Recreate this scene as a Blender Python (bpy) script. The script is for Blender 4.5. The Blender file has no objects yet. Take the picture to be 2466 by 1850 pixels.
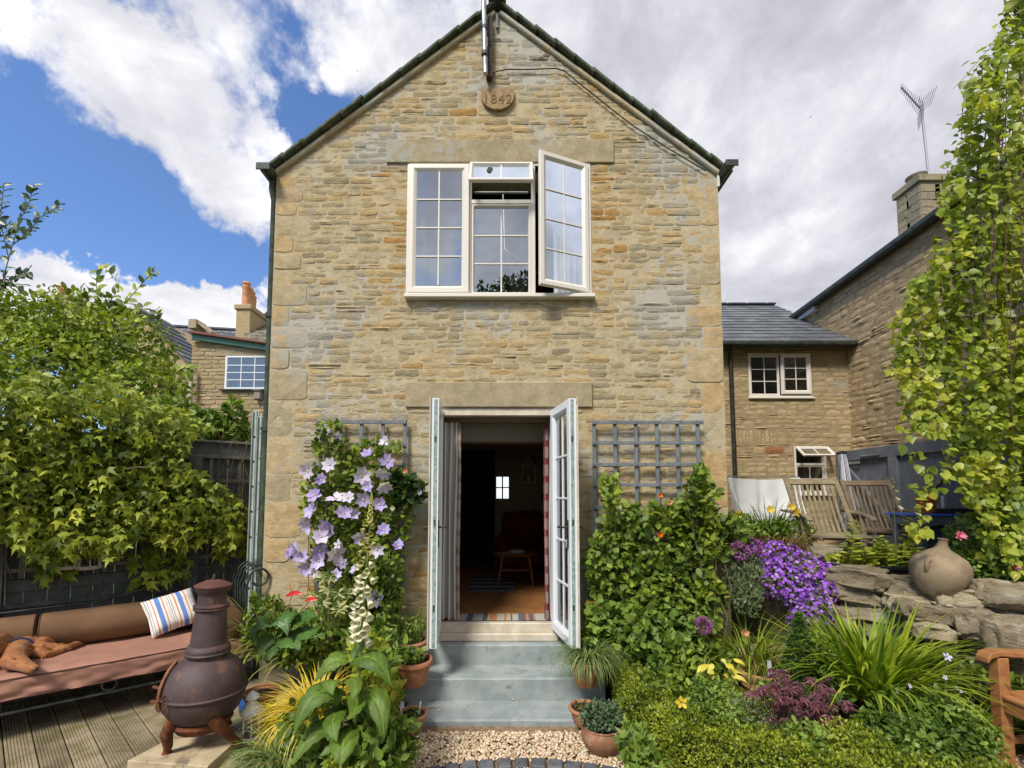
import bpy, math, random
import numpy as np
from mathutils import Vector, Matrix, noise
PI = math.pi
SC = bpy.context.scene
COL = SC.collection
# ------------------------------------------------------------------ camera
F = 1080.0; CAMZ = 1.765; TP = 0.0655
PITCH = math.atan(TP); SH = (1194 - 925) / F - TP
cam = bpy.data.objects.new('camera', bpy.data.cameras.new('camera')); COL.objects.link(cam)
cam.location = (0, 0, CAMZ); cam.rotation_euler = (PI / 2 + PITCH, 0, 0)
cam.data.sensor_fit = 'HORIZONTAL'; cam.data.sensor_width = 36; cam.data.lens = 36 * F / 2466
cam.data.shift_y = SH * F / 2466; cam.data.clip_end = 800; cam.data.clip_start = .05
SC.camera = cam
def ray(px, py):
    cx = (px - 1233) / F; cy = -(py - 925) / F + SH
    c, s = math.cos(PITCH), math.sin(PITCH)
    return Vector((cx, c - cy * s, s + cy * c))
def at(px, py, Y):
    d = ray(px, py); return Vector((0, 0, CAMZ)) + d * (Y / d.y)
def atz(px, py, z):
    d = ray(px, py); return Vector((0, 0, CAMZ)) + d * ((z - CAMZ) / d.z)
def atp(px, py, P, N):
    d = ray(px, py); o = Vector((0, 0, CAMZ)); return o + d * ((Vector(P) - o).dot(N) / d.dot(N))
# ------------------------------------------------------------------ node helpers
class NT:
    def __init__(s, tree): s.t = tree; s.t.nodes.clear()
    def n(s, typ, ins=None, **kw):
        nd = s.t.nodes.new(typ)
        for k, v in kw.items(): setattr(nd, k, v)
        for k, v in (ins or {}).items():
            if isinstance(v, bpy.types.NodeSocket): s.t.links.new(v, nd.inputs[k])
            else: nd.inputs[k].default_value = v
        return nd
    def mix(s, fac, a, b, typ='MIX'):
        nd = s.t.nodes.new('ShaderNodeMix'); nd.data_type = 'RGBA'; nd.blend_type = typ; nd.clamp_factor = True; nd.clamp_result = False
        for i, v in ((0, fac), (6, a), (7, b)):
            if isinstance(v, bpy.types.NodeSocket): s.t.links.new(v, nd.inputs[i])
            else: nd.inputs[i].default_value = v if i == 0 else (*v, 1) if len(v) == 3 else v
        return nd.outputs[2]
    def math(s, op, a, b=0.0, c=0.0, clamp=False):
        nd = s.t.nodes.new('ShaderNodeMath'); nd.operation = op; nd.use_clamp = clamp
        for i, v in enumerate((a, b, c)):
            if isinstance(v, bpy.types.NodeSocket): s.t.links.new(v, nd.inputs[i])
            else: nd.inputs[i].default_value = v
        return nd.outputs[0]
    def ramp(s, fac, stops, interp='LINEAR'):
        nd = s.t.nodes.new('ShaderNodeValToRGB'); cr = nd.color_ramp; cr.interpolation = interp
        while len(cr.elements) < len(stops): cr.elements.new(.5)
        for e, (p, c) in zip(cr.elements, stops):
            e.position = p; e.color = (*c, 1) if len(c) == 3 else c
        s.t.links.new(fac, nd.inputs[0]); return nd.outputs[0]
    def smooth(s, v, a, b, lo=0.0, hi=1.0):
        nd = s.n('ShaderNodeMapRange', {0: v, 1: a, 2: b, 3: lo, 4: hi}, interpolation_type='SMOOTHSTEP'); return nd.outputs[0]
    def noise(s, vec, scale, detail=4, rough=.6, dist=0.0):
        nd = s.n('ShaderNodeTexNoise', {'Scale': scale, 'Detail': detail, 'Roughness': rough, 'Distortion': dist})
        if vec is not None: s.t.links.new(vec, nd.inputs['Vector'])
        return nd.outputs[0]
# ------------------------------------------------------------------ sky
SUN_EL, SUN_AZ = math.radians(50), math.radians(209)      # azimuth clockwise from +Y (north): behind the camera, a little left
wd = bpy.data.worlds.new('World'); SC.world = wd; wd.use_nodes = True
w = NT(wd.node_tree)
geo = w.n('ShaderNodeTexCoord').outputs['Generated']
sky = w.n('ShaderNodeTexSky', sky_type='NISHITA', sun_disc=False, sun_elevation=SUN_EL, sun_rotation=SUN_AZ, air_density=1.0, dust_density=.4, ozone_density=2.5)
sep = w.n('ShaderNodeSeparateXYZ', {0: geo})
dz = w.math('ADD', w.math('MAXIMUM', sep.outputs[2], 0.0), .22)
q = w.n('ShaderNodeCombineXYZ', {0: w.math('DIVIDE', sep.outputs[0], dz), 1: w.math('DIVIDE', sep.outputs[1], dz), 2: 0.0}).outputs[0]
rot = w.n('ShaderNodeMapping', {'Vector': q, 'Rotation': (0, 0, math.radians(58)), 'Scale': (1.0, 1.5, 1)}).outputs[0]
n1 = w.noise(rot, 2.0, 8, .6, .35)
n3 = w.noise(geo, 5.5, 7, .58, .2)
n4 = w.noise(geo, 14.0, 6, .6, .3)
nn = w.math('ADD', w.math('ADD', w.math('MULTIPLY', w.math('SUBTRACT', n1, .5), 2.6), w.math('MULTIPLY', w.math('SUBTRACT', n3, .5), 2.6)), w.math('MULTIPLY', w.math('SUBTRACT', n4, .5), 1.0))
acc = w.smooth(sep.outputs[0], -.34, .10, -.44, .95)      # broken cloud to one side, closed cloud to the other
wn = w.n('ShaderNodeTexNoise', {'Vector': geo, 'Scale': 4.2, 'Detail': 7, 'Roughness': .62})
wv = w.n('ShaderNodeVectorMath', {0: wn.outputs['Color'], 1: (.5, .5, .5)}, operation='SUBTRACT').outputs[0]
wv = w.n('ShaderNodeVectorMath', {0: wv, 'Scale': .34}, operation='SCALE').outputs[0]
wgeo = w.n('ShaderNodeVectorMath', {0: geo, 1: wv}, operation='ADD').outputs[0]
def skyblob(px, py, r, amp, sock):
    d = ray(px, py).normalized()
    dist = w.n('ShaderNodeVectorMath', {0: wgeo, 1: d}, operation='DISTANCE').outputs['Value']
    return w.math('ADD', sock, w.smooth(dist, 0.0, r, amp, 0.0))
for b in [(60, 140, .14, .45), (180, 175, .16, .55), (290, 240, .16, .6), (400, 310, .16, .62), (510, 400, .16, .7), (600, 440, .13, .75), (560, 510, .07, .5),
          (330, 110, .14, .5), (440, 70, .12, .5), (230, 40, .12, .4), (500, 10, .1, .4), (560, 320, .15, .6), (640, 100, .12, .5), (720, 210, .12, .6), (800, 90, .16, .6), (900, 50, .2, .6),
          (720, 290, .06, -.6), (690, 255, .07, -.7), (790, 285, .07, -.75), (600, 60, .06, -.5), (560, 130, .05, -.35), (380, 200, .05, -.3), (640, 240, .07, -.5),
          (150, 480, .3, -.9), (380, 520, .22, -.7), (60, 350, .2, -.6), (520, 620, .1, -.7), (0, 560, .2, -.5), (250, 590, .12, -.7),
          (60, 740, .13, 2.0), (160, 730, .13, 2.0), (290, 750, .12, 1.9), (400, 735, .12, 2.1), (490, 730, .12, 2.2), (570, 745, .13, 2.1), (640, 760, .13, 2.0),
          (640, 60, .08, .2), (30, 30, .08, .4), (1400, 200, .5, .35), (1900, 300, .6, .35)]:
    acc = skyblob(*b, acc)
cum = w.smooth(w.n('ShaderNodeVectorMath', {0: geo, 1: ray(330, 760).normalized()}, operation='DISTANCE').outputs['Value'], .2, .42, 1.0, 0.0)
val = w.math('ADD', w.math('MULTIPLY', nn, w.smooth(cum, 0, 1, 1.0, .55)), acc)
back = w.smooth(sep.outputs[1], -.25, .1, .55, 0.0)
mask = w.smooth(w.math('ADD', val, back), -.1, .85)
shade = w.math('ADD', w.math('MULTIPLY', w.noise(q, 2.6, 8, .6, .25), .6), w.math('MULTIPLY', w.noise(geo, 7.0, 6, .6, .3), .4))
horiz = w.smooth(sep.outputs[2], .02, .42, .17, 0.0)
left = w.smooth(sep.outputs[0], -.3, .15, .09, 0.0)
shade = w.math('ADD', shade, w.math('ADD', horiz, left))
cloud = w.ramp(shade, [(.38, (.47, .475, .54)), (.47, (.58, .58, .64)), (.56, (.74, .74, .79)), (.66, (1.0, .99, 1.0))])
cloud = w.mix(1.0, cloud, (7.5, 7.5, 7.5), 'MULTIPLY')
blue = w.mix(1.0, sky.outputs[0], (.92, 1.08, 1.34), 'MULTIPLY')
out = w.mix(mask, blue, cloud)
bg = w.n('ShaderNodeBackground', {'Color': out, 'Strength': .1})
w.n('ShaderNodeOutputWorld', {0: bg.outputs[0]})
sd = bpy.data.lights.new('sun', 'SUN'); sd.energy = 3.0; sd.angle = math.radians(15); sd.color = (1, .955, .87)
sun = bpy.data.objects.new('sun', sd); COL.objects.link(sun)
sdir = Vector((math.sin(SUN_AZ) * math.cos(SUN_EL), math.cos(SUN_AZ) * math.cos(SUN_EL), math.sin(SUN_EL)))
sun.rotation_euler = sdir.to_track_quat('Z', 'Y').to_euler(); sun.location = (0, -5, 12)
vs = SC.view_settings; vs.view_transform = 'Standard'; vs.look = 'None'; vs.gamma = 1; vs.use_curve_mapping = False; vs.exposure = 0.62
cy = SC.cycles; cy.max_bounces = 8; cy.diffuse_bounces = 4; cy.glossy_bounces = 3; cy.transmission_bounces = 5; cy.transparent_max_bounces = 10
cy.caustics_reflective = False; cy.caustics_refractive = False; cy.sample_clamp_indirect = 6
cy.use_adaptive_sampling = True; cy.adaptive_threshold = .012
# ------------------------------------------------------------------ materials
MATS = {}
def mat(name, col, rough=.8, col2=None, ns=8.0, bump=None, bscale=40.0, metal=0.0, spec=.3, var=0.0, attr=None, stretch=None, cov=.5, soft=.12, dirt=None):
    """plain procedural material: colour, second colour in noise patches, bump, variation between pieces"""
    if name in MATS: return MATS[name]
    m = bpy.data.materials.new(name); m.use_nodes = True; t = NT(m.node_tree)
    tc = t.n('ShaderNodeNewGeometry').outputs['Position']
    if stretch: tc = t.n('ShaderNodeMapping', {'Vector': tc, 'Scale': stretch}).outputs[0]
    c = t.n('ShaderNodeRGB').outputs[0]; c.default_value = (*col, 1)
    if attr:
        a = t.n('ShaderNodeAttribute', attribute_name='rnd').outputs['Fac']; c = t.ramp(a, attr)
    if col2:
        nz = t.noise(tc, ns, 6, .62); f = t.smooth(nz, cov - soft, cov + soft); c = t.mix(f, c, col2)
    if dirt:   # (colour, scale, threshold)
        nz = t.noise(tc, dirt[1], 7, .7, .4); c = t.mix(t.smooth(nz, dirt[2] - .05, dirt[2] + .07), c, dirt[0])
    if var:
        r = t.n('ShaderNodeObjectInfo').outputs['Random']
        a2 = t.n('ShaderNodeNewGeometry').outputs['Random Per Island']
        v = t.math('ADD', t.math('MULTIPLY', t.math('FRACT', t.math('ADD', r, a2)), 2 * var), 1 - var)
        c = t.mix(1.0, c, t.n('ShaderNodeCombineColor', {0: v, 1: v, 2: v}).outputs[0], 'MULTIPLY')
    p = t.n('ShaderNodeBsdfPrincipled', {'Base Color': c, 'Roughness': rough, 'Metallic': metal, 'Specular IOR Level': spec})
    if bump:
        b = t.n('ShaderNodeBump', {'Height': t.noise(tc, bscale, 5, .65), 'Strength': bump, 'Distance': .01}); t.t.links.new(b.outputs[0], p.inputs['Normal'])
    t.n('ShaderNodeOutputMaterial', {0: p.outputs[0]}); MATS[name] = m; return m
def leafmat(name, stops, rough=.5, tr=.3, vein=0.0, spec=.35):
    if name in MATS: return MATS[name]
    m = bpy.data.materials.new(name); m.use_nodes = True; t = NT(m.node_tree)
    a = t.n('ShaderNodeAttribute', attribute_name='rnd').outputs['Fac']
    n = len(stops); c = t.ramp(a, [(i / max(1, n - 1), s) for i, s in enumerate(stops)])
    pos = t.n('ShaderNodeNewGeometry').outputs['Position']
    nz = t.noise(pos, 9, 3, .6); c = t.mix(t.smooth(nz, .35, .65, 0, .35), c, [x * .55 for x in stops[0]])
    if vein:
        al = t.n('ShaderNodeAttribute', attribute_name='across').outputs['Fac']
        c = t.mix(t.smooth(t.math('ABSOLUTE', al), 0.0, .045, vein, 0.0), c, [min(1, x * 2.4 + .03) for x in stops[-1]])
    p = t.n('ShaderNodeBsdfPrincipled', {'Base Color': c, 'Roughness': rough, 'Specular IOR Level': spec})
    if vein:
        b = t.n('ShaderNodeBump', {'Height': t.noise(pos, 70, 4, .6), 'Strength': .5, 'Distance': .006}); t.t.links.new(b.outputs[0], p.inputs['Normal'])
    tl = t.n('ShaderNodeBsdfTranslucent', {'Color': t.mix(1.0, c, (1.35, 1.45, .7), 'MULTIPLY')})
    mx = t.n('ShaderNodeMixShader', {0: tr, 1: p.outputs[0], 2: tl.outputs[0]})
    t.n('ShaderNodeOutputMaterial', {0: mx.outputs[0]}); MATS[name] = m; return m
def stonemat(name, stops, lime=.56, limecol=(.34, .35, .32), bump=.9, dark=.0, strat=(3, 3, 14)):
    if name in MATS: return MATS[name]
    m = bpy.data.materials.new(name); m.use_nodes = True; t = NT(m.node_tree)
    pos = t.n('ShaderNodeNewGeometry').outputs['Position']
    a = t.n('ShaderNodeAttribute', attribute_name='rnd').outputs['Fac']; c = t.ramp(a, stops)
    st = t.n('ShaderNodeMapping', {'Vector': pos, 'Scale': strat}).outputs[0]
    c = t.mix(t.smooth(t.noise(st, 2.3, 8, .72), .38, .68, 0, .55), c, t.mix(1.0, c, (.52, .50, .47), 'MULTIPLY'))
    c = t.mix(t.smooth(t.noise(pos, 26, 5, .7), .5, .72, 0, .5), c, t.mix(1.0, c, (1.45, 1.42, 1.36), 'MULTIPLY'))
    big = t.noise(pos, 1.3, 3, .5); fine = t.noise(pos, 9, 7, .7, .6)
    lf = t.math('ADD', t.math('MULTIPLY', big, .5), t.math('MULTIPLY', fine, .5))
    c = t.mix(t.smooth(lf, lime - .035, lime + .05, 0, .75), c, limecol)
    p = t.n('ShaderNodeBsdfPrincipled', {'Base Color': c, 'Roughness': .95, 'Specular IOR Level': .12})
    h = t.math('ADD', t.math('MULTIPLY', t.noise(st, 6, 6, .7), .7), t.math('MULTIPLY', t.noise(pos, 70, 5, .7), .5))
    b = t.n('ShaderNodeBump', {'Height': h, 'Strength': bump, 'Distance': .016}); t.t.links.new(b.outputs[0], p.inputs['Normal'])
    t.n('ShaderNodeOutputMaterial', {0: p.outputs[0]}); MATS[name] = m; return m
def glassmat(name, refl=.45, tint=(.93, .96, .97)):
    if name in MATS: return MATS[name]
    m = bpy.data.materials.new(name); m.use_nodes = True; t = NT(m.node_tree)
    lw = t.n('ShaderNodeLayerWeight', {0: .35}).outputs['Fresnel']
    f = t.math('ADD', t.math('MULTIPLY', lw, .9), refl, clamp=True)
    g = t.n('ShaderNodeBsdfGlossy', {'Color': (.8, .88, .97, 1), 'Roughness': .01})
    tr = t.n('ShaderNodeBsdfTransparent', {'Color': (*tint, 1)})
    mx = t.n('ShaderNodeMixShader', {0: f, 1: tr.outputs[0], 2: g.outputs[0]})
    t.n('ShaderNodeOutputMaterial', {0: mx.outputs[0]}); MATS[name] = m; return m
# ------------------------------------------------------------------ mesh helpers
class MB:
    def __init__(s): s.v = []; s.f = []; s.r = []
    def add(s, vs, fs, rnd=None):
        o = len(s.v); s.v.extend(Vector(v) for v in vs); s.f.extend([tuple(i + o for i in f) for f in fs])
        s.r.extend([rnd if rnd is not None else .5] * len(vs)); return s
    def box(s, x0, x1, y0, y1, z0, z1, c=0.0, M=None, rnd=None):
        x0, x1 = min(x0, x1), max(x0, x1); y0, y1 = min(y0, y1), max(y0, y1); z0, z1 = min(z0, z1), max(z0, z1)
        if c <= 0:
            vs = [(x, y, z) for x in (x0, x1) for y in (y0, y1) for z in (z0, z1)]
            fs = [(0, 1, 3, 2), (4, 6, 7, 5), (0, 4, 5, 1), (2, 3, 7, 6), (0, 2, 6, 4), (1, 5, 7, 3)]
        else:
            c = min(c, (x1 - x0) * .45, (y1 - y0) * .45, (z1 - z0) * .45)
            vs = []; idx = {}
            for i, x in enumerate((x0, x1)):
                for j, y in enumerate((y0, y1)):
                    for k, z in enumerate((z0, z1)):
                        sx, sy, sz = (1 if i == 0 else -1), (1 if j == 0 else -1), (1 if k == 0 else -1)
                        for a, d in enumerate(((0, sy * c, sz * c), (sx * c, 0, sz * c), (sx * c, sy * c, 0))):
                            idx[i, j, k, a] = len(vs); vs.append((x + d[0], y + d[1], z + d[2]))
            fs = []
            for i in (0, 1): fs.append([idx[i, 0, 0, 0], idx[i, 1, 0, 0], idx[i, 1, 1, 0], idx[i, 0, 1, 0]][::-1 if i == 0 else 1])
            for j in (0, 1): fs.append([idx[0, j, 0, 1], idx[1, j, 0, 1], idx[1, j, 1, 1], idx[0, j, 1, 1]][::1 if j == 0 else -1])
            for k in (0, 1): fs.append([idx[0, 0, k, 2], idx[1, 0, k, 2], idx[1, 1, k, 2], idx[0, 1, k, 2]][::-1 if k == 0 else 1])
            for j in (0, 1):
                for k in (0, 1): fs.append([idx[0, j, k, 1], idx[1, j, k, 1], idx[1, j, k, 2], idx[0, j, k, 2]])
            for i in (0, 1):
                for k in (0, 1): fs.append([idx[i, 0, k, 0], idx[i, 1, k, 0], idx[i, 1, k, 2], idx[i, 0, k, 2]])
            for i in (0, 1):
                for j in (0, 1): fs.append([idx[i, j, 0, 0], idx[i, j, 1, 0], idx[i, j, 1, 1], idx[i, j, 0, 1]])
            for i in (0, 1):
                for j in (0, 1):
                    for k in (0, 1): fs.append([idx[i, j, k, 0], idx[i, j, k, 1], idx[i, j, k, 2]])
        if M is not None: vs = [M @ Vector(v) for v in vs]
        return s.add(vs, fs, rnd)
    def bar(s, a, b, w, h, up=(0, 0, 1), c=.003, rnd=None):
        a, b = Vector(a), Vector(b); d = (b - a); L = d.length; d.normalize()
        up = Vector(up); sx = d.cross(up)
        if sx.length < 1e-4: sx = d.cross(Vector((0, 1, 0)))
        sx.normalize(); uz = sx.cross(d)
        M = Matrix((sx, d, uz)).transposed().to_4x4(); M.translation = a
        return s.box(-w / 2, w / 2, 0, L, -h / 2, h / 2, c, M, rnd)
    def tube(s, pts, r, n=8, cap=True, rnd=None):
        pts = [Vector(p) for p in pts]; rs = r if isinstance(r, (list, tuple)) else [r] * len(pts)
        vs = []; fs = []; prev = None
        for i, p in enumerate(pts):
            d = (pts[min(i + 1, len(pts) - 1)] - pts[max(i - 1, 0)])
            if d.length < 1e-9: d = Vector((0, 0, 1))
            d.normalize()
            if prev is None:
                a = d.orthogonal().normalized()
            else:
                a = prev - d * prev.dot(d)
                a = a.normalized() if a.length > 1e-6 else d.orthogonal().normalized()
            prev = a; b = d.cross(a)
            for k in range(n):
                t = 2 * PI * k / n; vs.append(p + (a * math.cos(t) + b * math.sin(t)) * rs[i])
        for i in range(len(pts) - 1):
            for k in range(n): fs.append((i * n + k, i * n + (k + 1) % n, (i + 1) * n + (k + 1) % n, (i + 1) * n + k))
        if cap: fs.append(tuple(range(n))[::-1]); fs.append(tuple(range((len(pts) - 1) * n, len(pts) * n)))
        return s.add(vs, fs, rnd)
    def lathe(s, prof, n=24, M=None, a0=0.0, a1=2 * PI, rnd=None, wob=0.0):
        full = abs(a1 - a0 - 2 * PI) < 1e-5; vs = []; fs = []; m = n if full else n + 1
        for (r, z) in prof:
            for k in range(m):
                t = a0 + (a1 - a0) * k / n; rr = r * (1 + wob * noise.noise(Vector((math.cos(t) * 2, math.sin(t) * 2, z * 9)))) if wob else r
                vs.append(Vector((rr * math.cos(t), rr * math.sin(t), z)))
        for i in range(len(prof) - 1):
            for k in range(n):
                k2 = (k + 1) % m; fs.append((i * m + k, i * m + k2, (i + 1) * m + k2, (i + 1) * m + k))
        if M is not None: vs = [M @ v for v in vs]
        return s.add(vs, fs, rnd)
    def poly(s, pts, depth, M=None, rnd=None):
        n = len(pts); vs = [Vector((p[0], p[1], 0)) for p in pts] + [Vector((p[0], p[1], depth)) for p in pts]
        fs = [tuple(range(n))[::-1], tuple(range(n, 2 * n))] + [(i, (i + 1) % n, n + (i + 1) % n, n + i) for i in range(n)]
        if M is not None: vs = [M @ v for v in vs]
        return s.add(vs, fs, rnd)
    def build(s, name, m, parent=None, smooth=False, label=None, kind=None, sharp=None, origin=None):
        me = bpy.data.meshes.new(name)
        off = Vector(origin) if origin is not None else Vector((0, 0, 0))
        me.from_pydata([v - off for v in s.v], [], s.f); me.update()
        at_ = me.attributes.new('rnd', 'FLOAT', 'POINT'); at_.data.foreach_set('value', s.r)
        return finish(name, me, m, parent, smooth, label, kind, origin)
def finish(name, me, m, parent=None, smooth=False, label=None, kind=None, origin=None):
    ms = m if isinstance(m, (list, tuple)) else [m]
    for x in ms: me.materials.append(x)
    if smooth:
        me.polygons.foreach_set('use_smooth', [True] * len(me.polygons))
        if smooth != 2: me.set_sharp_from_angle(angle=math.radians(48))
    o = bpy.data.objects.new(name, me); COL.objects.link(o)
    if origin is not None: o.location = origin
    if parent is not None:
        o.parent = parent; o.matrix_parent_inverse = PW[parent.name].inverted()
    PW[o.name] = Matrix.Translation(o.location)
    if label: o['label'] = label
    if kind: o['kind'] = kind
    return o
PW = {}
def thing(name, label, cat, loc=(0, 0, 0), group=None, kind=None):
    o = bpy.data.objects.new(name, None); COL.objects.link(o); o.location = loc; o.empty_display_size = .1
    PW[o.name] = Matrix.Translation(Vector(loc)); tag(o, label, cat, group, kind); return o
def tag(o, label=None, cat=None, group=None, kind=None):
    for k, v in (('label', label), ('category', cat), ('group', group), ('kind', kind)):
        if v: o[k] = v
    return o
def npmesh(name, V, Fc, m, parent=None, attrs=None, smooth=False, label=None, kind=None):
    V = np.asarray(V, dtype=np.float32).reshape(-1, 3); Fc = np.asarray(Fc, dtype=np.int32); k = Fc.shape[1]
    me = bpy.data.meshes.new(name); me.vertices.add(len(V)); me.vertices.foreach_set('co', V.ravel())
    me.loops.add(Fc.size); me.loops.foreach_set('vertex_index', Fc.ravel())
    me.polygons.add(len(Fc)); me.polygons.foreach_set('loop_start', np.arange(0, Fc.size, k, dtype=np.int32))
    me.polygons.foreach_set('loop_total', np.full(len(Fc), k, dtype=np.int32)); me.update(calc_edges=True)
    for an, av in (attrs or {}).items():
        a = me.attributes.new(an, 'FLOAT', 'POINT'); a.data.foreach_set('value', np.asarray(av, dtype=np.float32).ravel())
    return finish(name, me, m, parent, 2 if smooth else False, label, kind)
def join_np(lst):
    """[(V,F,attrs)] -> one"""
    Vs, Fs, A = [], [], {}; o = 0
    for V, Fc, at_ in lst:
        Vs.append(V); Fs.append(Fc + o); o += len(V)
        for k, v in at_.items(): A.setdefault(k, []).append(v)
    return np.concatenate(Vs), np.concatenate(Fs), {k: np.concatenate(v) for k, v in A.items()}
# ------------------------------------------------------------------ leaves and blades
def tpl(v, f): return np.array(v, float), np.array(f, int)
L_FOLD = tpl([(0, 0, 0), (-.27, .42, .07), (0, 1, -.05), (.27, .42, .07)], [(0, 2, 1), (0, 3, 2)])
L_OVAL = tpl([(0, 0, 0), (-.25, .22, .06), (-.29, .52, .05), (-.14, .82, 0), (0, 1, -.1), (.14, .82, 0), (.29, .52, .05), (.25, .22, .06), (0, .5, -.02)],
             [(8, 0, 7), (8, 7, 6), (8, 6, 5), (8, 5, 4), (8, 4, 3), (8, 3, 2), (8, 2, 1), (8, 1, 0)])
L_ROUND = tpl([(0, 0, 0), (-.32, .1, .05), (-.42, .4, .05), (-.2, .75, 0), (0, 1, -.12), (.2, .75, 0), (.42, .4, .05), (.32, .1, .05), (0, .4, -.03)],
              [(8, 0, 7), (8, 7, 6), (8, 6, 5), (8, 5, 4), (8, 4, 3), (8, 3, 2), (8, 2, 1), (8, 1, 0)])
L_LOBE = tpl([(0, .25, .06), (0, 0, 0), (-.2, -.05, 0), (-.46, .42, -.06), (-.17, .42, .03), (0, 1.12, -.16), (.17, .42, .03), (.46, .42, -.06), (.2, -.05, 0)],
             [(0, 1, 8), (0, 8, 7), (0, 7, 6), (0, 6, 5), (0, 5, 4), (0, 4, 3), (0, 3, 2), (0, 2, 1)])
L_IVY = tpl([(0, .35, .04), (0, 0, 0), (-.35, .02, 0), (-.5, .4, -.03), (-.28, .5, .02), (-.3, .8, 0), (0, .98, -.06), (.3, .8, 0), (.28, .5, .02), (.5, .4, -.03), (.35, .02, 0)],
            [(0, 1, 10), (0, 10, 9), (0, 9, 8), (0, 8, 7), (0, 7, 6), (0, 6, 5), (0, 5, 4), (0, 4, 3), (0, 3, 2), (0, 2, 1)])
L_PETAL4 = tpl([(0, 0, 0), (-.5, .3, .1), (-.3, .5, .1), (.3, .5, .1), (.5, .3, .1), (.5, -.3, .1), (.3, -.5, .1), (-.3, -.5, .1), (-.5, -.3, .1)],
               [(0, 2, 1), (0, 3, 2), (0, 4, 3), (0, 5, 4), (0, 6, 5), (0, 7, 6), (0, 8, 7), (0, 1, 8)])
RG = np.random.default_rng(7)
def nrm(a): return a / np.maximum(np.linalg.norm(a, axis=-1, keepdims=True), 1e-9)
def frames(tip, nor):
    t = nrm(tip); s = nrm(np.cross(t, nor)); n = np.cross(s, t)
    return np.stack([s, t, n], axis=-1)
def scatter(T, P, R, S, rnd=None, rx=None):
    tv, tf = T; N = len(P); k = len(tv)
    S = np.broadcast_to(np.asarray(S, float), (N,))
    V = P[:, None, :] + np.einsum('nij,kj->nki', R, tv) * S[:, None, None]
    Fc = (tf[None] + (np.arange(N) * k)[:, None, None]).reshape(-1, tf.shape[1])
    rnd = RG.random(N) if rnd is None else rnd
    return V.reshape(-1, 3), Fc, {'rnd': np.repeat(rnd, k), 'across': np.tile(tv[:, 0], N)}
def rdir(N, z=0.0, spread=1.0):
    v = RG.normal(size=(N, 3)); v = nrm(v) * spread; v[:, 2] += z; return nrm(v)
def blades(base, az, e0, droop, L, wd_, seg=6, rnd=None, fold=False, taper=1.0):
    N = len(base); P = np.array(base, float); az = np.asarray(az); ang = np.array(np.broadcast_to(e0, (N,)), float)
    L = np.broadcast_to(L, (N,)); wd_ = np.broadcast_to(wd_, (N,)); droop = np.broadcast_to(droop, (N,))
    side = np.stack([-np.sin(az), np.cos(az), np.zeros(N)], -1); rows = []
    for i in range(seg + 1):
        t = i / seg; wv = wd_ * (1 - t ** (1.6 * taper)) * (.55 + .45 * min(1, t * 5)) + wd_ * .03
        rows.append(P - side * wv[:, None] / 2); rows.append(P + side * wv[:, None] / 2)
        step = L / seg
        P = P + np.stack([np.cos(az) * np.cos(ang) * step, np.sin(az) * np.cos(ang) * step, np.sin(ang) * step], -1)
        ang = ang - droop / seg * (1 + t)
        az = az
    V = np.stack(rows, 1); k = 2 * (seg + 1)
    f = np.array([(2 * i, 2 * i + 1, 2 * i + 3, 2 * i + 2) for i in range(seg)])
    Fc = (f[None] + (np.arange(N) * k)[:, None, None]).reshape(-1, 4)
    rnd = RG.random(N) if rnd is None else rnd
    return V.reshape(-1, 3), Fc, {'rnd': np.repeat(rnd, k), 'across': np.tile([-.3, .3], N * (seg + 1))}
def in_poly(poly, n, rg=RG):
    poly = np.array(poly, float); lo, hi = poly.min(0), poly.max(0); out = []
    while len(out) < n:
        p = lo + rg.random((n * 2, 2)) * (hi - lo); ins = np.zeros(len(p), bool); j = len(poly) - 1
        for i in range(len(poly)):
            c = ((poly[i, 1] > p[:, 1]) != (poly[j, 1] > p[:, 1])) & (p[:, 0] < (poly[j, 0] - poly[i, 0]) * (p[:, 1] - poly[i, 1]) / (poly[j, 1] - poly[i, 1] + 1e-9) + poly[i, 0])
            ins ^= c; j = i
        out.extend(p[ins].tolist())
    return np.array(out[:n])
def nz2(P, s, o=0.0):
    return np.array([noise.noise(Vector((p[0] * s + o, p[1] * s, p[2] * s))) for p in P])
def blobs(cs, n, shell=.45, squash=None, keep=None):
    """points and outward normals in a union of ellipsoids [(c, (rx,ry,rz))], denser near the skin"""
    vol = np.array([r[0] * r[1] * r[2] for _, r in cs]) ** (2 / 3); cnt = (vol / vol.sum() * n).astype(int) + 1
    P, Nn = [], []
    for (c, r), k in zip(cs, cnt):
        d = nrm(RG.normal(size=(k, 3))); rad = 1 - shell * RG.random(k) ** 1.6
        rad *= 1 + .18 * nz2(d * 2 + np.array(c), 1.7)
        P.append(np.array(c) + d * np.array(r) * rad[:, None]); Nn.append(nrm(d / np.array(r)))
    return np.concatenate(P), np.concatenate(Nn)
def foliage(name, P, Nn, size, T, m, parent, up=.3, hang=0.0, jit=.8, clump=1.2, label=None, kind='stuff', szv=.35):
    N = len(P); tip = nrm(Nn * .5 + RG.normal(size=(N, 3)) * jit + np.array([0, 0, up - hang]))
    nor = nrm(Nn + RG.normal(size=(N, 3)) * .5 + np.array([0, 0, .7]))
    S = size * (1 + szv * (RG.random(N) * 2 - 1))
    rnd = np.clip(.5 + .45 * nz2(P, 3.0 * clump) + .3 * (RG.random(N) - .5) * 2 * .9, 0, 1)
    V, Fc, A = scatter(T, P, frames(tip, nor), S, rnd)
    return npmesh(name, V, Fc, m, parent, A, label=label, kind=kind)
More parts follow.
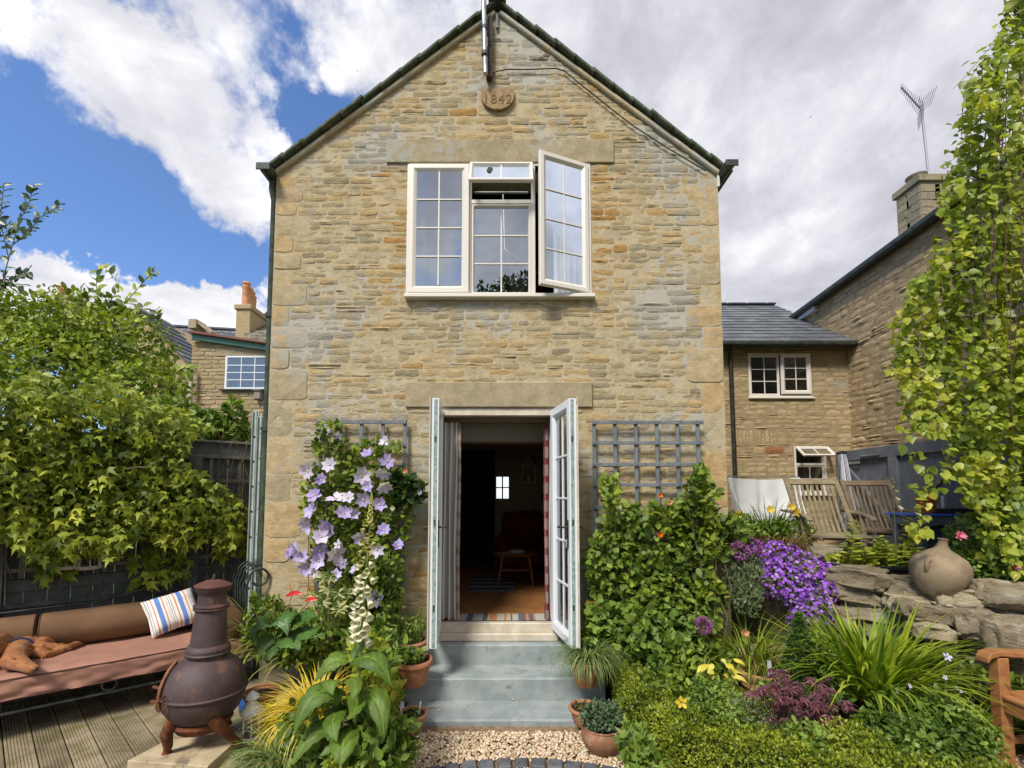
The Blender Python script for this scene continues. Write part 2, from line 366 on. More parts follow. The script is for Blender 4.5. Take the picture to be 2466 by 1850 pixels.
# ------------------------------------------------------------------ stone walls
def plane(P0, U, V, N):
    P0, U, V, N = Vector(P0), Vector(U), Vector(V), Vector(N)
    return lambda u, v, d=0.0: P0 + U * u + V * v + N * d
def courses(v0, v1, hr, rg, forced=()):
    vs = sorted(set([v0, v1] + [f for f in forced if v0 < f < v1])); out = []
    for a, b in zip(vs, vs[1:]):
        v = a
        while v < b - 1e-6:
            h = rg.uniform(*hr)
            if v + h > b - hr[0] * .7: h = b - v
            out.append((v, v + h)); v += h
    return out
def stones_layout(v0, v1, left, right, blocks, hr, wr, rg, forced=(), split=.22):
    res = []
    for va, vb in courses(v0, v1, hr, rg, forced):
        segs = [(left(va), left(vb), right(va), right(vb))]
        for (bu0, bu1, bv0, bv1) in blocks:
            if bv1 <= va + .012 or bv0 >= vb - .012: continue
            ns = []
            for (a0, a1, b0, b1) in segs:
                if bu0 > min(a0, a1) + .03 and bu0 < max(b0, b1): ns.append((a0, a1, bu0, bu0))
                elif bu0 >= max(b0, b1): ns.append((a0, a1, b0, b1)); continue
                if bu1 < max(b0, b1) - .03 and bu1 > min(a0, a1): ns.append((bu1, bu1, b0, b1))
                elif bu1 <= min(a0, a1): ns.append((a0, a1, b0, b1))
            segs = ns
        for (a0, a1, b0, b1) in segs:
            if b0 - a0 < .03: continue
            us = [a0]
            while us[-1] < b0 - 1e-6:
                wv = rg.uniform(*wr) * (1.3 if rg.random() < .2 else 1)
                if us[-1] + wv > b0 - wr[0] * .8: wv = b0 - us[-1]
                us.append(us[-1] + wv)
            for i in range(len(us) - 1):
                l0 = us[i] if i else a0; l1 = (us[i] + rg.uniform(-.012, .012)) if i else a1
                r0 = us[i + 1]; r1 = us[i + 1] + rg.uniform(-.012, .012) if i < len(us) - 2 else b1
                if i == 0: l1 = a1
                if r1 - l1 < .01 and r0 - l0 < .04: continue
                r1 = max(r1, l1 + .012)
                if rg.random() < split and vb - va > .06 and r0 - l0 > .1:
                    t = rg.uniform(.38, .62); m = va + (vb - va) * t; lm = l0 + (l1 - l0) * t; rm = r0 + (r1 - r0) * t
                    res.append([(l0, va), (r0, va), (rm, m), (lm, m)]); res.append([(lm, m), (rm, m), (r1, vb), (l1, vb)])
                else: res.append([(l0, va), (r0, va), (r1, vb), (l1, vb)])
    return res
def stone_mesh(c, T, rg, gap=.007, proud=.02, rough=.014, res=.03, wave=.01, rnd=.5, seed=0.0, pillow=.5):
    (x0, y0), (x1, y1), (x2, y2), (x3, y3) = c
    wu = max(x1 - x0, x2 - x3); hv = max(y3 - y0, y2 - y1)
    nx = max(2, min(12, int(wu / res))); nz_ = max(2, min(7, int(hv / (res * .75))))
    gu, gv = gap / max(wu, .02), gap / max(hv, .02); pr = proud * rg.uniform(.35, 1.15); tilt = rg.uniform(-.3, .3) * proud; tz = rg.uniform(-.3, .45) * proud
    vs = []; fs = []
    for j in range(nz_ + 1):
        for i in range(nx + 1):
            s, t = i / nx, j / nz_
            eu = min(s, 1 - s) * wu; ev = min(t, 1 - t) * hv
            s2 = gu + s * (1 - 2 * gu); t2 = gv + t * (1 - 2 * gv)
            if i in (0, nx) and j in (0, nz_): s2 += (.5 - s) * min(.5, .007 / max(wu, .02)) * 2; t2 += (.5 - t) * .12
            u = (x0 * (1 - s2) + x1 * s2) * (1 - t2) + (x3 * (1 - s2) + x2 * s2) * t2
            v = (y0 * (1 - s2) + y1 * s2) * (1 - t2) + (y3 * (1 - s2) + y2 * s2) * t2
            edge = i in (0, nx) or j in (0, nz_)
            n1_ = noise.noise(Vector((u * 9 + seed, v * 30, seed))); n2_ = noise.noise(Vector((u * 35, v * 60 + seed, seed + 3)))
            d = pr * (pillow if edge else 1) + tilt * (s - .5) + tz * (t - .5) + (rough * (n1_ + .5 * n2_) * (.35 if edge else 1))
            wz = noise.noise(Vector((u * 1.4, v * 2.2, 5.0))) * wave
            ju = n2_ * .004; vs.append(T(u + ju, v + wz + n1_ * .004, d))
    W = nx + 1
    for j in range(nz_):
        for i in range(nx): a = j * W + i; fs.append((a, a + 1, a + W + 1, a + W))
    ring = [i for i in range(W)] + [j * W + nx for j in range(1, nz_ + 1)] + [nz_ * W + i for i in range(nx - 1, -1, -1)] + [j * W for j in range(nz_ - 1, 0, -1)]
    o = len(vs); n_in = T(0, 0, 0) - T(0, 0, 1)
    for k in ring: vs.append(vs[k] + n_in * (proud + .03))
    for k in range(len(ring)): k2 = (k + 1) % len(ring); fs.append((ring[k2], ring[k], o + k, o + k2))
    return vs, fs
def stone_wall(parent, lay, T, m, rg, rndf, nparts=300, stuffname='small_stones', **kw):
    """the largest stones are parts, the rest one part"""
    def area(c): return (c[1][0] - c[0][0]) * (c[3][1] - c[0][1])
    lay = sorted(lay, key=area, reverse=True); rest = MB()
    for k, c in enumerate(lay):
        u = (c[0][0] + c[1][0]) / 2; v = (c[0][1] + c[2][1]) / 2; rnd = min(.999, max(0, rndf(u, v, rg)))
        vs, fs = stone_mesh(c, T, rg, seed=rg.random() * 50, **kw)
        if k < nparts:
            b = MB(); b.add(vs, fs, rnd); b.build('stone', m, parent, smooth=True, origin=T(u, v, 0))
        else: rest.add(vs, fs, rnd)
    if rest.v: rest.build(stuffname, m, parent, smooth=True, kind='stuff')
def ring(mb, T, u0, v0, u1, v1, prof):
    vs = []; fs = []; n = len(prof)
    for (o, d) in prof:
        for (u, v) in ((u0 + o, v0 + o), (u1 - o, v0 + o), (u1 - o, v1 - o), (u0 + o, v1 - o)): vs.append(T(u, v, d))
    for i in range(n):
        j = (i + 1) % n
        for k in range(4): k2 = (k + 1) % 4; fs.append((i * 4 + k, i * 4 + k2, j * 4 + k2, j * 4 + k))
    mb.add(vs, fs); return mb
def tbox(mb, T, u0, u1, v0, v1, d0, d1, c=0.0, rnd=None):
    M = Matrix((T(1, 0, 0) - T(0, 0, 0), T(0, 1, 0) - T(0, 0, 0), T(0, 0, 1) - T(0, 0, 0))).transposed().to_4x4(); M.translation = T(0, 0, 0)
    return mb.box(u0, u1, v0, v1, d0, d1, c, M, rnd)
def sash(parent, T, u0, v0, u1, v1, nx, ny, m_fr, m_gl, t=.05, d=.0, th=.045, bar=.016, ring_name='sash', panes=True, barname='glazing_bar', m_in=None):
    b = MB(); ring(b, T, u0, v0, u1, v1, [(0, d), (0, d + th - .006), (.006, d + th), (t * .6, d + th), (t * .72, d + th - .006), (t, d + th - .022), (t, d)]); b.build(ring_name, m_fr, parent)
    iu0, iv0, iu1, iv1 = u0 + t, v0 + t, u1 - t, v1 - t; g = d + th * .42
    for i in range(1, nx):
        u = iu0 + (iu1 - iu0) * i / nx; q_ = MB(); tbox(q_, T, u - bar / 2, u + bar / 2, iv0, iv1, g - .007, g + .0075, .003); q_.build(barname, m_fr, parent)
    for j in range(1, ny):
        v = iv0 + (iv1 - iv0) * j / ny; q_ = MB(); tbox(q_, T, iu0, iu1, v - bar / 2, v + bar / 2, g - .006, g + .009, .003); q_.build(barname, m_fr, parent)
    if panes:
        for i in range(nx):
            for j in range(ny):
                a0 = iu0 + (iu1 - iu0) * i / nx; a1 = iu0 + (iu1 - iu0) * (i + 1) / nx; b0 = iv0 + (iv1 - iv0) * j / ny; b1 = iv0 + (iv1 - iv0) * (j + 1) / ny
                q_ = MB(); q_.add([T(a0, b0, g), T(a1, b0, g), T(a1, b1, g), T(a0, b1, g)], [(0, 1, 2, 3)]); q_.build('pane', m_gl, parent)
# ================================================================== SETTING
m_soil = mat('soil', (.07, .05, .033), .95, (.12, .09, .06), 14, .9, 60, dirt=((.05, .07, .025), 5, .56))
b = MB(); b.add([(-150, -60, -.03), (150, -60, -.03), (150, 260, -.03), (-150, 260, -.03)], [(0, 1, 2, 3)])
b.build('ground', mat('rough_grass', (.05, .075, .025), .95, (.09, .09, .04), 3, .6, 20), kind='structure')
# planting beds of soil each side of the steps, raised terrace to the right
def heightbed(name, x0, x1, y0, y1, zf, m, step=.07):
    nx = int((x1 - x0) / step); ny = int((y1 - y0) / step); X, Y = np.meshgrid(np.linspace(x0, x1, nx), np.linspace(y0, y1, ny))
    Z = np.array([[zf(x, y) + .03 * noise.noise(Vector((x * 6, y * 6, 0))) + .012 * noise.noise(Vector((x * 25, y * 25, 2))) for x, y in zip(r1, r2)] for r1, r2 in zip(X, Y)])
    V = np.stack([X, Y, Z], -1).reshape(-1, 3); idx = np.arange(nx * ny).reshape(ny, nx)
    Fc = np.stack([idx[:-1, :-1], idx[:-1, 1:], idx[1:, 1:], idx[1:, :-1]], -1).reshape(-1, 4)
    return npmesh(name, V, Fc, m, None, smooth=True, kind='structure')
def bedz(x, y):
    t = min(1, max(0, (x - 1.35) / .9)); u = min(1, max(0, (y - 2.9) / .9))
    return .02 + .3 * t * u
heightbed('flower_bed', .95, 3.2, 2.2, 4.35, bedz, m_soil)
heightbed('side_bed', -1.35, -.83, 2.2, 4.35, lambda x, y: .03, m_soil)
# terrace
TZ = .93
m_flag = mat('flagstone', (.33, .28, .2), .9, (.2, .18, .13), 5, .6, 40, dirt=((.12, .12, .06), 6, .58))
b = MB(); b.box(2.35, 9.5, 4.5, 12, -.02, TZ - .03); b.build('terrace', m_soil, kind='structure')
ter = bpy.data.objects['terrace']; rg = random.Random(3)
y = 4.52
while y < 7.7:
    h = rg.uniform(.4, .6); x = 2.37
    while x < 5.9:
        wv = rg.uniform(.45, .8); b = MB(); b.box(x + .006, min(5.93, x + wv) - .006, y + .006, y + h - .006, TZ - .034, TZ + rg.uniform(-.004, .004), .006); b.build('flagstone', m_flag, ter); x += wv
    y += h
# ================================================================== MAIN HOUSE
HY = 4.35
XL = at(650, 900, HY).x; XR = at(1742, 900, HY).x
def X_(px): return (px - 1233) / F * HY * 1.0
ZE = (at(668, 410, HY).z + at(1722, 424, HY).z) / 2; PK = at(1190, 30, HY); XPK = (XL + XR) / 2
house = thing('stone_house', 'gabled honey stone house with open glazed doors and white three-light window above', 'house', ((XL + XR) / 2, HY, 0))
TH = plane((0, HY, 0), (1, 0, 0), (0, 0, 1), (0, -1, 0))
def uv(px, py): p = at(px, py, HY); return p.x, p.z
WU0, WV1 = uv(983, 397); WU1, WV0 = uv(1424, 714)
DU0 = uv(1046, 1250)[0]; DU1 = uv(1346, 1250)[0]; DV1 = uv(1200, 983)[1]; DV0 = .40
LU0, LV1 = uv(932, 340); LU1, LV0 = uv(1478, 399); LV0 = WV1
EU0, EV1 = uv(978, 922); EU1, EV0 = uv(1426, 983); EV0 = DV1
pk = PK.z; ZE2 = ZE
def gl(v): return XL if v <= ZE2 else XL + (XPK - XL) * (v - ZE2) / (pk - ZE2)
def gr(v): return XR if v <= ZE2 else XR + (XPK - XR) * (v - ZE2) / (pk - ZE2)
HB = HY + 3.6     # back of the front room
m_mort = stonemat('lime_mortar', [(0, (.46, .375, .235)), (1, (.50, .41, .255))], lime=.52, limecol=(.42, .41, .36), bump=.8, strat=(3, 3, 3))
m_wallin = mat('inner_plaster', (.5, .44, .34), .9, (.4, .34, .25), 6, .7, 30)
b = MB(); t_ = .3
def fw(u0, u1, v0, v1): b.box(u0, u1, HY - .007, HY + t_, v0, v1)
fw(XL, WU0, -.3, ZE2); fw(WU1, XR, -.3, ZE2); fw(WU0, DU0, -.3, WV0); fw(DU1, WU1, -.3, WV0); fw(DU0, DU1, DV1, WV0); fw(WU0, WU1, WV1, ZE2); fw(DU0, DU1, -.3, .38)
b.add([(XL, HY - .007, ZE2), (XR, HY - .007, ZE2), (XPK, HY - .007, pk), (XL, HY + t_, ZE2), (XR, HY + t_, ZE2), (XPK, HY + t_, pk)], [(0, 1, 2), (3, 5, 4), (0, 2, 5, 3), (1, 4, 5, 2)])
b.build('wall', m_mort, house)
b = MB(); b.box(XL, XL + .3, HY + t_, HB + .9, -.3, ZE2); b.box(XR - .3, XR, HY + t_, HB + .9, -.3, ZE2); b.add([(XL, HB + .85, 2.6), (XR, HB + .85, 2.6), (XR, HB + .85, ZE2), (XPK, HB + .85, pk - .02), (XL, HB + .85, ZE2)], [(0, 1, 2, 3, 4)]); b.build('side_wall', m_mort, house)
# quoins and stones
rg = random.Random(11)
blocks = [(WU0, WU1, WV0 - .0, WV1), (DU0, DU1, -.3, DV1), (LU0, LU1, WV1, LV1), (EU0, EU1, DV1, EV1)]
DSU0, DSV1 = uv(1150, 222); DSU1, DSV0 = uv(1244, 282); blocks.append((DSU0, DSU1, DSV0, DSV1))
cs = courses(-.05, pk - .12, (.05, .088), rg, forced=(WV0, WV1, LV1, DV1, EV1, ZE2, DSV0, DSV1))
vb_ = [c[0] for c in cs] + [cs[-1][1]]
quo = []
for side in (0, 1):
    v = -.05; k = side
    while v < ZE2 - .1:
        big = rg.uniform(.17, .36) if v < 3.2 else rg.uniform(.1, .2)
        v1 = min([x for x in vb_ if x >= v + big] or [ZE2]); v1 = min(v1, ZE2)
        wv = (rg.uniform(.32, .46) if k % 2 else rg.uniform(.19, .26)) * (1 if v < 3.4 else .85)
        q_ = (XL, XL + wv, v, v1) if side == 0 else (XR - wv, XR, v, v1); quo.append(q_); v = v1; k += 1
class FixedRg: pass
def layout_fixed(cs_, left, right, blocks, wr, rg, split):
    global courses
    old = courses; courses = lambda *a, **k: cs_
    r = stones_layout(0, 1, left, right, blocks, (.05, .09), wr, rg, (), split); courses = old; return r
lay = layout_fixed(cs, gl, gr, blocks + quo, (.12, .29), rg, .13)
def hrnd(u, v, rg):
    r = .40 + .34 * noise.noise(Vector((u * 1.6, v * 2.5, 1))) + rg.gauss(0, .13)
    if v < 2.6: r += .10
    if WV0 - .1 < v < WV1 + .05 and (WU0 - .28 < u < WU0 or WU1 < u < WU1 + .3): r = rg.choice([.62, .85, .95, .8, .5])
    if rg.random() < .035: r = rg.uniform(.8, .97)
    return r
hs = [(0, (.33, .28, .185)), (.25, (.44, .355, .21)), (.5, (.53, .40, .215)), (.72, (.58, .42, .20)), (.88, (.50, .325, .13)), (1, (.46, .23, .07))]
m_stone = stonemat('house_stone', hs, lime=.525, limecol=(.37, .365, .32), bump=1.5)
m_quoin = stonemat('quoin_stone', [(0, (.37, .31, .20)), (.5, (.48, .37, .21)), (1, (.49, .34, .17))], lime=.55, limecol=(.36, .36, .33), bump=.7, strat=(4, 4, 5))
stone_wall(house, lay, TH, m_stone, rg, hrnd, nparts=300 - len(quo), proud=.015, rough=.012, gap=.0045, pillow=.6, wave=.007)
for (u0, u1, v0, v1) in quo:
    vs_, fs_ = stone_mesh([(u0, v0), (u1, v0), (u1, v1), (u0, v1)], TH, rg, gap=.006, proud=.016, rough=.009, res=.05, wave=0, seed=rg.random() * 40, pillow=.75)
    b = MB(); b.add(vs_, fs_, rg.random()); b.build('quoin', m_quoin, house, smooth=True, origin=TH((u0 + u1) / 2, (v0 + v1) / 2))
m_lint = stonemat('lintel_stone', [(0, (.34, .28, .175)), (1, (.38, .31, .195))], lime=.55, limecol=(.36, .36, .31), bump=.5, strat=(3, 3, 3))
b = MB(); tbox(b, TH, LU0, LU1, LV0 + .002, LV1, -.02, .03, .008); b.build('lintel', m_lint, house, label='pale stone lintel over the upper window')
b = MB(); tbox(b, TH, EU0, EU1, EV0 + .002, EV1, -.02, .035, .008); b.build('lintel', m_lint, house, label='plain stone lintel over the garden doors')
# date stone
ds = mat('carved_stone', (.36, .25, .12), .9, (.25, .17, .09), 20, .6, 60, dirt=((.5, .45, .35), 30, .66))
u0, v1 = uv(1159, 224); u1, v0 = uv(1238, 273); uc = (u0 + u1) / 2; rw = (u1 - u0) / 2; hh = v1 - v0
pts = [(uc - rw, v1), (uc - rw, v1 - hh * .3)] + [(uc - rw * math.cos(a), v1 - hh * .3 - hh * .7 * math.sin(a)) for a in [PI * k / 14 for k in range(1, 14)]] + [(uc + rw, v1 - hh * .3), (uc + rw, v1)]
Mx = Matrix(((1, 0, 0, 0), (0, 0, -1, HY), (0, 1, 0, 0), (0, 0, 0, 1)))
b = MB(); b.poly(pts, .05, Mx); dst = b.build('date_stone', ds, house)
b = MB(); b.box(DSU0 + .01, DSU1 - .01, HY - .012, HY + .02, DSV0 + .01, DSV1 - .005, .005); b.build('stone', m_quoin, house)
fc = bpy.data.curves.new('date', 'FONT'); fc.body = '1842'; fc.size = .135; fc.align_x = 'CENTER'; fc.extrude = .0025; fc.space_character = 1.15
fo = bpy.data.objects.new('tmp', fc); COL.objects.link(fo); dg = bpy.context.evaluated_depsgraph_get(); fm = bpy.data.meshes.new_from_object(fo.evaluated_get(dg)); bpy.data.objects.remove(fo)
Mt = Matrix.Translation((uc, HY - .052, v1 - hh * .72)) @ Matrix.Rotation(PI / 2, 4, 'X'); fm.transform(Mt)
dgo = finish('date_numerals', fm, mat('groove_shade', (.19, .125, .06), .95), dst)  # numerals stand proud; the shade of a carved recess is their darker colour
# roof
ROOFM = mat('stone_slates', (.11, .115, .085), .9, (.05, .075, .03), 9, .9, 30, dirt=((.2, .2, .17), 25, .6))
sl = (pk - ZE2) / (XPK - XL); an = math.atan(sl)
oh = .05
for sgn, xe in ((-1, XL), (1, XR)):
    b = MB(); d = Vector((XPK - xe, 0, pk - ZE2)); L = d.length; d.normalize(); nrmv = Vector((-d.z * (1 if d.x > 0 else -1), 0, abs(d.x)))
    p0 = Vector((xe, 0, ZE2)) - d * .1
    ys = (HY - .02, HB + .9)
    vs_ = []
    for yv in ys:
        for (a_, nn_) in ((0, .01), (L + .1, .01), (L + .1, .07), (0, .07)): vs_.append(p0 + d * a_ + nrmv * nn_ + Vector((0, yv, 0)))
    b.add(vs_, [(0, 1, 2, 3), (7, 6, 5, 4), (0, 4, 5, 1), (1, 5, 6, 2), (2, 6, 7, 3), (3, 7, 4, 0)]); b.build('roof', ROOFM, house)
    n_ = 12; step = (L + .12) / n_; r2 = random.Random(4 + sgn)
    for k in range(n_):
        b = MB(); a0 = k * step - .02; tl = r2.uniform(-.008, .012)
        M = Matrix(((d.x, 0, nrmv.x, 0), (0, 1, 0, 0), (d.z, 0, nrmv.z, 0), (0, 0, 0, 1))); M.translation = p0
        ti = Matrix.Translation((a0, 0, .02)) @ Matrix.Rotation(-.055, 4, 'Y')
        b.box(0, step + .045, HY - .09 + tl, HY + .35, 0, .032, .006, M @ ti, r2.random()); b.build('verge_slate', ROOFM, house)
    b = MB(); M = Matrix(((d.x, 0, nrmv.x, 0), (0, 1, 0, 0), (d.z, 0, nrmv.z, 0), (0, 0, 0, 1))); M.translation = p0
    b.box(.02, L + .06, HY - .045, HY + .02, -.035, .012, .01, M); b.build('verge_mortar', m_mort, house)
b = MB(); b.lathe([(.07, 0), (.085, 0), (.085, .0)], 3); b = MB()
b.box(XPK - .09, XPK + .09, HY - .12, HY + .5, pk + .03, pk + .085, .02); b.build('ridge_stone', ROOFM, house)
# gutters: half-round, running back along each side
m_iron = mat('black_iron', (.018, .02, .02), .45, (.04, .05, .035), 12, .3, 50, spec=.5)
m_goo = mat('mossy_gutter', (.03, .038, .028), .55, (.06, .08, .045), 10, .3, 50)
def gutter(xc, zc, y0, y1, r, m):
    b = MB(); vs_ = []; n = 10
    for yv in (y0, y1):
        for rr in (r, r - .008):
            for k in range(n + 1): a = PI + PI * k / n; vs_.append((xc + rr * math.cos(a), yv, zc + rr * math.sin(a)))
    W = n + 1; fs_ = []
    for k in range(n):
        fs_ += [(k, k + 1, 2 * W + k + 1, 2 * W + k), (W + k, 3 * W + k, 3 * W + k + 1, W + k + 1), (k, W + k, W + k + 1, k + 1)]
    fs_.append(tuple(range(W)))
    fs_.append((0, 2 * W, 3 * W, W)); fs_.append((n, W + n, 3 * W + n, 2 * W + n))
    b.add(vs_, fs_); b.box(xc - r - .006, xc + r + .006, y0 - .012, y0 + .002, zc - r - .004, zc + .004, .003); return b.build('gutter', m, house)
gutter(XL - .05, ZE2 - .02, HY - .16, HB + .9, .062, m_goo); gutter(XR + .05, ZE2 - .02, HY - .20, HB + .9, .055, m_iron)
b = MB(); b.box(XR - .01, XR + .012, HY - .03, HY + .04, ZE2 - .16, ZE2 - .02, .003); b.build('gutter_bracket', mat('white_trim', (.7, .66, .6), .5), house)
b = MB(); b.tube([(XL - .05, HY + .02, ZE2 - .07), (XL - .05, HY + .02, ZE2 - .16), (XL - .045, HY + .06, ZE2 - .26), (XL - .045, HY + .06, 2.4)], .036, 12)
b.tube([(XL - .045, HY + .06, 2.42), (XL - .045, HY + .06, -.1)], .04, 12)
b.build('downpipe', m_goo, house, smooth=True)
for z in (3.55, 2.4, 1.1):
    b = MB(); b.tube([(XL - .045, HY + .06, z), (XL - .045, HY + .06, z + .05)], .047, 12); b.box(XL - .09, XL + .0, HY + .02, HY + .1, z + .015, z + .035); b.build('pipe_collar', m_iron, house, smooth=True)
# main window
m_upvc = mat('cream_frame', (.68, .63, .55), .35, spec=.5, bump=.05, bscale=10)
m_white = mat('white_frame', (.74, .76, .77), .3, spec=.5)
m_glass = glassmat('window_glass', .38)
m_glassd = glassmat('door_glass', .12)
b = MB(); TW = plane((0, HY - .005, 0), (1, 0, 0), (0, 0, 1), (0, -1, 0))
ring(b, TW, WU0, WV0, WU1, WV1, [(0, -.06), (0, .012), (.022, .012), (.022, -.06)])
win = b.build('window', m_upvc, house, label='white three-light upper window with its casement swung open')
MU1 = uv(1131, 500)[0]; MU2 = uv(1284, 500)[0]; TRV = uv(1200, 487)[1]
for u in (MU1, MU2):
    q_ = MB(); tbox(q_, TW, u - .02, u + .02, WV0 + .02, WV1 - .02, -.06, .008, .003); q_.build('mullion', m_upvc, win)
q_ = MB(); tbox(q_, TW, MU1 + .02, MU2 - .02, TRV - .022, TRV + .022, -.055, .006, .004); q_.build('transom', m_upvc, win)
sash(win, TW, WU0 + .02, WV0 + .02, MU1 - .0, WV1 - .02, 2, 4, m_upvc, m_glass, t=.078, d=.012, th=.03)
sash(win, TW, MU1 + .02, WV0 + .02, MU2 - .02, TRV - .02, 2, 3, m_upvc, m_glass, t=.03, d=-.045, th=.045)
# top vent, hung from its head, bottom pushed out
VT = WV1 - .022; vh = .31; va = math.radians(25)
TV = plane((0, HY - .022, VT), (1, 0, 0), (0, -math.sin(va), -math.cos(va)), (0, -math.cos(va), math.sin(va)))
sash(win, TV, MU1 + .004, 0.0, MU2 - .004, vh, 2, 1, m_upvc, m_glass, t=.042, d=0, th=.035)
q_ = MB(); tbox(q_, TW, MU1 + .05, MU2 - .05, TRV + .10, TRV + .112, -.03, -.0, .002); q_.build('stay', mat('zinc', (.4, .42, .38), .4, metal=.8), win)
# open casement
ha = math.radians(21); hx = WU1 - .028; cw = (WU1 - .028) - (MU2 + .012)
TC = plane((hx, HY - .02, 0), (-math.cos(ha), -math.sin(ha), 0), (0, 0, 1), (math.sin(ha) * 1.0, -math.cos(ha), 0))
sash(win, TC, 0, WV0 + .02, cw, WV1 - .018, 2, 4, m_upvc, m_glass, t=.07, d=-.02, th=.04)
q_ = MB(); q_.tube([TC(.05, WV0 + .03, -.02), (hx - .12, HY + .0, WV0 + .035), (hx - .3, HY + .0, WV0 + .03)], .006, 6); q_.build('stay', m_iron, win)
q_ = MB(); SU0 = uv(977, 720)[0]; SU1 = uv(1431, 720)[0]; tbox(q_, TH, SU0, SU1, WV0 - .042, WV0 - .002, -.02, .085, .006); q_.build('sill', m_upvc, win)
q_ = MB(); tbox(q_, TH, WU0 + .002, WU1 - .002, WV0 - .004, WV0 + .016, -.28, -.06); q_.build('inner_sill', m_white, win)
# upper room, dark
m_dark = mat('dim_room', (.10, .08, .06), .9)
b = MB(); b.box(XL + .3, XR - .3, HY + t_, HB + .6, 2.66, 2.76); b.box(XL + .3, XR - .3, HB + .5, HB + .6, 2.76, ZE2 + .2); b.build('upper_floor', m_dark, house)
def drape(parent, name, x0, x1, y, z0, z1, m, folds=5, amp=.02, gather=0.0, label=None, cat=None, n=40):
    V = []; Fc = []; nz_ = 24
    for j in range(nz_ + 1):
        t = j / nz_; z = z0 + (z1 - z0) * t
        for i in range(n + 1):
            s = i / n; pinch = 1 - gather * math.exp(-((t - .4) / .18) ** 2)
            x = x0 + (x1 - x0) * s * pinch
            V.append((x + .004 * math.sin(7 * t + 9 * s), y + amp * math.sin(s * folds * 2 * PI + .5 * math.sin(5 * t)) * (1.2 - .4 * t), z))
    W = n + 1
    for j in range(nz_):
        for i in range(n): a = j * W + i; Fc.append((a, a + 1, a + W + 1, a + W))
    o = npmesh(name, V, Fc, m, parent, {'rnd': [.5] * len(V)}, smooth=True, label=label)
    if cat: tag(o, label, cat)
    return o
m_net = mat('net_curtain', (.75, .75, .78), .9)
drape(None, 'net_curtain', WU0 + .04, WU0 + .16, HY + .16, WV0 + .02, WV1 - .45, m_net, 3, .015, 0, 'thin white curtain hanging inside the left light of the upper window', 'curtain')
drape(None, 'net_curtain', WU1 - .36, WU1 - .05, HY + .16, WV0 + .02, WV1 - .12, m_net, 5, .02, 0, 'white curtain gathered behind the swung-open upper casement', 'curtain')
# mast on the gable
m_galv = mat('galvanised_steel', (.42, .45, .44), .38, (.3, .33, .32), 14, .15, 40, metal=.7)
P0 = at(1178, 190, HY - .06); P1 = at(1180, 116, HY - .06)
mast = thing('aerial_mast', 'grey metal pole clamped to a dark board at the gable top', 'pole', P0)
b = MB(); b.box(P0.x - .03, P0.x + .03, HY - .085, HY - .024, P0.z, P1.z, .004); b.box(P0.x - .015, P0.x + .03, HY - .085, HY - .03, P1.z, P1.z + .33, .004); b.build('backboard', mat('brown_board', (.06, .035, .03), .7), mast)
b = MB(); b.tube([at(1169, 178, HY - .13), at(1166, 60, HY - .15), at(1163, -90, HY - .16)], .024, 14); b.build('pole', m_galv, mast, smooth=True)
for yy in (130, 68):
    b = MB(); p = at(1167, yy, HY - .145); b.tube([p - Vector((0, 0, .018)), p + Vector((0, 0, .018))], .032, 12); b.bar(p, p + Vector((.03, .08, 0)), .02, .02); b.build('clamp', m_iron, mast)
b = MB(); b.tube([at(1172, 140, HY - .12), at(1169, 178, HY - .115)], .012, 8); b.build('copper_fitting', mat('copper', (.5, .3, .18), .35, metal=.8), mast, smooth=True)
b = MB(); p = at(1197, 45, HY - .02); b.box(p.x - .012, p.x + .012, HY - .04, HY - .02, p.z - .12, p.z + .04); b.build('bracket', m_iron, mast)
b = MB(); pts = [(1187, 178), (1195, 172), (1225, 167), (1260, 168), (1310, 166), (1340, 165), (1360, 172), (1400, 205), (1450, 245), (1520, 300), (1600, 352), (1700, 412)]
b.tube([at(x, y, HY - .035) for x, y in pts], .006, 5); tag(b.build('cable', m_iron), 'black cable running from the gable pole down under the roof edge', 'cable')
# ------------------------------------------------------------------ steps
m_step = mat('blue_grey_paint', (.235, .27, .265), .75, (.31, .34, .33), 5, .35, 60, dirt=((.19, .18, .13), 9, .63))
steps = thing('garden_steps', 'three blue-grey painted steps leading up to the open doors', 'steps', (0, 3.7, 0))
def stepbox(pxl, pxr, yf, yb, z0, z1, ref):
    x0 = at(pxl, ref, yf).x; x1 = at(pxr, ref, yf).x
    n = 24; b = MB(); c = .012
    prof = [(yb, z0), (yb, z1), (yf + c, z1), (yf, z1 - c), (yf, z0)]
    vs_ = []; fs_ = []
    for i in range(n + 1):
        x = x0 + (x1 - x0) * i / n
        for k, (yy, zz) in enumerate(prof):
            j = noise.noise(Vector((x * 4, zz * 3, k))) * .006; vs_.append((x, yy + (j if 1 < k else 0), zz + (j if 0 < k < 4 else 0)))
    for i in range(n):
        for k in range(4): a = i * 5 + k; fs_.append((a, a + 1, a + 6, a + 5))
    fs_.append((0, 1, 2, 3, 4)); fs_.append(tuple(n * 5 + k for k in (4, 3, 2, 1, 0)))
    b.add(vs_, fs_); return b.build('step', m_step, steps)
Yp = at(0, 0, 1); 
def yfor(py, z): return atz(1233, py, z).y
YA = yfor(1553, .40); YB = yfor(1634, .225); YC = yfor(1734, .045)
stepbox(1018, 1384, YA, HY, -.1, .40, 1553); stepbox(968, 1457, YB, YA - .002, -.1, .225, 1634); stepbox(962, 1455, YC, YB - .002, -.1, .045, 1734)
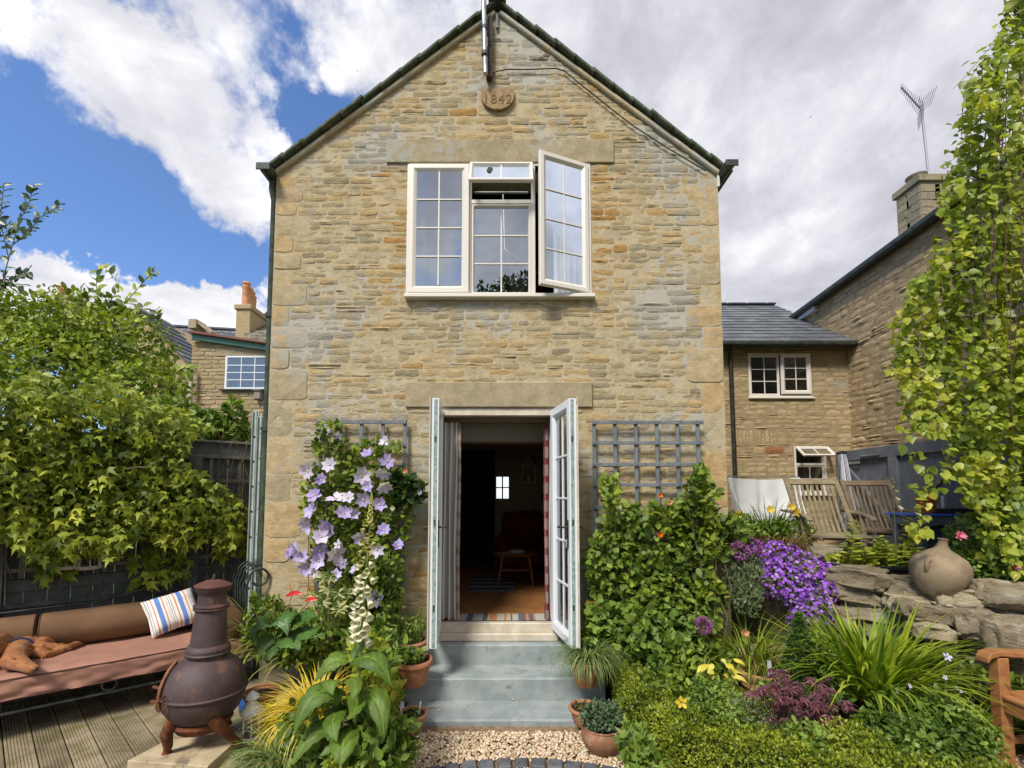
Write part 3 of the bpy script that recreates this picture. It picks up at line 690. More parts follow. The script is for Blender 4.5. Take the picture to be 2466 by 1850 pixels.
# ------------------------------------------------------------------ door frame and leaves
m_oak = mat('cream_door_frame', (.62, .55, .44), .5, (.5, .43, .33), 6, .2, 30, dirt=((.2, .2, .12), 14, .64))
DV0s = .402
dfr = MB(); TD = plane((0, HY + .0, 0), (1, 0, 0), (0, 0, 1), (0, -1, 0))
tbox(dfr, TD, DU0 - .0, DU0 + .05, DV0s, DV1 - .003, -.09, .008, .003); tbox(dfr, TD, DU1 - .05, DU1, DV0s, DV1 - .003, -.09, .008, .003); tbox(dfr, TD, DU0 + .05, DU1 - .05, DV1 - .075, DV1 - .003, -.09, .01, .004)
dfo = dfr.build('door_frame', m_oak, house)
ZS = .555
q_ = MB(); tbox(q_, TD, DU0 + .05, DU1 - .05, .47, ZS, -.10, -.0, .005); tbox(q_, TD, DU0 + .02, DU1 - .02, .403, .47, -.08, .05, .006); q_.build('threshold', m_oak, dfo)
q_ = MB(); tbox(q_, TD, DU0 + .05, DU1 - .05, ZS + .001, ZS + .006, -.08, -.07); q_.build('weather_seal', m_iron, dfo)
m_seal = mat('green_sealed_edge', (.16, .26, .24), .4, (.35, .4, .38), 30, .2, 60)
def door_leaf(hx, sgn, ang, label):
    # hinged on the frame, opened outward by ang from closed
    wl = .575; c, s = math.cos(ang), math.sin(ang)
    U = Vector((-sgn * c, -s, 0)); N = Vector((sgn * s, -c, 0))   # N = outer face when closed
    T = plane((hx, HY - .015, 0), U, (0, 0, 1), N); v0, v1 = .515, DV1 - .03
    b = MB(); tt = .095
    ring(b, T, 0, v0, wl, v1, [(0, -.035), (0, .028), (.004, .032), (tt * .7, .032), (tt, .016), (tt, -.019), (tt * .7, -.035)])
    d = b.build('door', m_white, house, label=label)
    iu0, iu1, iv0, iv1 = tt, wl - tt, v0 + tt, v1 - tt; ny = 5
    for j in range(1, ny):
        v = iv0 + (iv1 - iv0) * j / ny; q = MB(); tbox(q, T, iu0, iu1, v - .009, v + .009, -.012, .012, .002); q.build('glazing_bar', m_white, d)
    u = (iu0 + iu1) / 2; q = MB(); tbox(q, T, u - .008, u + .008, iv0, iv1, -.01, .01, .002); q.build('glazing_bar', m_white, d)
    for i in range(2):
        for j in range(ny):
            a0 = iu0 + (iu1 - iu0) * i / 2; a1 = iu0 + (iu1 - iu0) * (i + 1) / 2; b0 = iv0 + (iv1 - iv0) * j / ny; b1 = iv0 + (iv1 - iv0) * (j + 1) / ny
            q = MB(); q.add([T(a0, b0, 0), T(a1, b0, 0), T(a1, b1, 0), T(a0, b1, 0)], [(0, 1, 2, 3)]); q.build('pane', m_glassd, d)
    q = MB(); tbox(q, T, wl, wl + .004, v0 + .01, v1 - .01, -.022, .006); q.build('lock_strip', m_seal, d)
    q = MB(); tbox(q, T, wl - .012, wl + .016, v0 - .01, v1 + .012, .032, .042, .002); q.build('cover_strip', m_oak, d)
    for z in (v0 + .3, v0 + 1.0, v0 + 1.7):
        q = MB(); tbox(q, T, wl + .004, wl + .0065, z, z + .05, -.016, -.002); q.build('lock_bolt', m_iron, d)
    for dd in (-1, 1):
        q = MB(); f = -.035 if dd < 0 else .042
        tbox(q, T, wl - .062, wl - .03, 1.33, 1.56, f, f + dd * .008, .002)
        q.tube([T(wl - .046, 1.5, f), T(wl - .046, 1.5, f + dd * .05), T(wl - .06, 1.5, f + dd * .055), T(wl - .16, 1.495, f + dd * .055)], .009, 8)
        q.build('handle', m_iron, d)
    for z in (v0 + .2, v0 + .95, v0 + 1.75):
        q = MB(); q.tube([T(-.004, z, .035), T(-.004, z + .09, .035)], .011, 8); q.build('hinge', m_white, d, smooth=True)
    return d, T, wl
dl, TL_, wl_ = door_leaf(DU0 + .045, -1, math.radians(85), 'white glazed door leaf swung open against the left jamb, seen edge on')
dr, TR_, wl_ = door_leaf(DU1 - .045, 1, math.radians(101), 'white glazed door leaf swung open on the right with keys in its lock')
keys = MB(); 
for k in range(3): keys.bar(TR_(wl_ - .046, 1.40, -.05) + Vector((0, .004 * k, 0)), TR_(wl_ - .04 - .012 * k, 1.33, -.055), .012, .003)
tag(keys.build('key_bunch', m_galv), 'bunch of keys hanging from the lock of the right door leaf', 'keys')
# ------------------------------------------------------------------ front room
m_floor = mat('cork_floor', (.36, .17, .06), .45, (.26, .11, .04), 8, .15, 40, stretch=(1, 3, 1))
room = thing('front_room', 'dim room with brown floor seen through the open garden doors', 'room', (0, HY + 1.5, .5)); room['kind'] = 'structure'; del room['category']
ZF = .54
b = MB(); b.box(XL + .3, XR - .3, HY + .095, HB, .3, ZF); b.build('floor', m_floor, room)
b = MB(); b.box(XL + .3, XR - .3, HY + t_, HB, 2.56, 2.655); b.box(DU0 - .3, DU1 + .3, HY + .55, HY + .75, 2.36, 2.56, .01); b.build('ceiling', mat('ceiling_paint', (.3, .27, .22), .9), room)
m_rub = stonemat('whitewashed_stone', [(0, (.30, .27, .2)), (1, (.36, .32, .25))], bump=1.0)
wx0 = at(1194, 1175, HB).x; wx1 = at(1225, 1175, HB).x; wz0 = at(1210, 1201, HB).z; wz1 = at(1210, 1147, HB).z
b = MB(); f = lambda a, c, e, g: b.box(a, c, HB, HB + .3, e, g)
f(XL + .3, wx0, ZF, 2.56); f(wx1, XR - .3, ZF, 2.56); f(wx0, wx1, ZF, wz0); f(wx0, wx1, wz1, 2.56); b.build('back_wall', m_rub, room)
b = MB(); TB_ = plane((0, HB, 0), (1, 0, 0), (0, 0, 1), (0, -1, 0)); tbox(b, TB_, (wx0 + wx1) / 2 - .012, (wx0 + wx1) / 2 + .012, wz0, wz1, -.2, -.18); tbox(b, TB_, wx0, wx1, (wz0 + wz1) / 2 - .01, (wz0 + wz1) / 2 + .01, -.2, -.182); b.build('window_bars', m_dark, room)
b = MB(); xd0 = at(1108, 1200, HB).x - 1.2; xd1 = wx1 - .0
b.box(at(1108, 1100, HB - .05).x, at(1192, 1100, HB - .05).x, HB - .06, HB - .01, ZF, at(1150, 1075, HB).z); b.build('dark_doorway', mat('doorway_shade', (.006, .005, .005), .9), room)  # solid box; the darkness of the unlit doorway is put into its colour
b = MB(); p0 = at(1160, 1063, HB - .08); b.box(at(1100, 1063, HB - .08).x, at(1240, 1063, HB - .08).x, HB - .1, HB - .01, p0.z - .04, p0.z + .03, .01); b.build('shelf', m_dark, room)
# curtains
def checkmat(name, a, b_, c3):
    m = bpy.data.materials.new(name); m.use_nodes = True; t = NT(m.node_tree); pos = t.n('ShaderNodeNewGeometry').outputs['Position']
    s_ = t.n('ShaderNodeSeparateXYZ', {0: pos}); z = s_.outputs[2]
    f1 = t.math('GREATER_THAN', t.math('FRACT', t.math('MULTIPLY', z, 5.6)), .62); f2 = t.math('GREATER_THAN', t.math('FRACT', t.math('MULTIPLY', z, 45)), .7)
    f3 = t.math('GREATER_THAN', t.math('FRACT', t.math('MULTIPLY', s_.outputs[0], 22)), .5)
    c = t.mix(t.math('MULTIPLY', f2, .5), a, c3); c = t.mix(t.math('MULTIPLY', f1, t.math('ADD', .55, t.math('MULTIPLY', f3, .45))), c, b_)
    p = t.n('ShaderNodeBsdfPrincipled', {'Base Color': c, 'Roughness': .9, 'Specular IOR Level': .1}); t.n('ShaderNodeOutputMaterial', {0: p.outputs[0]}); return m
m_chkp = checkmat('pale_check', (.42, .36, .29), (.27, .17, .14), (.3, .2, .17)); m_chkr = checkmat('red_check', (.28, .19, .17), (.15, .014, .02), (.2, .08, .08))
m_line = mat('curtain_lining', (.50, .48, .45), .9)
YC1 = HY + .14
o = drape(None, 'curtain', DU0 - .02, DU0 + .2, YC1, ZF + .02, 2.5, m_line, 4, .03, 0, 'grey-lined curtain with faded check edge inside the left door jamb', 'curtain')
drape(o, 'check_edge', DU0 + .19, DU0 + .235, YC1 - .01, ZF + .02, 2.5, m_chkp, 1, .01)
o = drape(None, 'curtain', DU1 - .10, DU1 + .02, YC1, ZF + .02, 2.5, m_line, 3, .02, 0, 'curtain with red check edge inside the right door jamb', 'curtain')
drape(o, 'check_edge', DU1 - .135, DU1 - .09, YC1 - .01, ZF + .02, 2.5, m_chkr, 1, .012)
# rugs
def stripemat(name, stops, axis, x0, x1):
    m = bpy.data.materials.new(name); m.use_nodes = True; t = NT(m.node_tree); pos = t.n('ShaderNodeNewGeometry').outputs['Position']
    s_ = t.n('ShaderNodeSeparateXYZ', {0: pos}).outputs[axis]; v = t.n('ShaderNodeMapRange', {0: s_, 1: x0, 2: x1}).outputs[0]
    c = t.ramp(v, stops, 'CONSTANT'); c = t.mix(t.math('MULTIPLY', t.noise(pos, 90, 3), .35), c, (.2, .18, .16))
    p = t.n('ShaderNodeBsdfPrincipled', {'Base Color': c, 'Roughness': .95, 'Specular IOR Level': .1}); t.n('ShaderNodeOutputMaterial', {0: p.outputs[0]}); return m
rx0 = atz(1082, 1495, ZF).x; rx1 = atz(1345, 1495, ZF).x
G, BL, OR, CR, RD = (.42, .43, .38), (.10, .10, .13), (.5, .2, .08), (.5, .42, .28), (.3, .1, .06)
st = [(0, OR), (.06, CR), (.10, G), (.15, BL), (.21, G), (.30, BL), (.345, CR), (.36, OR), (.43, CR), (.46, G), (.50, OR), (.52, CR), (.56, BL), (.575, CR), (.60, G), (.63, BL), (.70, OR), (.73, BL), (.77, OR), (.79, G), (.88, BL), (.93, OR)]
b = MB(); b.box(rx0, rx1, HY + .105, HY + .36, ZF + .001, ZF + .014, .004); tag(b.build('rug', stripemat('kilim', st, 0, rx0, rx1)), 'multicoloured striped mat just inside the doorway', 'rug')
ra = atz(1125, 1425, ZF); rb_ = atz(1238, 1388, ZF)
b = MB(); b.box(ra.x - .02, atz(1240, 1425, ZF).x, ra.y, rb_.y, ZF + .001, ZF + .016, .004)
st2 = []; 
for k in range(8): st2 += [(k / 8, (.12, .14, .2)), (k / 8 + .06, (.35, .35, .35) if k % 2 else (.05, .06, .12))]
tag(b.build('rug', stripemat('blue_rug_wool', st2, 1, ra.y, rb_.y)), 'blue and grey striped rug under the small table indoors', 'rug')
# table, book, armchair, lantern
m_tw = mat('warm_table_wood', (.30, .13, .045), .4, (.2, .08, .03), 10, .1, 30, stretch=(1, 8, 1))
tp = atz(1242, 1412, ZF); TT = ZF + .42; tab = thing('side_table', 'small oval wooden side table with splayed legs inside the room', 'table', (tp.x, tp.y, ZF))
b = MB(); b.lathe([(0, -.012), (.30, -.012), (.315, 0), (.30, .012), (0, .012)], 32, Matrix.Translation((tp.x, tp.y + .12, TT)) @ Matrix.Diagonal((1, .75, 1, 1))); b.build('tabletop', m_tw, tab, smooth=True)
for sx in (-1, 1):
    for sy in (-1, 1): b = MB(); b.tube([(tp.x + sx * .18, tp.y + .12 + sy * .11, TT - .012), (tp.x + sx * .24, tp.y + .12 + sy * .15, ZF)], [.02, .012], 8); b.build('leg', m_tw, tab, smooth=True)
b = MB(); b.box(tp.x - .2, tp.x + .2, tp.y - .0, tp.y + .24, ZF + .2, ZF + .212, .003); b.build('shelf', m_tw, tab)
b = MB(); r2 = random.Random(2)
for k in range(3): b.box(-.09 + r2.uniform(-.01, .01), .09, -.06, .06, k * .014, k * .014 + .012, .002, Matrix.Translation((tp.x + .02, tp.y + .1, TT + .014)) @ Matrix.Rotation(r2.uniform(-.3, .3), 4, 'Z'))
tag(b.build('magazines', mat('paper', (.55, .5, .4), .8)), 'small stack of papers lying on the indoor side table', 'papers')
m_redf = mat('dark_red_fabric', (.16, .012, .012), .9, (.1, .01, .01), 10)
ac = at(1262, 1400, HB - .75); ac.z = ZF; arm = thing('armchair', 'dark red armchair behind the indoor side table', 'armchair', ac)
b = MB(); b.box(ac.x - .36, ac.x + .36, ac.y, ac.y + .5, ZF + .08, ZF + .42, .05); b.build('seat', m_redf, arm)
b = MB(); b.box(ac.x - .36, ac.x + .36, ac.y + .46, ac.y + .64, ZF + .3, ZF + .95, .07); b.build('backrest', m_redf, arm)
for sx in (-1, 1): b = MB(); b.box(ac.x + sx * .36 - .07, ac.x + sx * .36 + .07, ac.y - .02, ac.y + .55, ZF + .06, ZF + .6, .05); b.build('armrest', m_redf, arm)
ll = at(1273, 1162, HB - .12); lz = ll.z; lan = thing('wall_lantern', 'white house-shaped candle lantern hanging on the indoor stone wall', 'lantern', ll)
m_offw = mat('offwhite_metal', (.60, .57, .50), .5, (.4, .36, .3), 20, .2, 50)
b = MB(); b.box(ll.x - .12, ll.x + .12, ll.y - .06, ll.y + .1, lz - .02, lz, .004); b.box(ll.x - .12, ll.x + .12, ll.y - .06, ll.y + .1, lz + .3, lz + .32, .004)
for sx in (-1, 1):
    for yy in (-.05, .09): b.box(ll.x + sx * .11 - .01, ll.x + sx * .11 + .01, ll.y + yy - .01, ll.y + yy + .01, lz, lz + .3)
b.build('frame', m_offw, lan)
b = MB(); b.lathe([(.16, .32), (.13, .36), (.05, .44), (.03, .5), (0, .52)], 6, Matrix.Translation((ll.x, ll.y + .02, lz))); b.build('roof', m_offw, lan)
b = MB(); b.lathe([(0, 0), (.035, 0), (.035, .12), (0, .12)], 12, Matrix.Translation((ll.x, ll.y + .02, lz))); b.build('candle', mat('wax', (.6, .55, .45), .5), lan, smooth=True)
# ================================================================== REAR WING (right)
WY = 7.8
wing = thing('rear_wing', 'two-storey stone wing with slate roof behind the house to the right', 'building', (4.5, WY, TZ))
TWg = plane((0, WY, 0), (1, 0, 0), (0, 0, 1), (0, -1, 0))
def uw(px, py, Y=WY): p = at(px, py, Y); return p.x, p.z
gx1 = uw(2058, 900)[0]; ge = uw(1900, 833)[1]
U0, V1 = uw(1800, 851); U1, V0 = uw(1955, 957)
L0, LV1b = uw(1911, 1075); L1, LV0b = uw(1992, 1190)
m_w2 = stonemat('wing_stone', [(0, (.32, .25, .145)), (.5, (.45, .34, .185)), (.85, (.53, .41, .23)), (.95, (.36, .17, .08)), (1, (.33, .12, .06))], lime=.60, bump=.8)
m_mort2 = stonemat('tan_mortar', [(0, (.33, .25, .145)), (1, (.37, .28, .165))], lime=.62, bump=.7, strat=(3, 3, 3))
b = MB(); g = lambda a, c, e, h: b.box(a, c, WY + .004, WY + .3, e, h)
WX0 = 2.0
g(WX0, U0, TZ - .3, ge); g(U1, gx1, TZ + 1.7, ge) ; g(U1, L0, TZ - .3, TZ + 1.7) if L0 > U1 else None
b = MB()
xs = sorted([WX0, U0, U1, L0, L1, gx1])
for a_, c_ in zip(xs, xs[1:]):
    zs = [(TZ - .3, ge)]
    for (p0_, p1_, q0_, q1_) in ((U0, U1, V0, V1), (L0, L1, LV0b, LV1b)):
        if p0_ <= a_ + 1e-6 and c_ <= p1_ + 1e-6:
            zs = [z for (s0, s1) in zs for z in ((s0, min(s1, q0_)), (max(s0, q1_), s1)) if z[1] - z[0] > .01]
    for z in zs: b.box(a_, c_, WY - .006, WY + .3, z[0], z[1])
b.build('wall', m_mort2, wing)
rg = random.Random(21)
arch = [(uw(1770, 1040)[0], uw(1870, 1040)[0], uw(1800, 1070)[1], uw(1800, 1035)[1])]
lay = stones_layout(TZ, ge, lambda v: 3.45, lambda v: gx1, [(U0, U1, V0, V1), (L0, L1, LV0b, LV1b)] + arch, (.06, .12), (.12, .28), rg, (V0, V1, LV0b, LV1b, arch[0][2], arch[0][3]), .15)
a0, a1, c0, c1 = arch[0]; x = a0
while x < a1 - .04: wv = rg.uniform(.05, .08); lay.append([(x, c0), (x + wv, c0), (x + wv - .01, c1), (x - .01, c1)]); x += wv
def wrnd(u, v, rg):
    r = .5 + .4 * noise.noise(Vector((u * 1.8, v * 2, 4))) + rg.gauss(0, .12)
    if abs(v - 2.55) < .14 and L0 - .5 < u < L0: r = rg.choice([.5, .97, 1])
    return min(r, .86) if not (abs(v - 2.55) < .14 and L0 - .5 < u < L0) else r
stone_wall(wing, lay, TWg, m_w2, rg, wrnd, nparts=220, proud=.018, rough=.011, gap=.008, res=.05, wave=.012, pillow=.45)
# roof
m_slate = mat('blue_slate', (.085, .092, .105), .55, (.12, .125, .13), 5, .4, 30, var=.28, spec=.4)
EYr = WY - .18; ezr = ge + .02; RY = 10.2; rzr = at(1800, 736, RY).z
dv = Vector((0, RY - EYr, rzr - ezr)); LR = dv.length; dv.normalize(); nv = Vector((0, -dv.z, dv.y)); rxl, rxr = 3.2, gx1 + .07
b = MB()
for px_, py_ in ((0, 0),):
    c_ = [Vector((rxl, EYr, ezr)), Vector((rxr, EYr, ezr)), Vector((rxr + .03, RY, rzr)), Vector((rxl, RY, rzr))]
    b.add([p - nv * .005 for p in c_] + [p - nv * .08 for p in c_], [(0, 1, 2, 3), (7, 6, 5, 4), (0, 4, 5, 1), (1, 5, 6, 2), (2, 6, 7, 3), (3, 7, 4, 0)])
roof = b.build('roof', m_dark, wing)
M0 = Matrix(((1, 0, 0, 0), (0, dv.y, nv.y, 0), (0, dv.z, nv.z, 0), (0, 0, 0, 1))); nrow = 13; rh = LR / nrow
for j in range(nrow):
    x = rxl - (j % 2) * .13
    while x < rxr - .04:
        wv = rg.uniform(.235, .27); xa, xb = max(x, rxl), min(x + wv, rxr)
        if xb - xa > .05:
            M = Matrix.Translation(Vector((0, EYr, ezr))) @ M0 @ Matrix.Translation((0, j * rh - .02, .012)) @ Matrix.Rotation(-.045, 4, 'X')
            q_ = MB(); q_.box(xa + .002, xb - .002, rg.uniform(-.006, .006), rh + .03, 0, .008, 0, M, rg.random()); q_.build('slate', m_slate, wing)
        x += wv
x = rxl
while x < rxr - .1:
    q_ = MB(); q_.bar((x, RY, rzr + .02), (min(x + .44, rxr), RY, rzr + .02), .2, .05, c=.02); q_.build('ridge_tile', m_slate, wing); x += .45
q_ = MB(); q_.box(3.3, rxr, EYr - .11, EYr + .01, ezr - .10, ezr - .015, .02); q_.build('gutter', m_iron, wing)
q_ = MB(); q_.box(3.3, rxr - .06, EYr + .01, WY, ezr - .11, ezr - .03); q_.build('soffit', m_dark, wing)
dx = uw(1763, 900, WY - .06)[0]; q_ = MB(); q_.tube([(dx - .02, EYr - .04, ezr - .08), (dx - .02, WY - .06, ezr - .2), (dx, WY - .06, TZ)], .036, 10); q_.build('downpipe', m_iron, wing, smooth=True)
m_wglass = glassmat('wing_glass', .06)
b = MB(); ring(b, TWg, U0, V0, U1, V1, [(0, -.06), (0, .012), (.03, .012), (.03, -.06)]); w2 = b.build('window', m_upvc, wing, label='white two-light casement high on the wing')
um = (U0 + U1) / 2
sash(w2, TWg, U0 + .03, V0 + .03, um - .0, V1 - .03, 2, 3, m_upvc, m_wglass, t=.04, d=-.03, th=.03)
sash(w2, TWg, um + .01, V0 + .05, U1 - .015, V1 - .01, 2, 3, m_upvc, m_wglass, t=.075, d=.008, th=.03)
b = MB(); tbox(b, TWg, U0 - .02, U1 + .03, V0 - .03, V0 - .001, -.02, .05, .004); b.build('sill', m_upvc, w2)
m_blind = mat('slatted_blind', (.10, .075, .065), .7)
n_ = 26
for k in range(n_):
    z = V0 + .04 + (V1 - V0 - .08) * k / n_
    b = MB(); b.box(U0 + .03, U1 - .03, WY + .10, WY + .125, z, z + .004, 0, None); b.v = [Vector((p.x, p.y, p.z + (p.y - WY - .11) * .9)) for p in b.v]; b.build('blind_slat', m_blind, w2)
b = MB(); b.box(U0 - .1, U1 + .1, WY + .31, WY + .33, V0 - .1, V1 + .1); b.build('room_shade', m_dark, w2)  # flat sheet behind the glass, the unlit room's shade as its colour
b = MB(); ring(b, TWg, L0, LV0b, L1, LV1b, [(0, -.06), (0, .012), (.03, .012), (.03, -.06)]); w3 = b.build('window', m_upvc, wing, label='small white window of the wing with its vent propped open')
zt = LV0b + (LV1b - LV0b) * .62
q_ = MB(); tbox(q_, TWg, L0 + .03, L1 - .03, zt - .02, zt + .02, -.05, .01, .003); q_.build('transom', m_upvc, w3)
sash(w3, TWg, L0 + .03, LV0b + .03, L1 - .03, zt - .02, 2, 2, m_upvc, m_wglass, t=.03, d=-.03, th=.03)
va = math.radians(52); TV2 = plane((0, WY - .02, LV1b - .03), (1, 0, 0), (0, -math.sin(va), -math.cos(va)), (0, -math.cos(va), math.sin(va)))
sash(w3, TV2, L0 + .02, 0, L1 + .03, .27, 2, 1, m_upvc, m_glass, t=.05, d=0, th=.03)
b = MB(); tbox(b, TWg, L0 - .02, L1 + .05, LV0b - .03, LV0b - .001, -.02, .07, .004); b.build('sill', m_upvc, w3)
b = MB(); b.box(L0 - .1, L1 + .1, WY + .31, WY + .33, LV0b - .1, LV1b + .1); b.build('room_shade', m_dark, w3)  # another dark sheet, interior shade carried by colour
b = MB(); b.lathe([(0, 0), (.1, 0), (.1, .28), (0, .28)], 14, Matrix.Translation((L0 + .14, WY + .16, LV0b + .02))); tag(b.build('blue_tub', mat('blue_plastic', (.02, .1, .45), .4)), 'bright blue tub standing inside the small wing window', 'tub')
# ================================================================== NEIGHBOUR HOUSE (right)
NX = 5.94
nb = thing('neighbour_house', 'tall rubble-walled neighbouring house receding on the right with black gutter', 'house', (NX, 7, TZ))
yA, yB = 4.0, NX / ((1925 - 1233) / F)
pA = atp(1925, 762, (NX, 0, 0), (1, 0, 0)); pB = atp(2265, 520, (NX, 0, 0), (1, 0, 0))
zs_ = lambda yy: pA.z + (pB.z - pA.z) * (yy - pA.y) / (pB.y - pA.y)
TN_ = plane((NX, 0, 0), (0, -1, 0), (0, 0, 1), (-1, 0, 0))
y0_, y1_ = 3.2, pA.y + .05
b = MB(); b.add([(NX - .007, y0_, 0), (NX - .007, y1_, 0), (NX - .007, y1_, zs_(y1_)), (NX - .007, y0_, zs_(y0_)), (NX + 4, y0_, 0), (NX + 4, y1_, 0), (NX + 4, y1_, zs_(y1_)), (NX + 4, y0_, zs_(y0_))],
    [(0, 1, 2, 3), (7, 6, 5, 4), (0, 4, 5, 1), (1, 5, 6, 2), (2, 6, 7, 3), (3, 7, 4, 0)]); b.build('wall', m_mort2, nb)
rg = random.Random(31)
m_w3 = stonemat('rubble_stone', [(0, (.34, .26, .15)), (.5, (.48, .36, .205)), (1, (.56, .43, .26))], lime=.63, bump=.9)
lay = stones_layout(TZ, 5.9, lambda v: -y1_, lambda v: -y0_, [], (.075, .13), (.15, .38), rg, (), .15)
lay = [c for c in lay if c[2][1] < zs_(-(c[0][0] + c[1][0]) / 2) - .08]
stone_wall(nb, lay, TN_, m_w3, rg, lambda u, v, rg: .5 + .35 * noise.noise(Vector((u * 1.5, v * 2, 9))) + rg.gauss(0, .14), nparts=260, proud=.022, rough=.02, gap=.009, res=.055, wave=.04, pillow=.4)
b = MB(); dy = Vector((0, y0_ - y1_, zs_(y0_) - zs_(y1_))).normalized()
b.bar((NX - .09, y1_ + .15, zs_(y1_) - .01), (NX - .09, y0_, zs_(y0_) - .01), .16, .12, c=.03); b.build('gutter', m_iron, nb)
b = MB(); b.bar((NX - .04, y1_ + .1, zs_(y1_) - .09), (NX - .04, y1_ - .62, zs_(y1_ - .62) - .09), .1, .11, c=.004); b.build('soffit_board', mat('pale_soffit', (.62, .64, .68), .5), nb)
b = MB(); b.add([(NX - .1, y1_ + .1, zs_(y1_) + .05), (NX - .1, y0_, zs_(y0_) + .05), (NX + 2.3, y0_, zs_(y0_) + 1.75), (NX + 2.3, y1_ + .1, zs_(y1_) + 1.75), (NX + 4.5, y0_, zs_(y0_) + .05), (NX + 4.5, y1_ + .1, zs_(y1_) + .05)], [(0, 1, 2, 3), (3, 2, 4, 5), (0, 3, 5), (1, 4, 2)]); b.build('roof', m_slate, nb)
# chimney
CY0 = 8.0; c0x = at(2218, 500, CY0).x; c1x = at(2300, 500, CY0).x; cz1 = at(2250, 422, CY0).z; cz0 = at(2218, 600, CY0).z - .4; cd = .5
m_chim = stonemat('chimney_stone', [(0, (.27, .23, .155)), (1, (.38, .31, .20))], lime=.56, limecol=(.17, .165, .10), bump=.8)
chm = MB(); chm.box(c0x, c1x, CY0, CY0 + cd, cz0, cz1 - .12); ch = chm.build('chimney', m_chim, nb)
rg = random.Random(8); z = cz0; hc = .15
while z < cz1 - .2:
    for k in range(2):
        for (T_, wd0) in ((plane((c0x, CY0, 0), (1, 0, 0), (0, 0, 1), (0, -1, 0)), c1x - c0x), (plane((c0x, CY0 + cd, 0), (0, -1, 0), (0, 0, 1), (-1, 0, 0)), cd)):
            mid = wd0 * rg.uniform(.35, .65); a_, c_ = (0, mid) if k == 0 else (mid, wd0)
            q_ = MB(); tbox(q_, T_, a_ + .004, c_ - .004, z + .004, min(z + hc, cz1 - .13) - .004, -.01, .014, .004, rg.random()); q_.build('stone', m_chim, ch)
    z += hc
for (e, za, zb) in ((.05, cz1 - .13, cz1), (.035, at(2218, 548, CY0).z - .03, at(2218, 548, CY0).z + .01)):
    q_ = MB(); q_.box(c0x - e, c1x + e, CY0 - e, CY0 + cd + e, za, zb, .008); q_.build('coping', m_chim, ch)
pc = at(2206, 418, CY0 + .25); q_ = MB(); q_.lathe([(.08, 0), (.09, .06), (.16, .12), (.17, .15), (.14, .15), (.08, .08)], 16, Matrix.Translation((pc.x, pc.y, cz1))); q_.build('cowl', mat('dull_clay', (.28, .2, .15), .8), ch, smooth=True)
# aerial on the chimney
a0_ = at(2237, 425, CY0 + .2); a1_ = at(2216, 232, CY0 + .2); ae = thing('tv_aerial', 'grey television aerial on a tall pole above the neighbour chimney', 'aerial', a0_)
m_ae = mat('aerial_metal', (.42, .36, .42), .5, metal=.3)
b = MB(); b.tube([a0_ - Vector((0, 0, .1)), a1_], .02, 8); b.build('pole', m_ae, ae, smooth=True)
b0 = at(2217, 262, CY0 + .1); b1 = at(2170, 210, CY0 - .1); b = MB(); b.tube([b0, b1], .014, 6); b.build('boom', m_ae, ae)
dd = (b1 - b0); sd_ = Vector((.55, .8, .1)).normalized()
for k in range(11):
    p = b0 + dd * (.08 + .9 * k / 10); hl = .22 - .01 * k; b = MB(); b.tube([p - sd_ * hl, p + sd_ * hl], .005, 5); b.build('element', m_ae, ae)
up_ = Vector((.25, 0, 1)).normalized()
for k in range(6):
    for s_ in (-1, 1): p = b0 + up_ * s_ * (.05 + .045 * k) + Vector((.04 * k * (1 if s_ > 0 else .3), 0, 0)); b = MB(); b.tube([p - sd_ * .3, p + sd_ * .3], .004, 5); b.build('reflector_rod', m_ae, ae)
# ================================================================== FAR BUILDINGS (left)
m_w4 = stonemat('far_stone', [(0, (.30, .23, .14)), (.5, (.40, .31, .18)), (1, (.48, .38, .23))], lime=.66, bump=.5)
def far_wall(name_, label, Y, px0, px1, pyt, holes, rg, nparts=0, cat='building', zb=-.2):
    x0, x1 = at(px0, pyt, Y).x, at(px1, pyt, Y).x; zt_ = at(px0, pyt, Y).z
    bl = thing(name_, label, cat, ((x0 + x1) / 2, Y, 0))
    b = MB(); b.box(x0 + .004, x1, Y + .006, Y + 4, zb, zt_ - .005); b.build('wall', m_mort2, bl)
    T_ = plane((0, Y, 0), (1, 0, 0), (0, 0, 1), (0, -1, 0)); hl = []
    for (a, c, d, e) in holes: hl.append((at(a, c, Y).x, at(d, e, Y).x, at(a, e, Y).z, at(a, c, Y).z))
    lay = stones_layout(1.2, zt_, lambda v: x0, lambda v: x1, hl, (.09, .15), (.2, .42), rg, sum([(h[2], h[3]) for h in hl], ()), .1)
    stone_wall(bl, lay, T_, m_w4, rg, lambda u, v, rg: .5 + .3 * noise.noise(Vector((u, v, 3))) + rg.gauss(0, .17), nparts=nparts, proud=.02, rough=.012, gap=.012, res=.12, wave=.01)
    return bl, x0, x1, zt_, T_, hl
rg = random.Random(41); YA_ = 13.0
A, ax0, ax1, az, TA, hl = far_wall('back_extension', 'flat-topped stone building with green fascia and white window beyond the fence', YA_, 463, 672, 822, [(545, 858, 650, 938), (523, 838, 660, 858), (575, 1043, 588, 1080)], rg)
h = hl[1]; b = MB(); tbox(b, TA, h[0], h[1], h[2], h[3], -.01, .03, .005); b.build('lintel', m_lint, A)
h = hl[0]; b = MB(); ring(b, TA, h[0], h[2], h[1], h[3], [(0, -.01), (0, .03), (.045, .03), (.045, -.01)]); wA = b.build('window', m_white, A, label='white grid window of the flat-topped building')
sash(wA, TA, h[0] + .045, h[2] + .04, h[1] - .045, h[3] - .04, 3, 4, m_white, glassmat('far_glass', .04), t=.02, d=.0, th=.025, bar=.025)
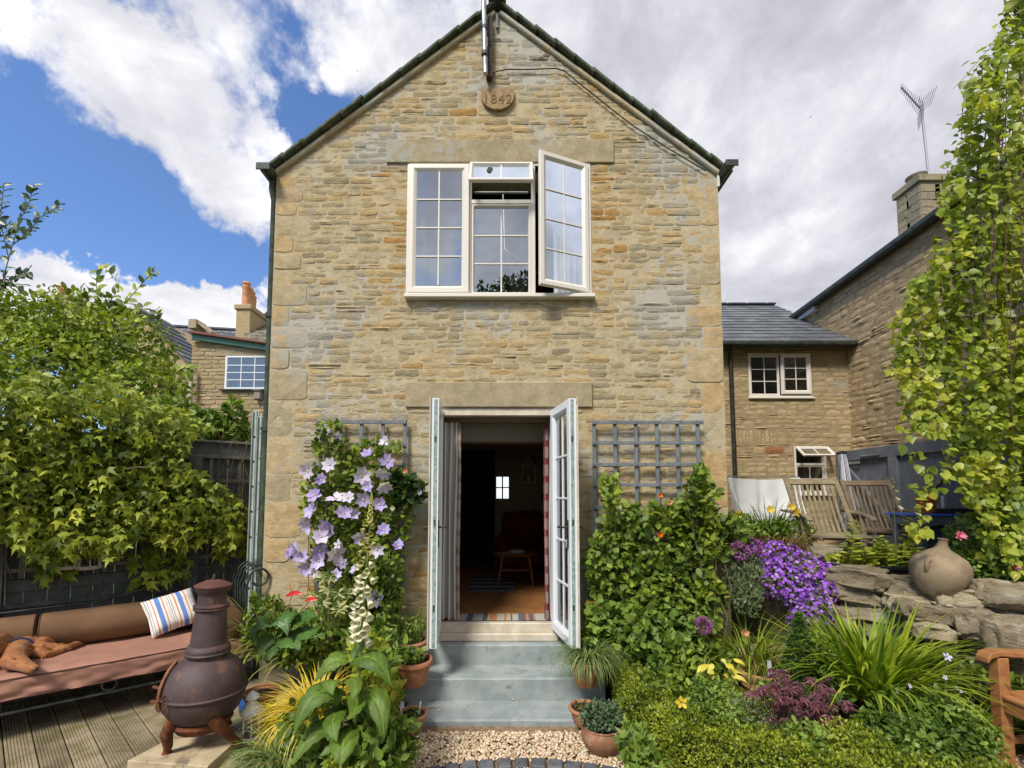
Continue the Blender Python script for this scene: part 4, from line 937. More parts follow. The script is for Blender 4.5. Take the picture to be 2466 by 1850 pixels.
b = MB(); tbox(b, TA, h[0] + .04, h[1] - .04, h[2], h[3], -.004, .001); b.build('blind', mat('pale_blind', (.62, .66, .7), .8), wA)
b = MB(); tbox(b, TA, h[0] - .1, h[1], h[2] - .05, h[2] - .002, 0, .1, .005); b.build('sill', m_iron, wA)
h = hl[2]; b = MB(); ring(b, TA, h[0], h[2], h[1], h[3], [(0, -.01), (0, .03), (.04, .03), (.04, -.01)]); wS = b.build('window', m_white, A)
b = MB(); tbox(b, TA, h[0], h[1], h[2], h[3], -.004, .002); b.build('pane', m_dark, wS)
q0, q1 = at(463, 812, YA_ - .1), at(672, 842, YA_ - .1)
b = MB(); b.bar(q0, q1, .12, .16, c=.01); b.build('fascia', mat('green_paint', (.07, .2, .17), .6, (.15, .24, .2), 12), A)
b = MB(); b.bar(q0 + Vector((0, -.03, .11)), q1 + Vector((0, -.03, .11)), .3, .07, c=.01); b.build('roof_edge', mat('red_brown_board', (.17, .07, .05), .7), A)
dp = at(456, 1000, YA_ - .2); b = MB(); b.tube([(dp.x, dp.y, 1.5), (dp.x, dp.y, at(456, 885, YA_ - .2).z)], .06, 8); b.build('downpipe', mat('cream_pipe', (.5, .42, .33), .6), A, smooth=True)
bx = at(622, 952, YA_ - .1); b = MB(); b.box(bx.x - .09, bx.x + .09, YA_ - .18, YA_ - .02, bx.z - .12, bx.z + .12, .01); b.box(bx.x - .12, bx.x + .12, YA_ - .22, YA_ - .02, bx.z + .12, bx.z + .15)
tag(b.build('nest_box', mat('weathered_board', (.25, .22, .19), .8)), 'small grey wooden nest box under the far white window', 'nest box')
YB_ = 16
B, bx0, bx1, bz, TB2, _ = far_wall('gabled_outhouse', 'stone outhouse wall with steep slate edge half hidden by leaves', YB_, 300, 470, 880, [], rg)
g0 = at(335, 745, YB_); g1 = at(468, 885, YB_)
b = MB(); b.add([(bx0 + .01, YB_ - .0, bz), (g1.x, YB_, g1.z), (g0.x, YB_, g0.z), (bx0 + .01, YB_, g0.z), (bx0 + .01, YB_ + 3, bz), (g1.x, YB_ + 3, g1.z), (g0.x, YB_ + 3, g0.z), (bx0 + .01, YB_ + 3, g0.z)], [(0, 1, 2, 3), (7, 6, 5, 4), (0, 4, 5, 1), (1, 5, 6, 2), (2, 6, 7, 3), (3, 7, 4, 0)]); b.build('gable', m_w4, B)
for k in range(9):
    a_ = g0.lerp(g1, k / 9); c_ = g0.lerp(g1, (k + 1) / 9); b = MB(); b.bar(a_ + Vector((0, .6, .05)), c_ + Vector((0, .6, .09)), 1.7, .05, c=.01, rnd=rg.random()); b.build('slate', m_slate, B)
wi = at(337, 910, YB_ - .05); b = MB(); b.box(wi.x - .25, wi.x + .12, YB_ - .06, YB_ - .02, wi.z - .5, wi.z + .5, .01); b.build('window', m_white, B)
YC_ = 22
Cb = thing('slate_roofed_house', 'long dark slate roof with a small dormer on the skyline', 'house', (at(460, 800, YC_).x, YC_, 0))
r0, r1 = at(330, 783, YC_), at(580, 797, YC_); e0, e1 = at(330, 900, YC_ - 3.5), at(580, 900, YC_ - 3.5)
nr = 12
for j in range(nr):
    for i in range(14):
        ta, tb = j / nr, (j + 1.15) / nr; sa, sb = i / 14, (i + 1) / 14
        P_ = lambda s_, t__: (r0.lerp(r1, s_)).lerp(e0.lerp(e1, s_), min(t__, 1.1))
        b = MB(); up = Vector((0, -.02, .05)); q = [P_(sa + .002, ta), P_(sb - .002, ta), P_(sb - .002, tb) + up, P_(sa + .002, tb) + up]
        b.add(q + [p - Vector((0, 0, .04)) for p in q], [(3, 2, 1, 0), (4, 5, 6, 7), (3, 7, 6, 2), (0, 4, 7, 3), (2, 6, 5, 1)], rg.random()); b.build('slate', m_slate, Cb)
b = MB(); b.add([r0 + Vector((0, .1, -.1)), r1 + Vector((0, .1, -.1)), e1 - Vector((0, 0, .1)), e0 - Vector((0, 0, .1)), Vector((r0.x, r0.y, 0)), Vector((r1.x, r1.y, 0)), Vector((e1.x, e1.y, 0)), Vector((e0.x, e0.y, 0))], [(0, 3, 2, 1), (4, 5, 6, 7), (0, 1, 5, 4), (1, 2, 6, 5), (2, 3, 7, 6), (3, 0, 4, 7)]); b.build('wall', m_mort2, Cb)
b = MB(); b.bar(r0 + Vector((0, 0, .04)), r1 + Vector((0, 0, .04)), .25, .12, c=.03); b.build('ridge', m_slate, Cb)
dm = [at(425, 838, 18), at(441, 808, 18), at(466, 838, 18)]
b = MB(); b.add(dm + [p + Vector((0, 2.5, 0)) for p in dm] + [dm[0] + Vector((0, 0, -.6)), dm[2] + Vector((0, 0, -.6))], [(0, 1, 2), (0, 3, 4, 1), (1, 4, 5, 2), (0, 2, 7, 6)]); b.build('dormer', mat('dormer_boards', (.05, .045, .05), .8), Cb)
for a_, c_ in ((0, 1), (1, 2)): b = MB(); b.bar(dm[a_] + Vector((0, -.1, .05)), dm[c_] + Vector((0, -.1, .05)), .25, .07); b.build('dormer_edge', m_slate, Cb)
c0_ = at(468, 790, 14.5); c1_ = at(515, 806, 14.5); b = MB(); b.bar(at(466, 786, 14.3), at(485, 786, 14.3), .5, .3, c=.01); b.bar(at(484, 780, 14.3), at(518, 806, 14.3), .4, .09, c=.01); b.build('parapet', m_lint, A)
m_pot = mat('chimney_pot_clay', (.55, .27, .12), .8, (.42, .2, .1), 10, .3, 30)
def chimney(label, Y, px0, px1, pyt, pyb, pots, depth=.9, nm='stone_chimney'):
    x0, x1 = at(px0, pyt, Y).x, at(px1, pyt, Y).x; z1, z0 = at(px0, pyt, Y).z, at(px0, pyb, Y).z - .5
    o = thing(nm, label, 'chimney', ((x0 + x1) / 2, Y, z0)); b = MB(); b.box(x0, x1, Y, Y + depth, z0, z1 - .15); b.build('stack', m_w4, o)
    b = MB(); b.box(x0 - .06, x1 + .06, Y - .06, Y + depth + .06, z1 - .2, z1 - .03, .02); b.build('coping', m_w4, o)
    for (px, py, yo, r) in pots:
        p = at(px, py, Y + yo); b = MB(); h_ = p.z - z1 + .1
        b.lathe([(r * 1.15, 0), (r * 1.15, .12), (r, .15), (r * .92, h_ - .25), (r * 1.1, h_ - .2), (r * .9, h_ - .12), (r * 1.1, h_ - .08), (r * .85, h_), (r * .6, h_), (r * .6, h_ - .2)], 14, Matrix.Translation((p.x, p.y, z1 - .1))); b.build('chimney_pot', m_pot, o, smooth=True)
    return o
chimney('stone chimney with row of tall orange pots beside the house corner', 15.0, 570, 603, 732, 815, [(594, 680, .25, .13), (601, 692, .75, .12), (607, 702, 1.2, .11), (611, 714, 1.6, .1)], 1.9)
chimney('pale chimney with two stubby orange pots peeping over the left shrub', 24, 132, 186, 713, 775, [(152, 690, .4, .22), (168, 697, 1.0, .2)], 2.0)
tr_ = thing('mossy_tiled_roof', 'brown mossy stone-tiled roof slope next to the tall chimney', 'roof', at(640, 790, 14.2)); rr0, rr1 = at(600, 762, 17), at(680, 762, 17); ee0, ee1 = at(585, 822, 14.2), at(680, 832, 14.2)
m_moss = mat('mossy_tiles', (.13, .11, .08), .95, (.22, .2, .14), 6, .8, 12, var=.3)
for j in range(9):
    for i in range(9):
        P_ = lambda s_, t__: (rr0.lerp(rr1, s_)).lerp(ee0.lerp(ee1, s_), t__); o_ = .5 * (j % 2) / 9
        q = [P_(i / 9 + o_, j / 9), P_((i + .96) / 9 + o_, j / 9), P_((i + .96) / 9 + o_, (j + 1.1) / 9) + Vector((0, -.01, .05)), P_(i / 9 + o_, (j + 1.1) / 9) + Vector((0, -.01, .05))]
        b = MB(); b.add(q + [p - Vector((0, 0, .05)) for p in q], [(3, 2, 1, 0), (4, 5, 6, 7), (3, 7, 6, 2), (0, 4, 7, 3), (2, 6, 5, 1)], rg.random()); b.build('tile', m_moss, tr_)
# ================================================================== DECK
DZ = .04; D1 = Vector((-math.sin(math.radians(50)), math.cos(math.radians(50)), 0)); D2 = Vector((D1.y, -D1.x, 0))
m_deck = mat('deck_timber', (.27, .215, .135), .85, (.17, .135, .075), 5, .5, 80, var=.2, dirt=((.13, .125, .045), 4, .58))
deck = tag(bpy.data.objects.new('deck', None), kind='structure'); COL.objects.link(deck); PW[deck.name] = Matrix()
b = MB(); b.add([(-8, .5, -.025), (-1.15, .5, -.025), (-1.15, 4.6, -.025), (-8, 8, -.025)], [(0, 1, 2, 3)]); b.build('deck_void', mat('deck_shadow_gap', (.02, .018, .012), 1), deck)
p_ = atz(97, 1850, DZ); s0 = p_.dot(D2); bw = .1405
fP = Vector((-3.2, 4.95, 0)); fD = Vector((math.cos(math.radians(40)), math.sin(math.radians(40)), 0)); fN = Vector((-fD.y, fD.x, 0)); fo_ = fP.dot(fN)
prof = [(.003, -.03), (.003, -.004), (.007, 0)]; ng = 7; gw = (bw - .006 - .026) / ng
for k in range(ng):
    x = .016 + k * gw; prof += [(x, 0), (x + gw * .16, -.005), (x + gw * .5, -.005), (x + gw * .66, 0)]
prof += [(bw - .007, 0), (bw - .003, -.004), (bw - .003, -.03)]
for k in range(-16, 17):
    s_ = s0 + k * bw; base = D2 * s_
    t0 = (-1.18 - base.x) / D1.x; t1 = (fo_ - .05 - base.dot(fN)) / D1.dot(fN)
    if t1 - t0 < .1: continue
    t0 = max(t0, t1 - 5.5)
    vs_ = []; tilt = rg.uniform(-.003, .003)
    for t__ in (t0, t1):
        for (a, z) in prof: vs_.append(base + D2 * a + D1 * t__ + Vector((0, 0, DZ + z + tilt * a / bw)))
    n_ = len(prof); b = MB(); b.add(vs_, [(i, i + 1, n_ + i + 1, n_ + i) for i in range(n_ - 1)] + [tuple(range(n_))[::-1], tuple(range(n_, 2 * n_))], rg.random()); b.build('deck_board', m_deck, deck)
# ================================================================== FENCE
m_fence = mat('charcoal_paint', (.055, .062, .066), .7, (.085, .095, .095), 7, .3, 50, var=.08)
fence = thing('garden_fence', 'dark grey boarded fence with trellis behind the daybed', 'fence', fP)
TF = plane(fP, fD, (0, 0, 1), -fN)   # u along, v up, d toward the garden
FT = 2.34
k = 0; u = -5.2
while u < .75:
    q_ = MB(); tbox(q_, TF, u + .002, u + .148, DZ, FT - .03, -.02, 0, .003); q_.build('fence_board', m_fence, fence); u += .15
for (v0, v1, d) in ((FT - .14, FT, .045), (.93, 1.03, .05), (.78, .82, .03), (.42, .46, .03), (.1, .2, .03)):
    q_ = MB(); tbox(q_, TF, -5.2, .75, v0, v1, .001, d, .004); q_.build('rail', m_fence, fence)
q_ = MB(); tbox(q_, TF, -5.2, .75, FT + .001, FT + .025, -.05, .07, .004); q_.build('capping', mat('greyed_timber', (.16, .15, .13), .85), fence)
for u in (-4.6, -3.0, -1.62, -.25):
    q_ = MB(); tbox(q_, TF, u - .06, u + .06, DZ, FT - .145, .0505, .10, .006); q_.build('post', m_fence, fence)
m_tre = mat('weathered_trellis', (.16, .14, .10), .85, (.10, .10, .09), 10)
tre = thing('fence_trellis', 'weathered square trellis fixed to the dark fence behind the climber', 'trellis', TF(-1, 1.2, .05))
for v in (1.10, 1.37, 1.64, 1.91, 2.17): q_ = MB(); tbox(q_, TF, -3.2, .7, v, v + .035, .066, .084, .002); q_.build('slat', m_tre, tre)
u = -3.1
while u < .7: q_ = MB(); tbox(q_, TF, u, u + .035, 1.04, 2.2, .047, .065, .002); q_.build('slat', m_tre, tre); u += .27
# slotted steel post by the corner
pb = at(614, 1300, 4.66); sp = thing('slotted_steel_post', 'pale galvanised slotted steel post standing between fence and house corner', 'post', (pb.x, pb.y, 0))
zt1 = at(617, 990, 4.66).z
for k, (ox, oy, hz) in enumerate(((-.035, 0, zt1), (.03, -.02, zt1 - .06))):
    q_ = MB(); q_.box(pb.x + ox - .032, pb.x + ox + .032, pb.y + oy, pb.y + oy + .012, -.03, hz, .003)
    q_.box(pb.x + ox - .032, pb.x + ox - .024, pb.y + oy - .02, pb.y + oy, -.03, hz - .002, .002); q_.box(pb.x + ox + .006, pb.x + ox + .012, pb.y + oy - .012, pb.y + oy, -.03, hz - .002, .002); q_.build('channel', mat('galvanised_channel', (.42, .47, .44), .6, (.34, .39, .36), 8, .2, 30), sp)
    z = .3
    while z < hz - .05:
        q_ = MB(); q_.lathe([(0, 0), (.011, 0), (.011, .002), (0, .002)], 10, Matrix.Translation((pb.x + ox - .008 + .012 * k, pb.y + oy - .0005, z + .03 * k)) @ Matrix.Rotation(PI / 2, 4, 'X')); q_.build('bolt_hole', mat('hole_shade', (.005, .005, .005), 1), sp); z += .26  # solid black disc; the shade inside a bolt hole is its colour

pb_ = MB(); r2 = random.Random(9)
for (px, py, z) in ((1028, 1703, .047), (1052, 1702, .047), (1235, 1685, .047), (1072, 1626, .227), (1350, 1598, .227), (1058, 1711, .047), (1300, 1612, .227)):
    p = atz(px, py, z + .006); pb_.lathe([(0, -.006), (.011, -.004), (.013, .002), (.006, .008), (0, .009)], 7, Matrix.Translation(p) @ Matrix.Rotation(r2.random() * 3, 4, 'Z') @ Matrix.Diagonal((1, .7, .8, 1)))
tag(pb_.build('pebbles', mat('loose_pebble', (.5, .38, .24), .8)), 'stray gravel pebbles lying on the painted steps', 'pebbles', kind='stuff')
# ================================================================== MATERIALS FOR PLANTS
G_climb = leafmat('climber_leaf', [(.035, .07, .010), (.17, .23, .02), (.36, .41, .04), (.56, .56, .07)], tr=.32)
G_shrub = leafmat('shrub_leaf', [(.045, .08, .010), (.18, .25, .02), (.35, .42, .05), (.52, .56, .08)], tr=.3)
G_birch = leafmat('birch_leaf', [(.065, .11, .012), (.23, .30, .03), (.42, .46, .05), (.62, .57, .08)], tr=.42, rough=.4)
G_dark = leafmat('dark_leaf', [(.012, .03, .010), (.03, .065, .016), (.06, .11, .022), (.12, .18, .03)], tr=.2, rough=.35)
G_clem = leafmat('clematis_leaf', [(.03, .06, .010), (.11, .17, .018), (.25, .33, .035), (.46, .50, .06)], tr=.3)
G_box = leafmat('box_leaf', [(.05, .08, .008), (.17, .22, .018), (.34, .38, .035), (.54, .53, .06)], tr=.3, rough=.4)
G_fox = leafmat('foxglove_leaf', [(.045, .09, .010), (.09, .155, .016), (.15, .225, .025)], tr=.2, vein=.3)
G_anth = leafmat('glossy_leaf', [(.06, .13, .03), (.12, .22, .05)], tr=.2, vein=.2, rough=.3)
G_gold = leafmat('golden_blade', [(.70, .48, .02), (.80, .58, .03), (.82, .66, .09), (.85, .74, .28)], tr=.3)
G_sedge = leafmat('sedge_blade', [(.09, .15, .04), (.22, .30, .08), (.38, .43, .17)], tr=.25)
G_strap = leafmat('strap_blade', [(.09, .11, .012), (.24, .26, .03), (.40, .40, .08)], tr=.3)
G_croc = leafmat('sword_blade', [(.08, .15, .012), (.20, .30, .02), (.38, .46, .035), (.50, .54, .06)], tr=.38)
G_lily = leafmat('lily_blade', [(.03, .06, .012), (.07, .13, .02), (.17, .24, .04)], tr=.25)
G_gren = leafmat('soft_green', [(.04, .08, .014), (.12, .20, .026), (.23, .33, .05), (.36, .43, .08)], tr=.3)
G_grey = leafmat('grey_green', [(.08, .11, .05), (.17, .21, .09), (.28, .31, .15)], tr=.2)
G_lime = leafmat('lime_leaf', [(.16, .20, .02), (.34, .38, .04), (.52, .52, .07)], tr=.35)
G_yel = leafmat('yellow_leaf', [(.45, .38, .03), (.68, .58, .06), (.75, .68, .2)], tr=.25)
G_mapl = leafmat('purple_leaf', [(.055, .012, .018), (.13, .035, .05), (.22, .08, .09)], tr=.25)
G_brwn = leafmat('brown_blade', [(.12, .06, .03), (.28, .15, .07), (.30, .25, .1)], tr=.2)
F_lil = leafmat('lilac_petal', [(.34, .22, .62), (.50, .40, .74), (.62, .53, .80), (.74, .67, .86)], tr=.25, rough=.6)
F_pale = leafmat('pale_petal', [(.62, .52, .70), (.80, .75, .86)], tr=.25, rough=.6)
F_pur = leafmat('purple_petal', [(.16, .035, .38), (.27, .06, .55), (.38, .12, .66), (.55, .3, .75)], tr=.2, rough=.6)
F_white = leafmat('cream_bell', [(.82, .78, .55), (.88, .86, .76)], tr=.25, rough=.6)
F_bud = leafmat('yellow_bud', [(.50, .48, .10), (.68, .62, .25)], tr=.3, rough=.6)
F_red = leafmat('red_spathe', [(.42, .008, .01), (.6, .03, .02)], tr=.1, rough=.2, spec=.6)
F_orng = leafmat('orange_petal', [(.65, .14, .02), (.78, .38, .03)], tr=.2)
F_peach = leafmat('peach_petal', [(.72, .34, .16), (.80, .55, .35)], tr=.25)
F_yel = leafmat('yellow_petal', [(.72, .48, .03), (.8, .6, .06)], tr=.25)
F_alli = leafmat('allium_floret', [(.28, .07, .25), (.42, .17, .38)], tr=.15)
F_pink = leafmat('pink_petal', [(.65, .1, .2), (.75, .25, .35)], tr=.2)
m_stem = mat('green_stem', (.09, .13, .03), .7, (.16, .15, .06), 20)
m_bark = mat('brown_bark', (.09, .06, .035), .9, (.17, .13, .08), 20, .6, 60)
m_terr = mat('terracotta', (.36, .14, .065), .85, (.42, .20, .11), 9, .25, 60, dirt=((.5, .36, .26), 14, .62))
m_terr2 = mat('aged_terracotta', (.27, .12, .06), .7, (.18, .09, .05), 8, .3, 50, dirt=((.36, .24, .14), 12, .58))
m_comp = mat('potting_compost', (.025, .016, .01), 1, (.05, .03, .02), 60, 1, 90)
def PX(px, py, Y, rx, ry, rd=None):
    s = Y / F; return (tuple(at(px, py, Y)), (rx * s, rd if rd is not None else min(rx, ry) * s, ry * s))
def stems(name, parent, segs, m=None, r=.004):
    b = MB()
    for pts in segs: b.tube(pts, [r * (1 - .5 * i / (len(pts) - 1)) for i in range(len(pts))], 5)
    return b.build(name, m or m_stem, parent, smooth=True)
def twigs(parent, P, N_, base, n, m=None, r=.004, nm='stem'):
    idx = RG.choice(len(P), n, replace=False); segs = []
    for i in idx:
        e = Vector(P[i]); s_ = Vector(base) + Vector((RG.normal() * .06, RG.normal() * .04, 0)); mid = s_.lerp(e, .5) + Vector(RG.normal(size=3) * .06); segs.append([s_, s_.lerp(mid, .5), mid, mid.lerp(e, .6), e])
    return stems(nm, parent, segs, m or m_bark, r)
def bush(name, label, cat, cs, n, size, T, m, base=None, group=None, nst=14, **kw):
    c0 = cs[0]; zb = min(c[2] - r[2] for c, r in cs); bs = base or (np.mean([c[0] for c, r in cs]), np.mean([c[1] for c, r in cs]), zb)
    t = thing(name, label, cat, bs, group); P, Nn = blobs(cs, n); foliage('foliage', P, Nn, size, T, m, t, **kw)
    if nst: twigs(t, P, Nn, bs, nst)
    return t
def clump(name, label, cat, base, n, rad, L, wd_, e0, droop, m, group=None, seg=6, az=None, kind='stuff', zj=0.0):
    t = thing(name, label, cat, base, group); a = RG.random(n) * 2 * PI if az is None else RG.uniform(*az, n); r = rad * np.sqrt(RG.random(n))
    B = np.stack([base[0] + r * np.cos(a), base[1] + r * np.sin(a), np.full(n, base[2])], -1)
    V, Fc, A = blades(B, a + RG.normal(size=n) * .5, RG.uniform(e0[0], e0[1], n), RG.uniform(droop[0], droop[1], n), RG.uniform(L[0], L[1], n), RG.uniform(wd_[0], wd_[1], n), seg)
    V[:, 2] = np.maximum(V[:, 2], base[2] - .12 + zj)
    npmesh('blades', V, Fc, m, t, A, kind=kind); return t
def pot(name, label, c, r, h, m, soil=True, style=0, group=None):
    t = thing(name, label, 'pot', c, group); M = Matrix.Translation(c)
    if style == 0: pr = [(r * .62, 0), (r * .7, h * .1), (r * .86, h * .6), (r * .94, h * .8), (r * 1.03, h * .82), (r * 1.06, h * .92), (r * 1.0, h), (r * .9, h * .99), (r * .86, h * .8)]
    elif style == 1: pr = [(r * .55, 0), (r * .75, h * .12), (r * .98, h * .4), (r * 1.05, h * .62), (r * 1.0, h * .82), (r * .9, h * .93), (r * .95, h * .97), (r * .9, h), (r * .82, h * .95)]
    else: pr = [(r * .7, 0), (r * .82, h * .3), (r * .9, h * .5), (r * .93, h * .52), (r * .9, h * .55), (r * .93, h * .6), (r * .9, h * .62), (r * .97, h * .75), (r * 1.1, h * .85), (r * 1.1, h * .97), (r * 1.0, h), (r * .9, h * .97), (r * .88, h * .8)]
    b = MB(); b.lathe([(0, 0)] + pr, 32, M, wob=.012); b.build('pot_wall', m, t, smooth=True)
    if soil: b = MB(); b.lathe([(0, h * .88), (r * .5, h * .89), (r * .9, h * .86)], 18, M, wob=.1); b.build('compost', m_comp, t)
    return t
# ================================================================== LEFT: climber, shrubs
def fence_pts(poly, n, d0, d1):
    pp = in_poly(poly, n); out = np.zeros((n, 3))
    for i, (x, y) in enumerate(pp):
        d = d0 + (d1 - d0) * RG.random() + .08 * noise.noise(Vector((x * .012, y * .012, 1)))
        out[i] = atp(x, y, fP - fN * d, fN)
    return out
cl = thing('fence_climber', 'large climber with pointed lime-green leaves smothering the dark fence', 'climber', (-3.6, 4.3, 0))
fNn = np.array(-fN)
polyA = [(-160, 900), (20, 930), (90, 890), (180, 940), (260, 900), (350, 960), (440, 985), (520, 1030), (470, 1050), (440, 1100), (500, 1150), (560, 1190), (590, 1215), (585, 1280), (560, 1330), (500, 1300), (430, 1330), (330, 1290), (270, 1350), (200, 1330), (130, 1370), (80, 1340), (0, 1290), (-160, 1290)]
P = fence_pts(polyA, 7200, .06, .55)
foliage('foliage', P, np.tile(fNn, (len(P), 1)), .068, L_LOBE, G_climb, cl, hang=.75, up=0, jit=.62, clump=1.6, szv=.5)
for nm_, pl_, n_ in (('trailing_spray', [(300, 1330), (420, 1290), (470, 1350), (440, 1400), (370, 1415), (300, 1425), (330, 1380)], 130), ('trailing_spray', [(500, 1180), (605, 1190), (600, 1330), (520, 1350)], 150), ('trailing_spray', [(60, 1300), (200, 1330), (160, 1390), (100, 1400)], 60)):
    P = fence_pts(pl_, n_, .08, .25); foliage(nm_, P, np.tile(fNn, (len(P), 1)), .09, L_LOBE, G_climb, cl, hang=.8, up=0, jit=.5)
segs = []
for k in range(46):
    x0 = RG.uniform(-100, 600); p0 = atp(x0, RG.uniform(1200, 1480), fP - fN * .1, fN); p1 = atp(x0 + RG.uniform(-90, 90), RG.uniform(980, 1100), fP - fN * .2, fN); mid = p0.lerp(p1, .5) + Vector(RG.normal(size=3) * .08); segs.append([p0, p0.lerp(mid, .5), mid, mid.lerp(p1, .5), p1])
stems('stem', cl, segs, m_bark, .006)
b = MB(); b.tube([atp(x, y, fP - fN * .45, fN) for x, y in ((290, 1132), (330, 1125), (350, 1126), (375, 1112), (398, 1098))], .007, 6); b.build('bare_stem', mat('pale_bark', (.4, .36, .22), .8), cl)
bush('golden_climber', 'soft yellow-green climber spilling over the fence top near the steel post', 'climber', [PX(480, 1030, 5.2, 70, 45, .25), PX(545, 1050, 5.3, 55, 40, .2), PX(560, 1005, 5.3, 22, 45, .12), PX(400, 1000, 5.1, 60, 40, .3)], 1500, .075, L_ROUND, G_gren, nst=12)
bush('tall_shrub', 'tall leafy shrub with upright shoots rising above the climber', 'shrub', [PX(40, 860, 5.6, 190, 150, .9), PX(190, 800, 5.8, 120, 100, .7), PX(290, 830, 5.8, 120, 90, .6), PX(360, 920, 5.7, 65, 55, .4), PX(120, 900, 5.3, 190, 110, .7), PX(330, 950, 5.4, 130, 70, .5), PX(-80, 800, 5.4, 120, 150, .8)], 12500, .070, L_OVAL, G_shrub, base=(-5.3, 5.9, 0), nst=30, jit=.75, clump=.9)
t = thing('shrub_shoots', 'long upright leafy shoots of the shrub standing against the cloud', 'shrub', at(250, 820, 5.6))
def shoot(parent, pts, Y, nleaf, size, m, ms=m_bark, T=L_OVAL, r=.006):
    W = [at(x, y, Y + yy) for x, y, yy in pts]; stems('shoot', parent, [W], ms, r); PP = []; NN = []; TT_ = []
    for k in range(nleaf):
        f = .12 + .88 * k / nleaf * (len(W) - 1) / (len(W) - 1); q_ = f * (len(W) - 1); i = min(int(q_), len(W) - 2); p = W[i].lerp(W[i + 1], q_ - i); d = (W[i + 1] - W[i]).normalized()
        sd_ = d.cross(Vector((0, -1, .1))).normalized() * (1 if k % 2 else -1); PP.append(p); TT_.append(d * .7 + sd_ + Vector(RG.normal(size=3) * .25)); NN.append(Vector((0, -1, .6)) + Vector(RG.normal(size=3) * .4))
    V, Fc, A = scatter(T, np.array(PP), frames(np.array(TT_), np.array(NN)), size * (.7 + .5 * RG.random(len(PP)))); npmesh('leaves', V, Fc, m, parent, A, kind='stuff')
for pts, nl in (([(235, 800, 0), (238, 740, 0), (232, 690, 0), (234, 640, 0)], 16), ([(260, 810, 0), (285, 750, 0), (310, 720, 0), (355, 668, 0), (375, 650, 0)], 22), ([(250, 800, .1), (262, 730, .1), (290, 690, 0), (250, 640, 0)], 18), ([(210, 820, 0), (198, 760, 0), (194, 690, 0)], 12), ([(270, 820, 0), (310, 790, 0), (350, 730, 0)], 18), ([(280, 840, 0), (320, 800, 0), (345, 760, 0)], 16), ([(370, 800, .1), (380, 770, .1), (375, 745, .1)], 8), ([(110, 800, 0), (105, 730, 0), (108, 700, 0)], 7), ([(420, 900, 0), (445, 885, 0), (470, 900, 0)], 9)):
    shoot(t, pts, 5.6, nl, .12, G_shrub)
t = thing('overhanging_branch', 'dark green branch reaching in over the fence at the left edge', 'branch', at(-40, 760, 5.0))
for pts, nl in (([(-60, 800, 0), (0, 700, 0), (30, 590, 0), (48, 530, 0), (70, 490, 0), (82, 445, 0)], 34), ([(30, 590, 0), (70, 560, 0), (95, 525, 0), (150, 490, 0)], 26), ([(20, 620, 0), (0, 530, 0), (10, 440, 0)], 22), ([(0, 700, 0), (40, 665, 0), (75, 655, 0)], 16), ([(-60, 760, 0), (-30, 600, 0), (-20, 500, 0)], 22), ([(45, 560, 0), (20, 540, 0), (-10, 560, 0)], 14), ([(-20, 700, 0), (10, 670, 0), (60, 690, 0)], 14)):
    shoot(t, pts, 5.0, nl, .10, G_dark)
# lanterns hanging on the fence, blue glass jar
for px in (158, 214):
    p = atp(px, 1370, fP - fN * .14, fN); l_ = thing('hanging_lantern', 'cream lantern hanging on the dark fence, the one ' + ('nearer the left edge' if px < 200 else 'nearer the striped cushion'), 'lantern', p, 'cream lanterns on the fence')
    b = MB(); b.lathe([(0, 0), (.09, 0), (.1, .012), (.09, .03), (0, .03)], 16, Matrix.Translation(p)); b.build('base', m_offw, l_, smooth=True)
    b = MB()
    for k in range(6): a = k * PI / 3 + .3; b.box(-.008, .008, -.005, .005, .03, .2, 0, Matrix.Translation(p + Vector((.08 * math.cos(a), .08 * math.sin(a), 0))) @ Matrix.Rotation(a, 4, 'Z'))
    b.build('upright', m_offw, l_)
    b = MB(); b.lathe([(.1, .2), (.095, .22), (.04, .28), (.03, .33), (0, .34)], 16, Matrix.Translation(p)); b.build('lid', m_offw, l_, smooth=True)
for (px, py, d_) in ((447, 1222, .22), (312, 1290, .2)):
    p = atp(px, py, fP - fN * d_, fN); b = MB(); b.lathe([(0, 0), (.05, .01), (.055, .07), (.035, .11), (.04, .12)], 14, Matrix.Translation(p - Vector((0, 0, .05)))); tag(b.build('glass_jar', mat('teal_glass', (.01, .13, .22), .1, spec=.8), smooth=True), 'teal glass jar hanging among the climber, ' + ('higher one near the trellis' if py < 1250 else 'lower one near the lanterns'), 'jar', 'teal jars on the fence')
# ================================================================== DAYBED
A40 = math.radians(40); O_ = Vector((-2.50, 4.19, 0)); e1 = Vector((-math.cos(A40), -math.sin(A40), 0)); e2 = Vector((-math.sin(A40), math.cos(A40), 0))
DBL = lambda a, c, z: O_ + e1 * a + e2 * c + Vector((0, 0, z))      # a along to the left, c away from the camera
day = thing('daybed', 'long wrought-iron daybed with terracotta mattress on the timber deck', 'daybed', tuple(DBL(1, .4, DZ)))
LB, WB = 2.15, .80; MZ0, MZ1 = .36, .475
b = MB()
for c_ in (.02, WB - .02): b.tube([DBL(-.0, c_, .34), DBL(LB, c_, .34)], .014, 8); b.tube([DBL(.0, c_, .22), DBL(LB, c_, .22)], .011, 8)
for a_ in (0, LB): b.tube([DBL(a_, .02, .34), DBL(a_, WB - .02, .34)], .014, 8)
b.build('side_rail', mat('green_iron', (.05, .065, .05), .5, (.12, .13, .1), 20), day, smooth=True)
for a_ in (.03, LB - .03):
    for c_ in (.02, WB - .02): b = MB(); b.tube([DBL(a_, c_, .34), DBL(a_, c_, DZ)], .014, 8); b.build('leg', m_iron, day, smooth=True)
k = .25
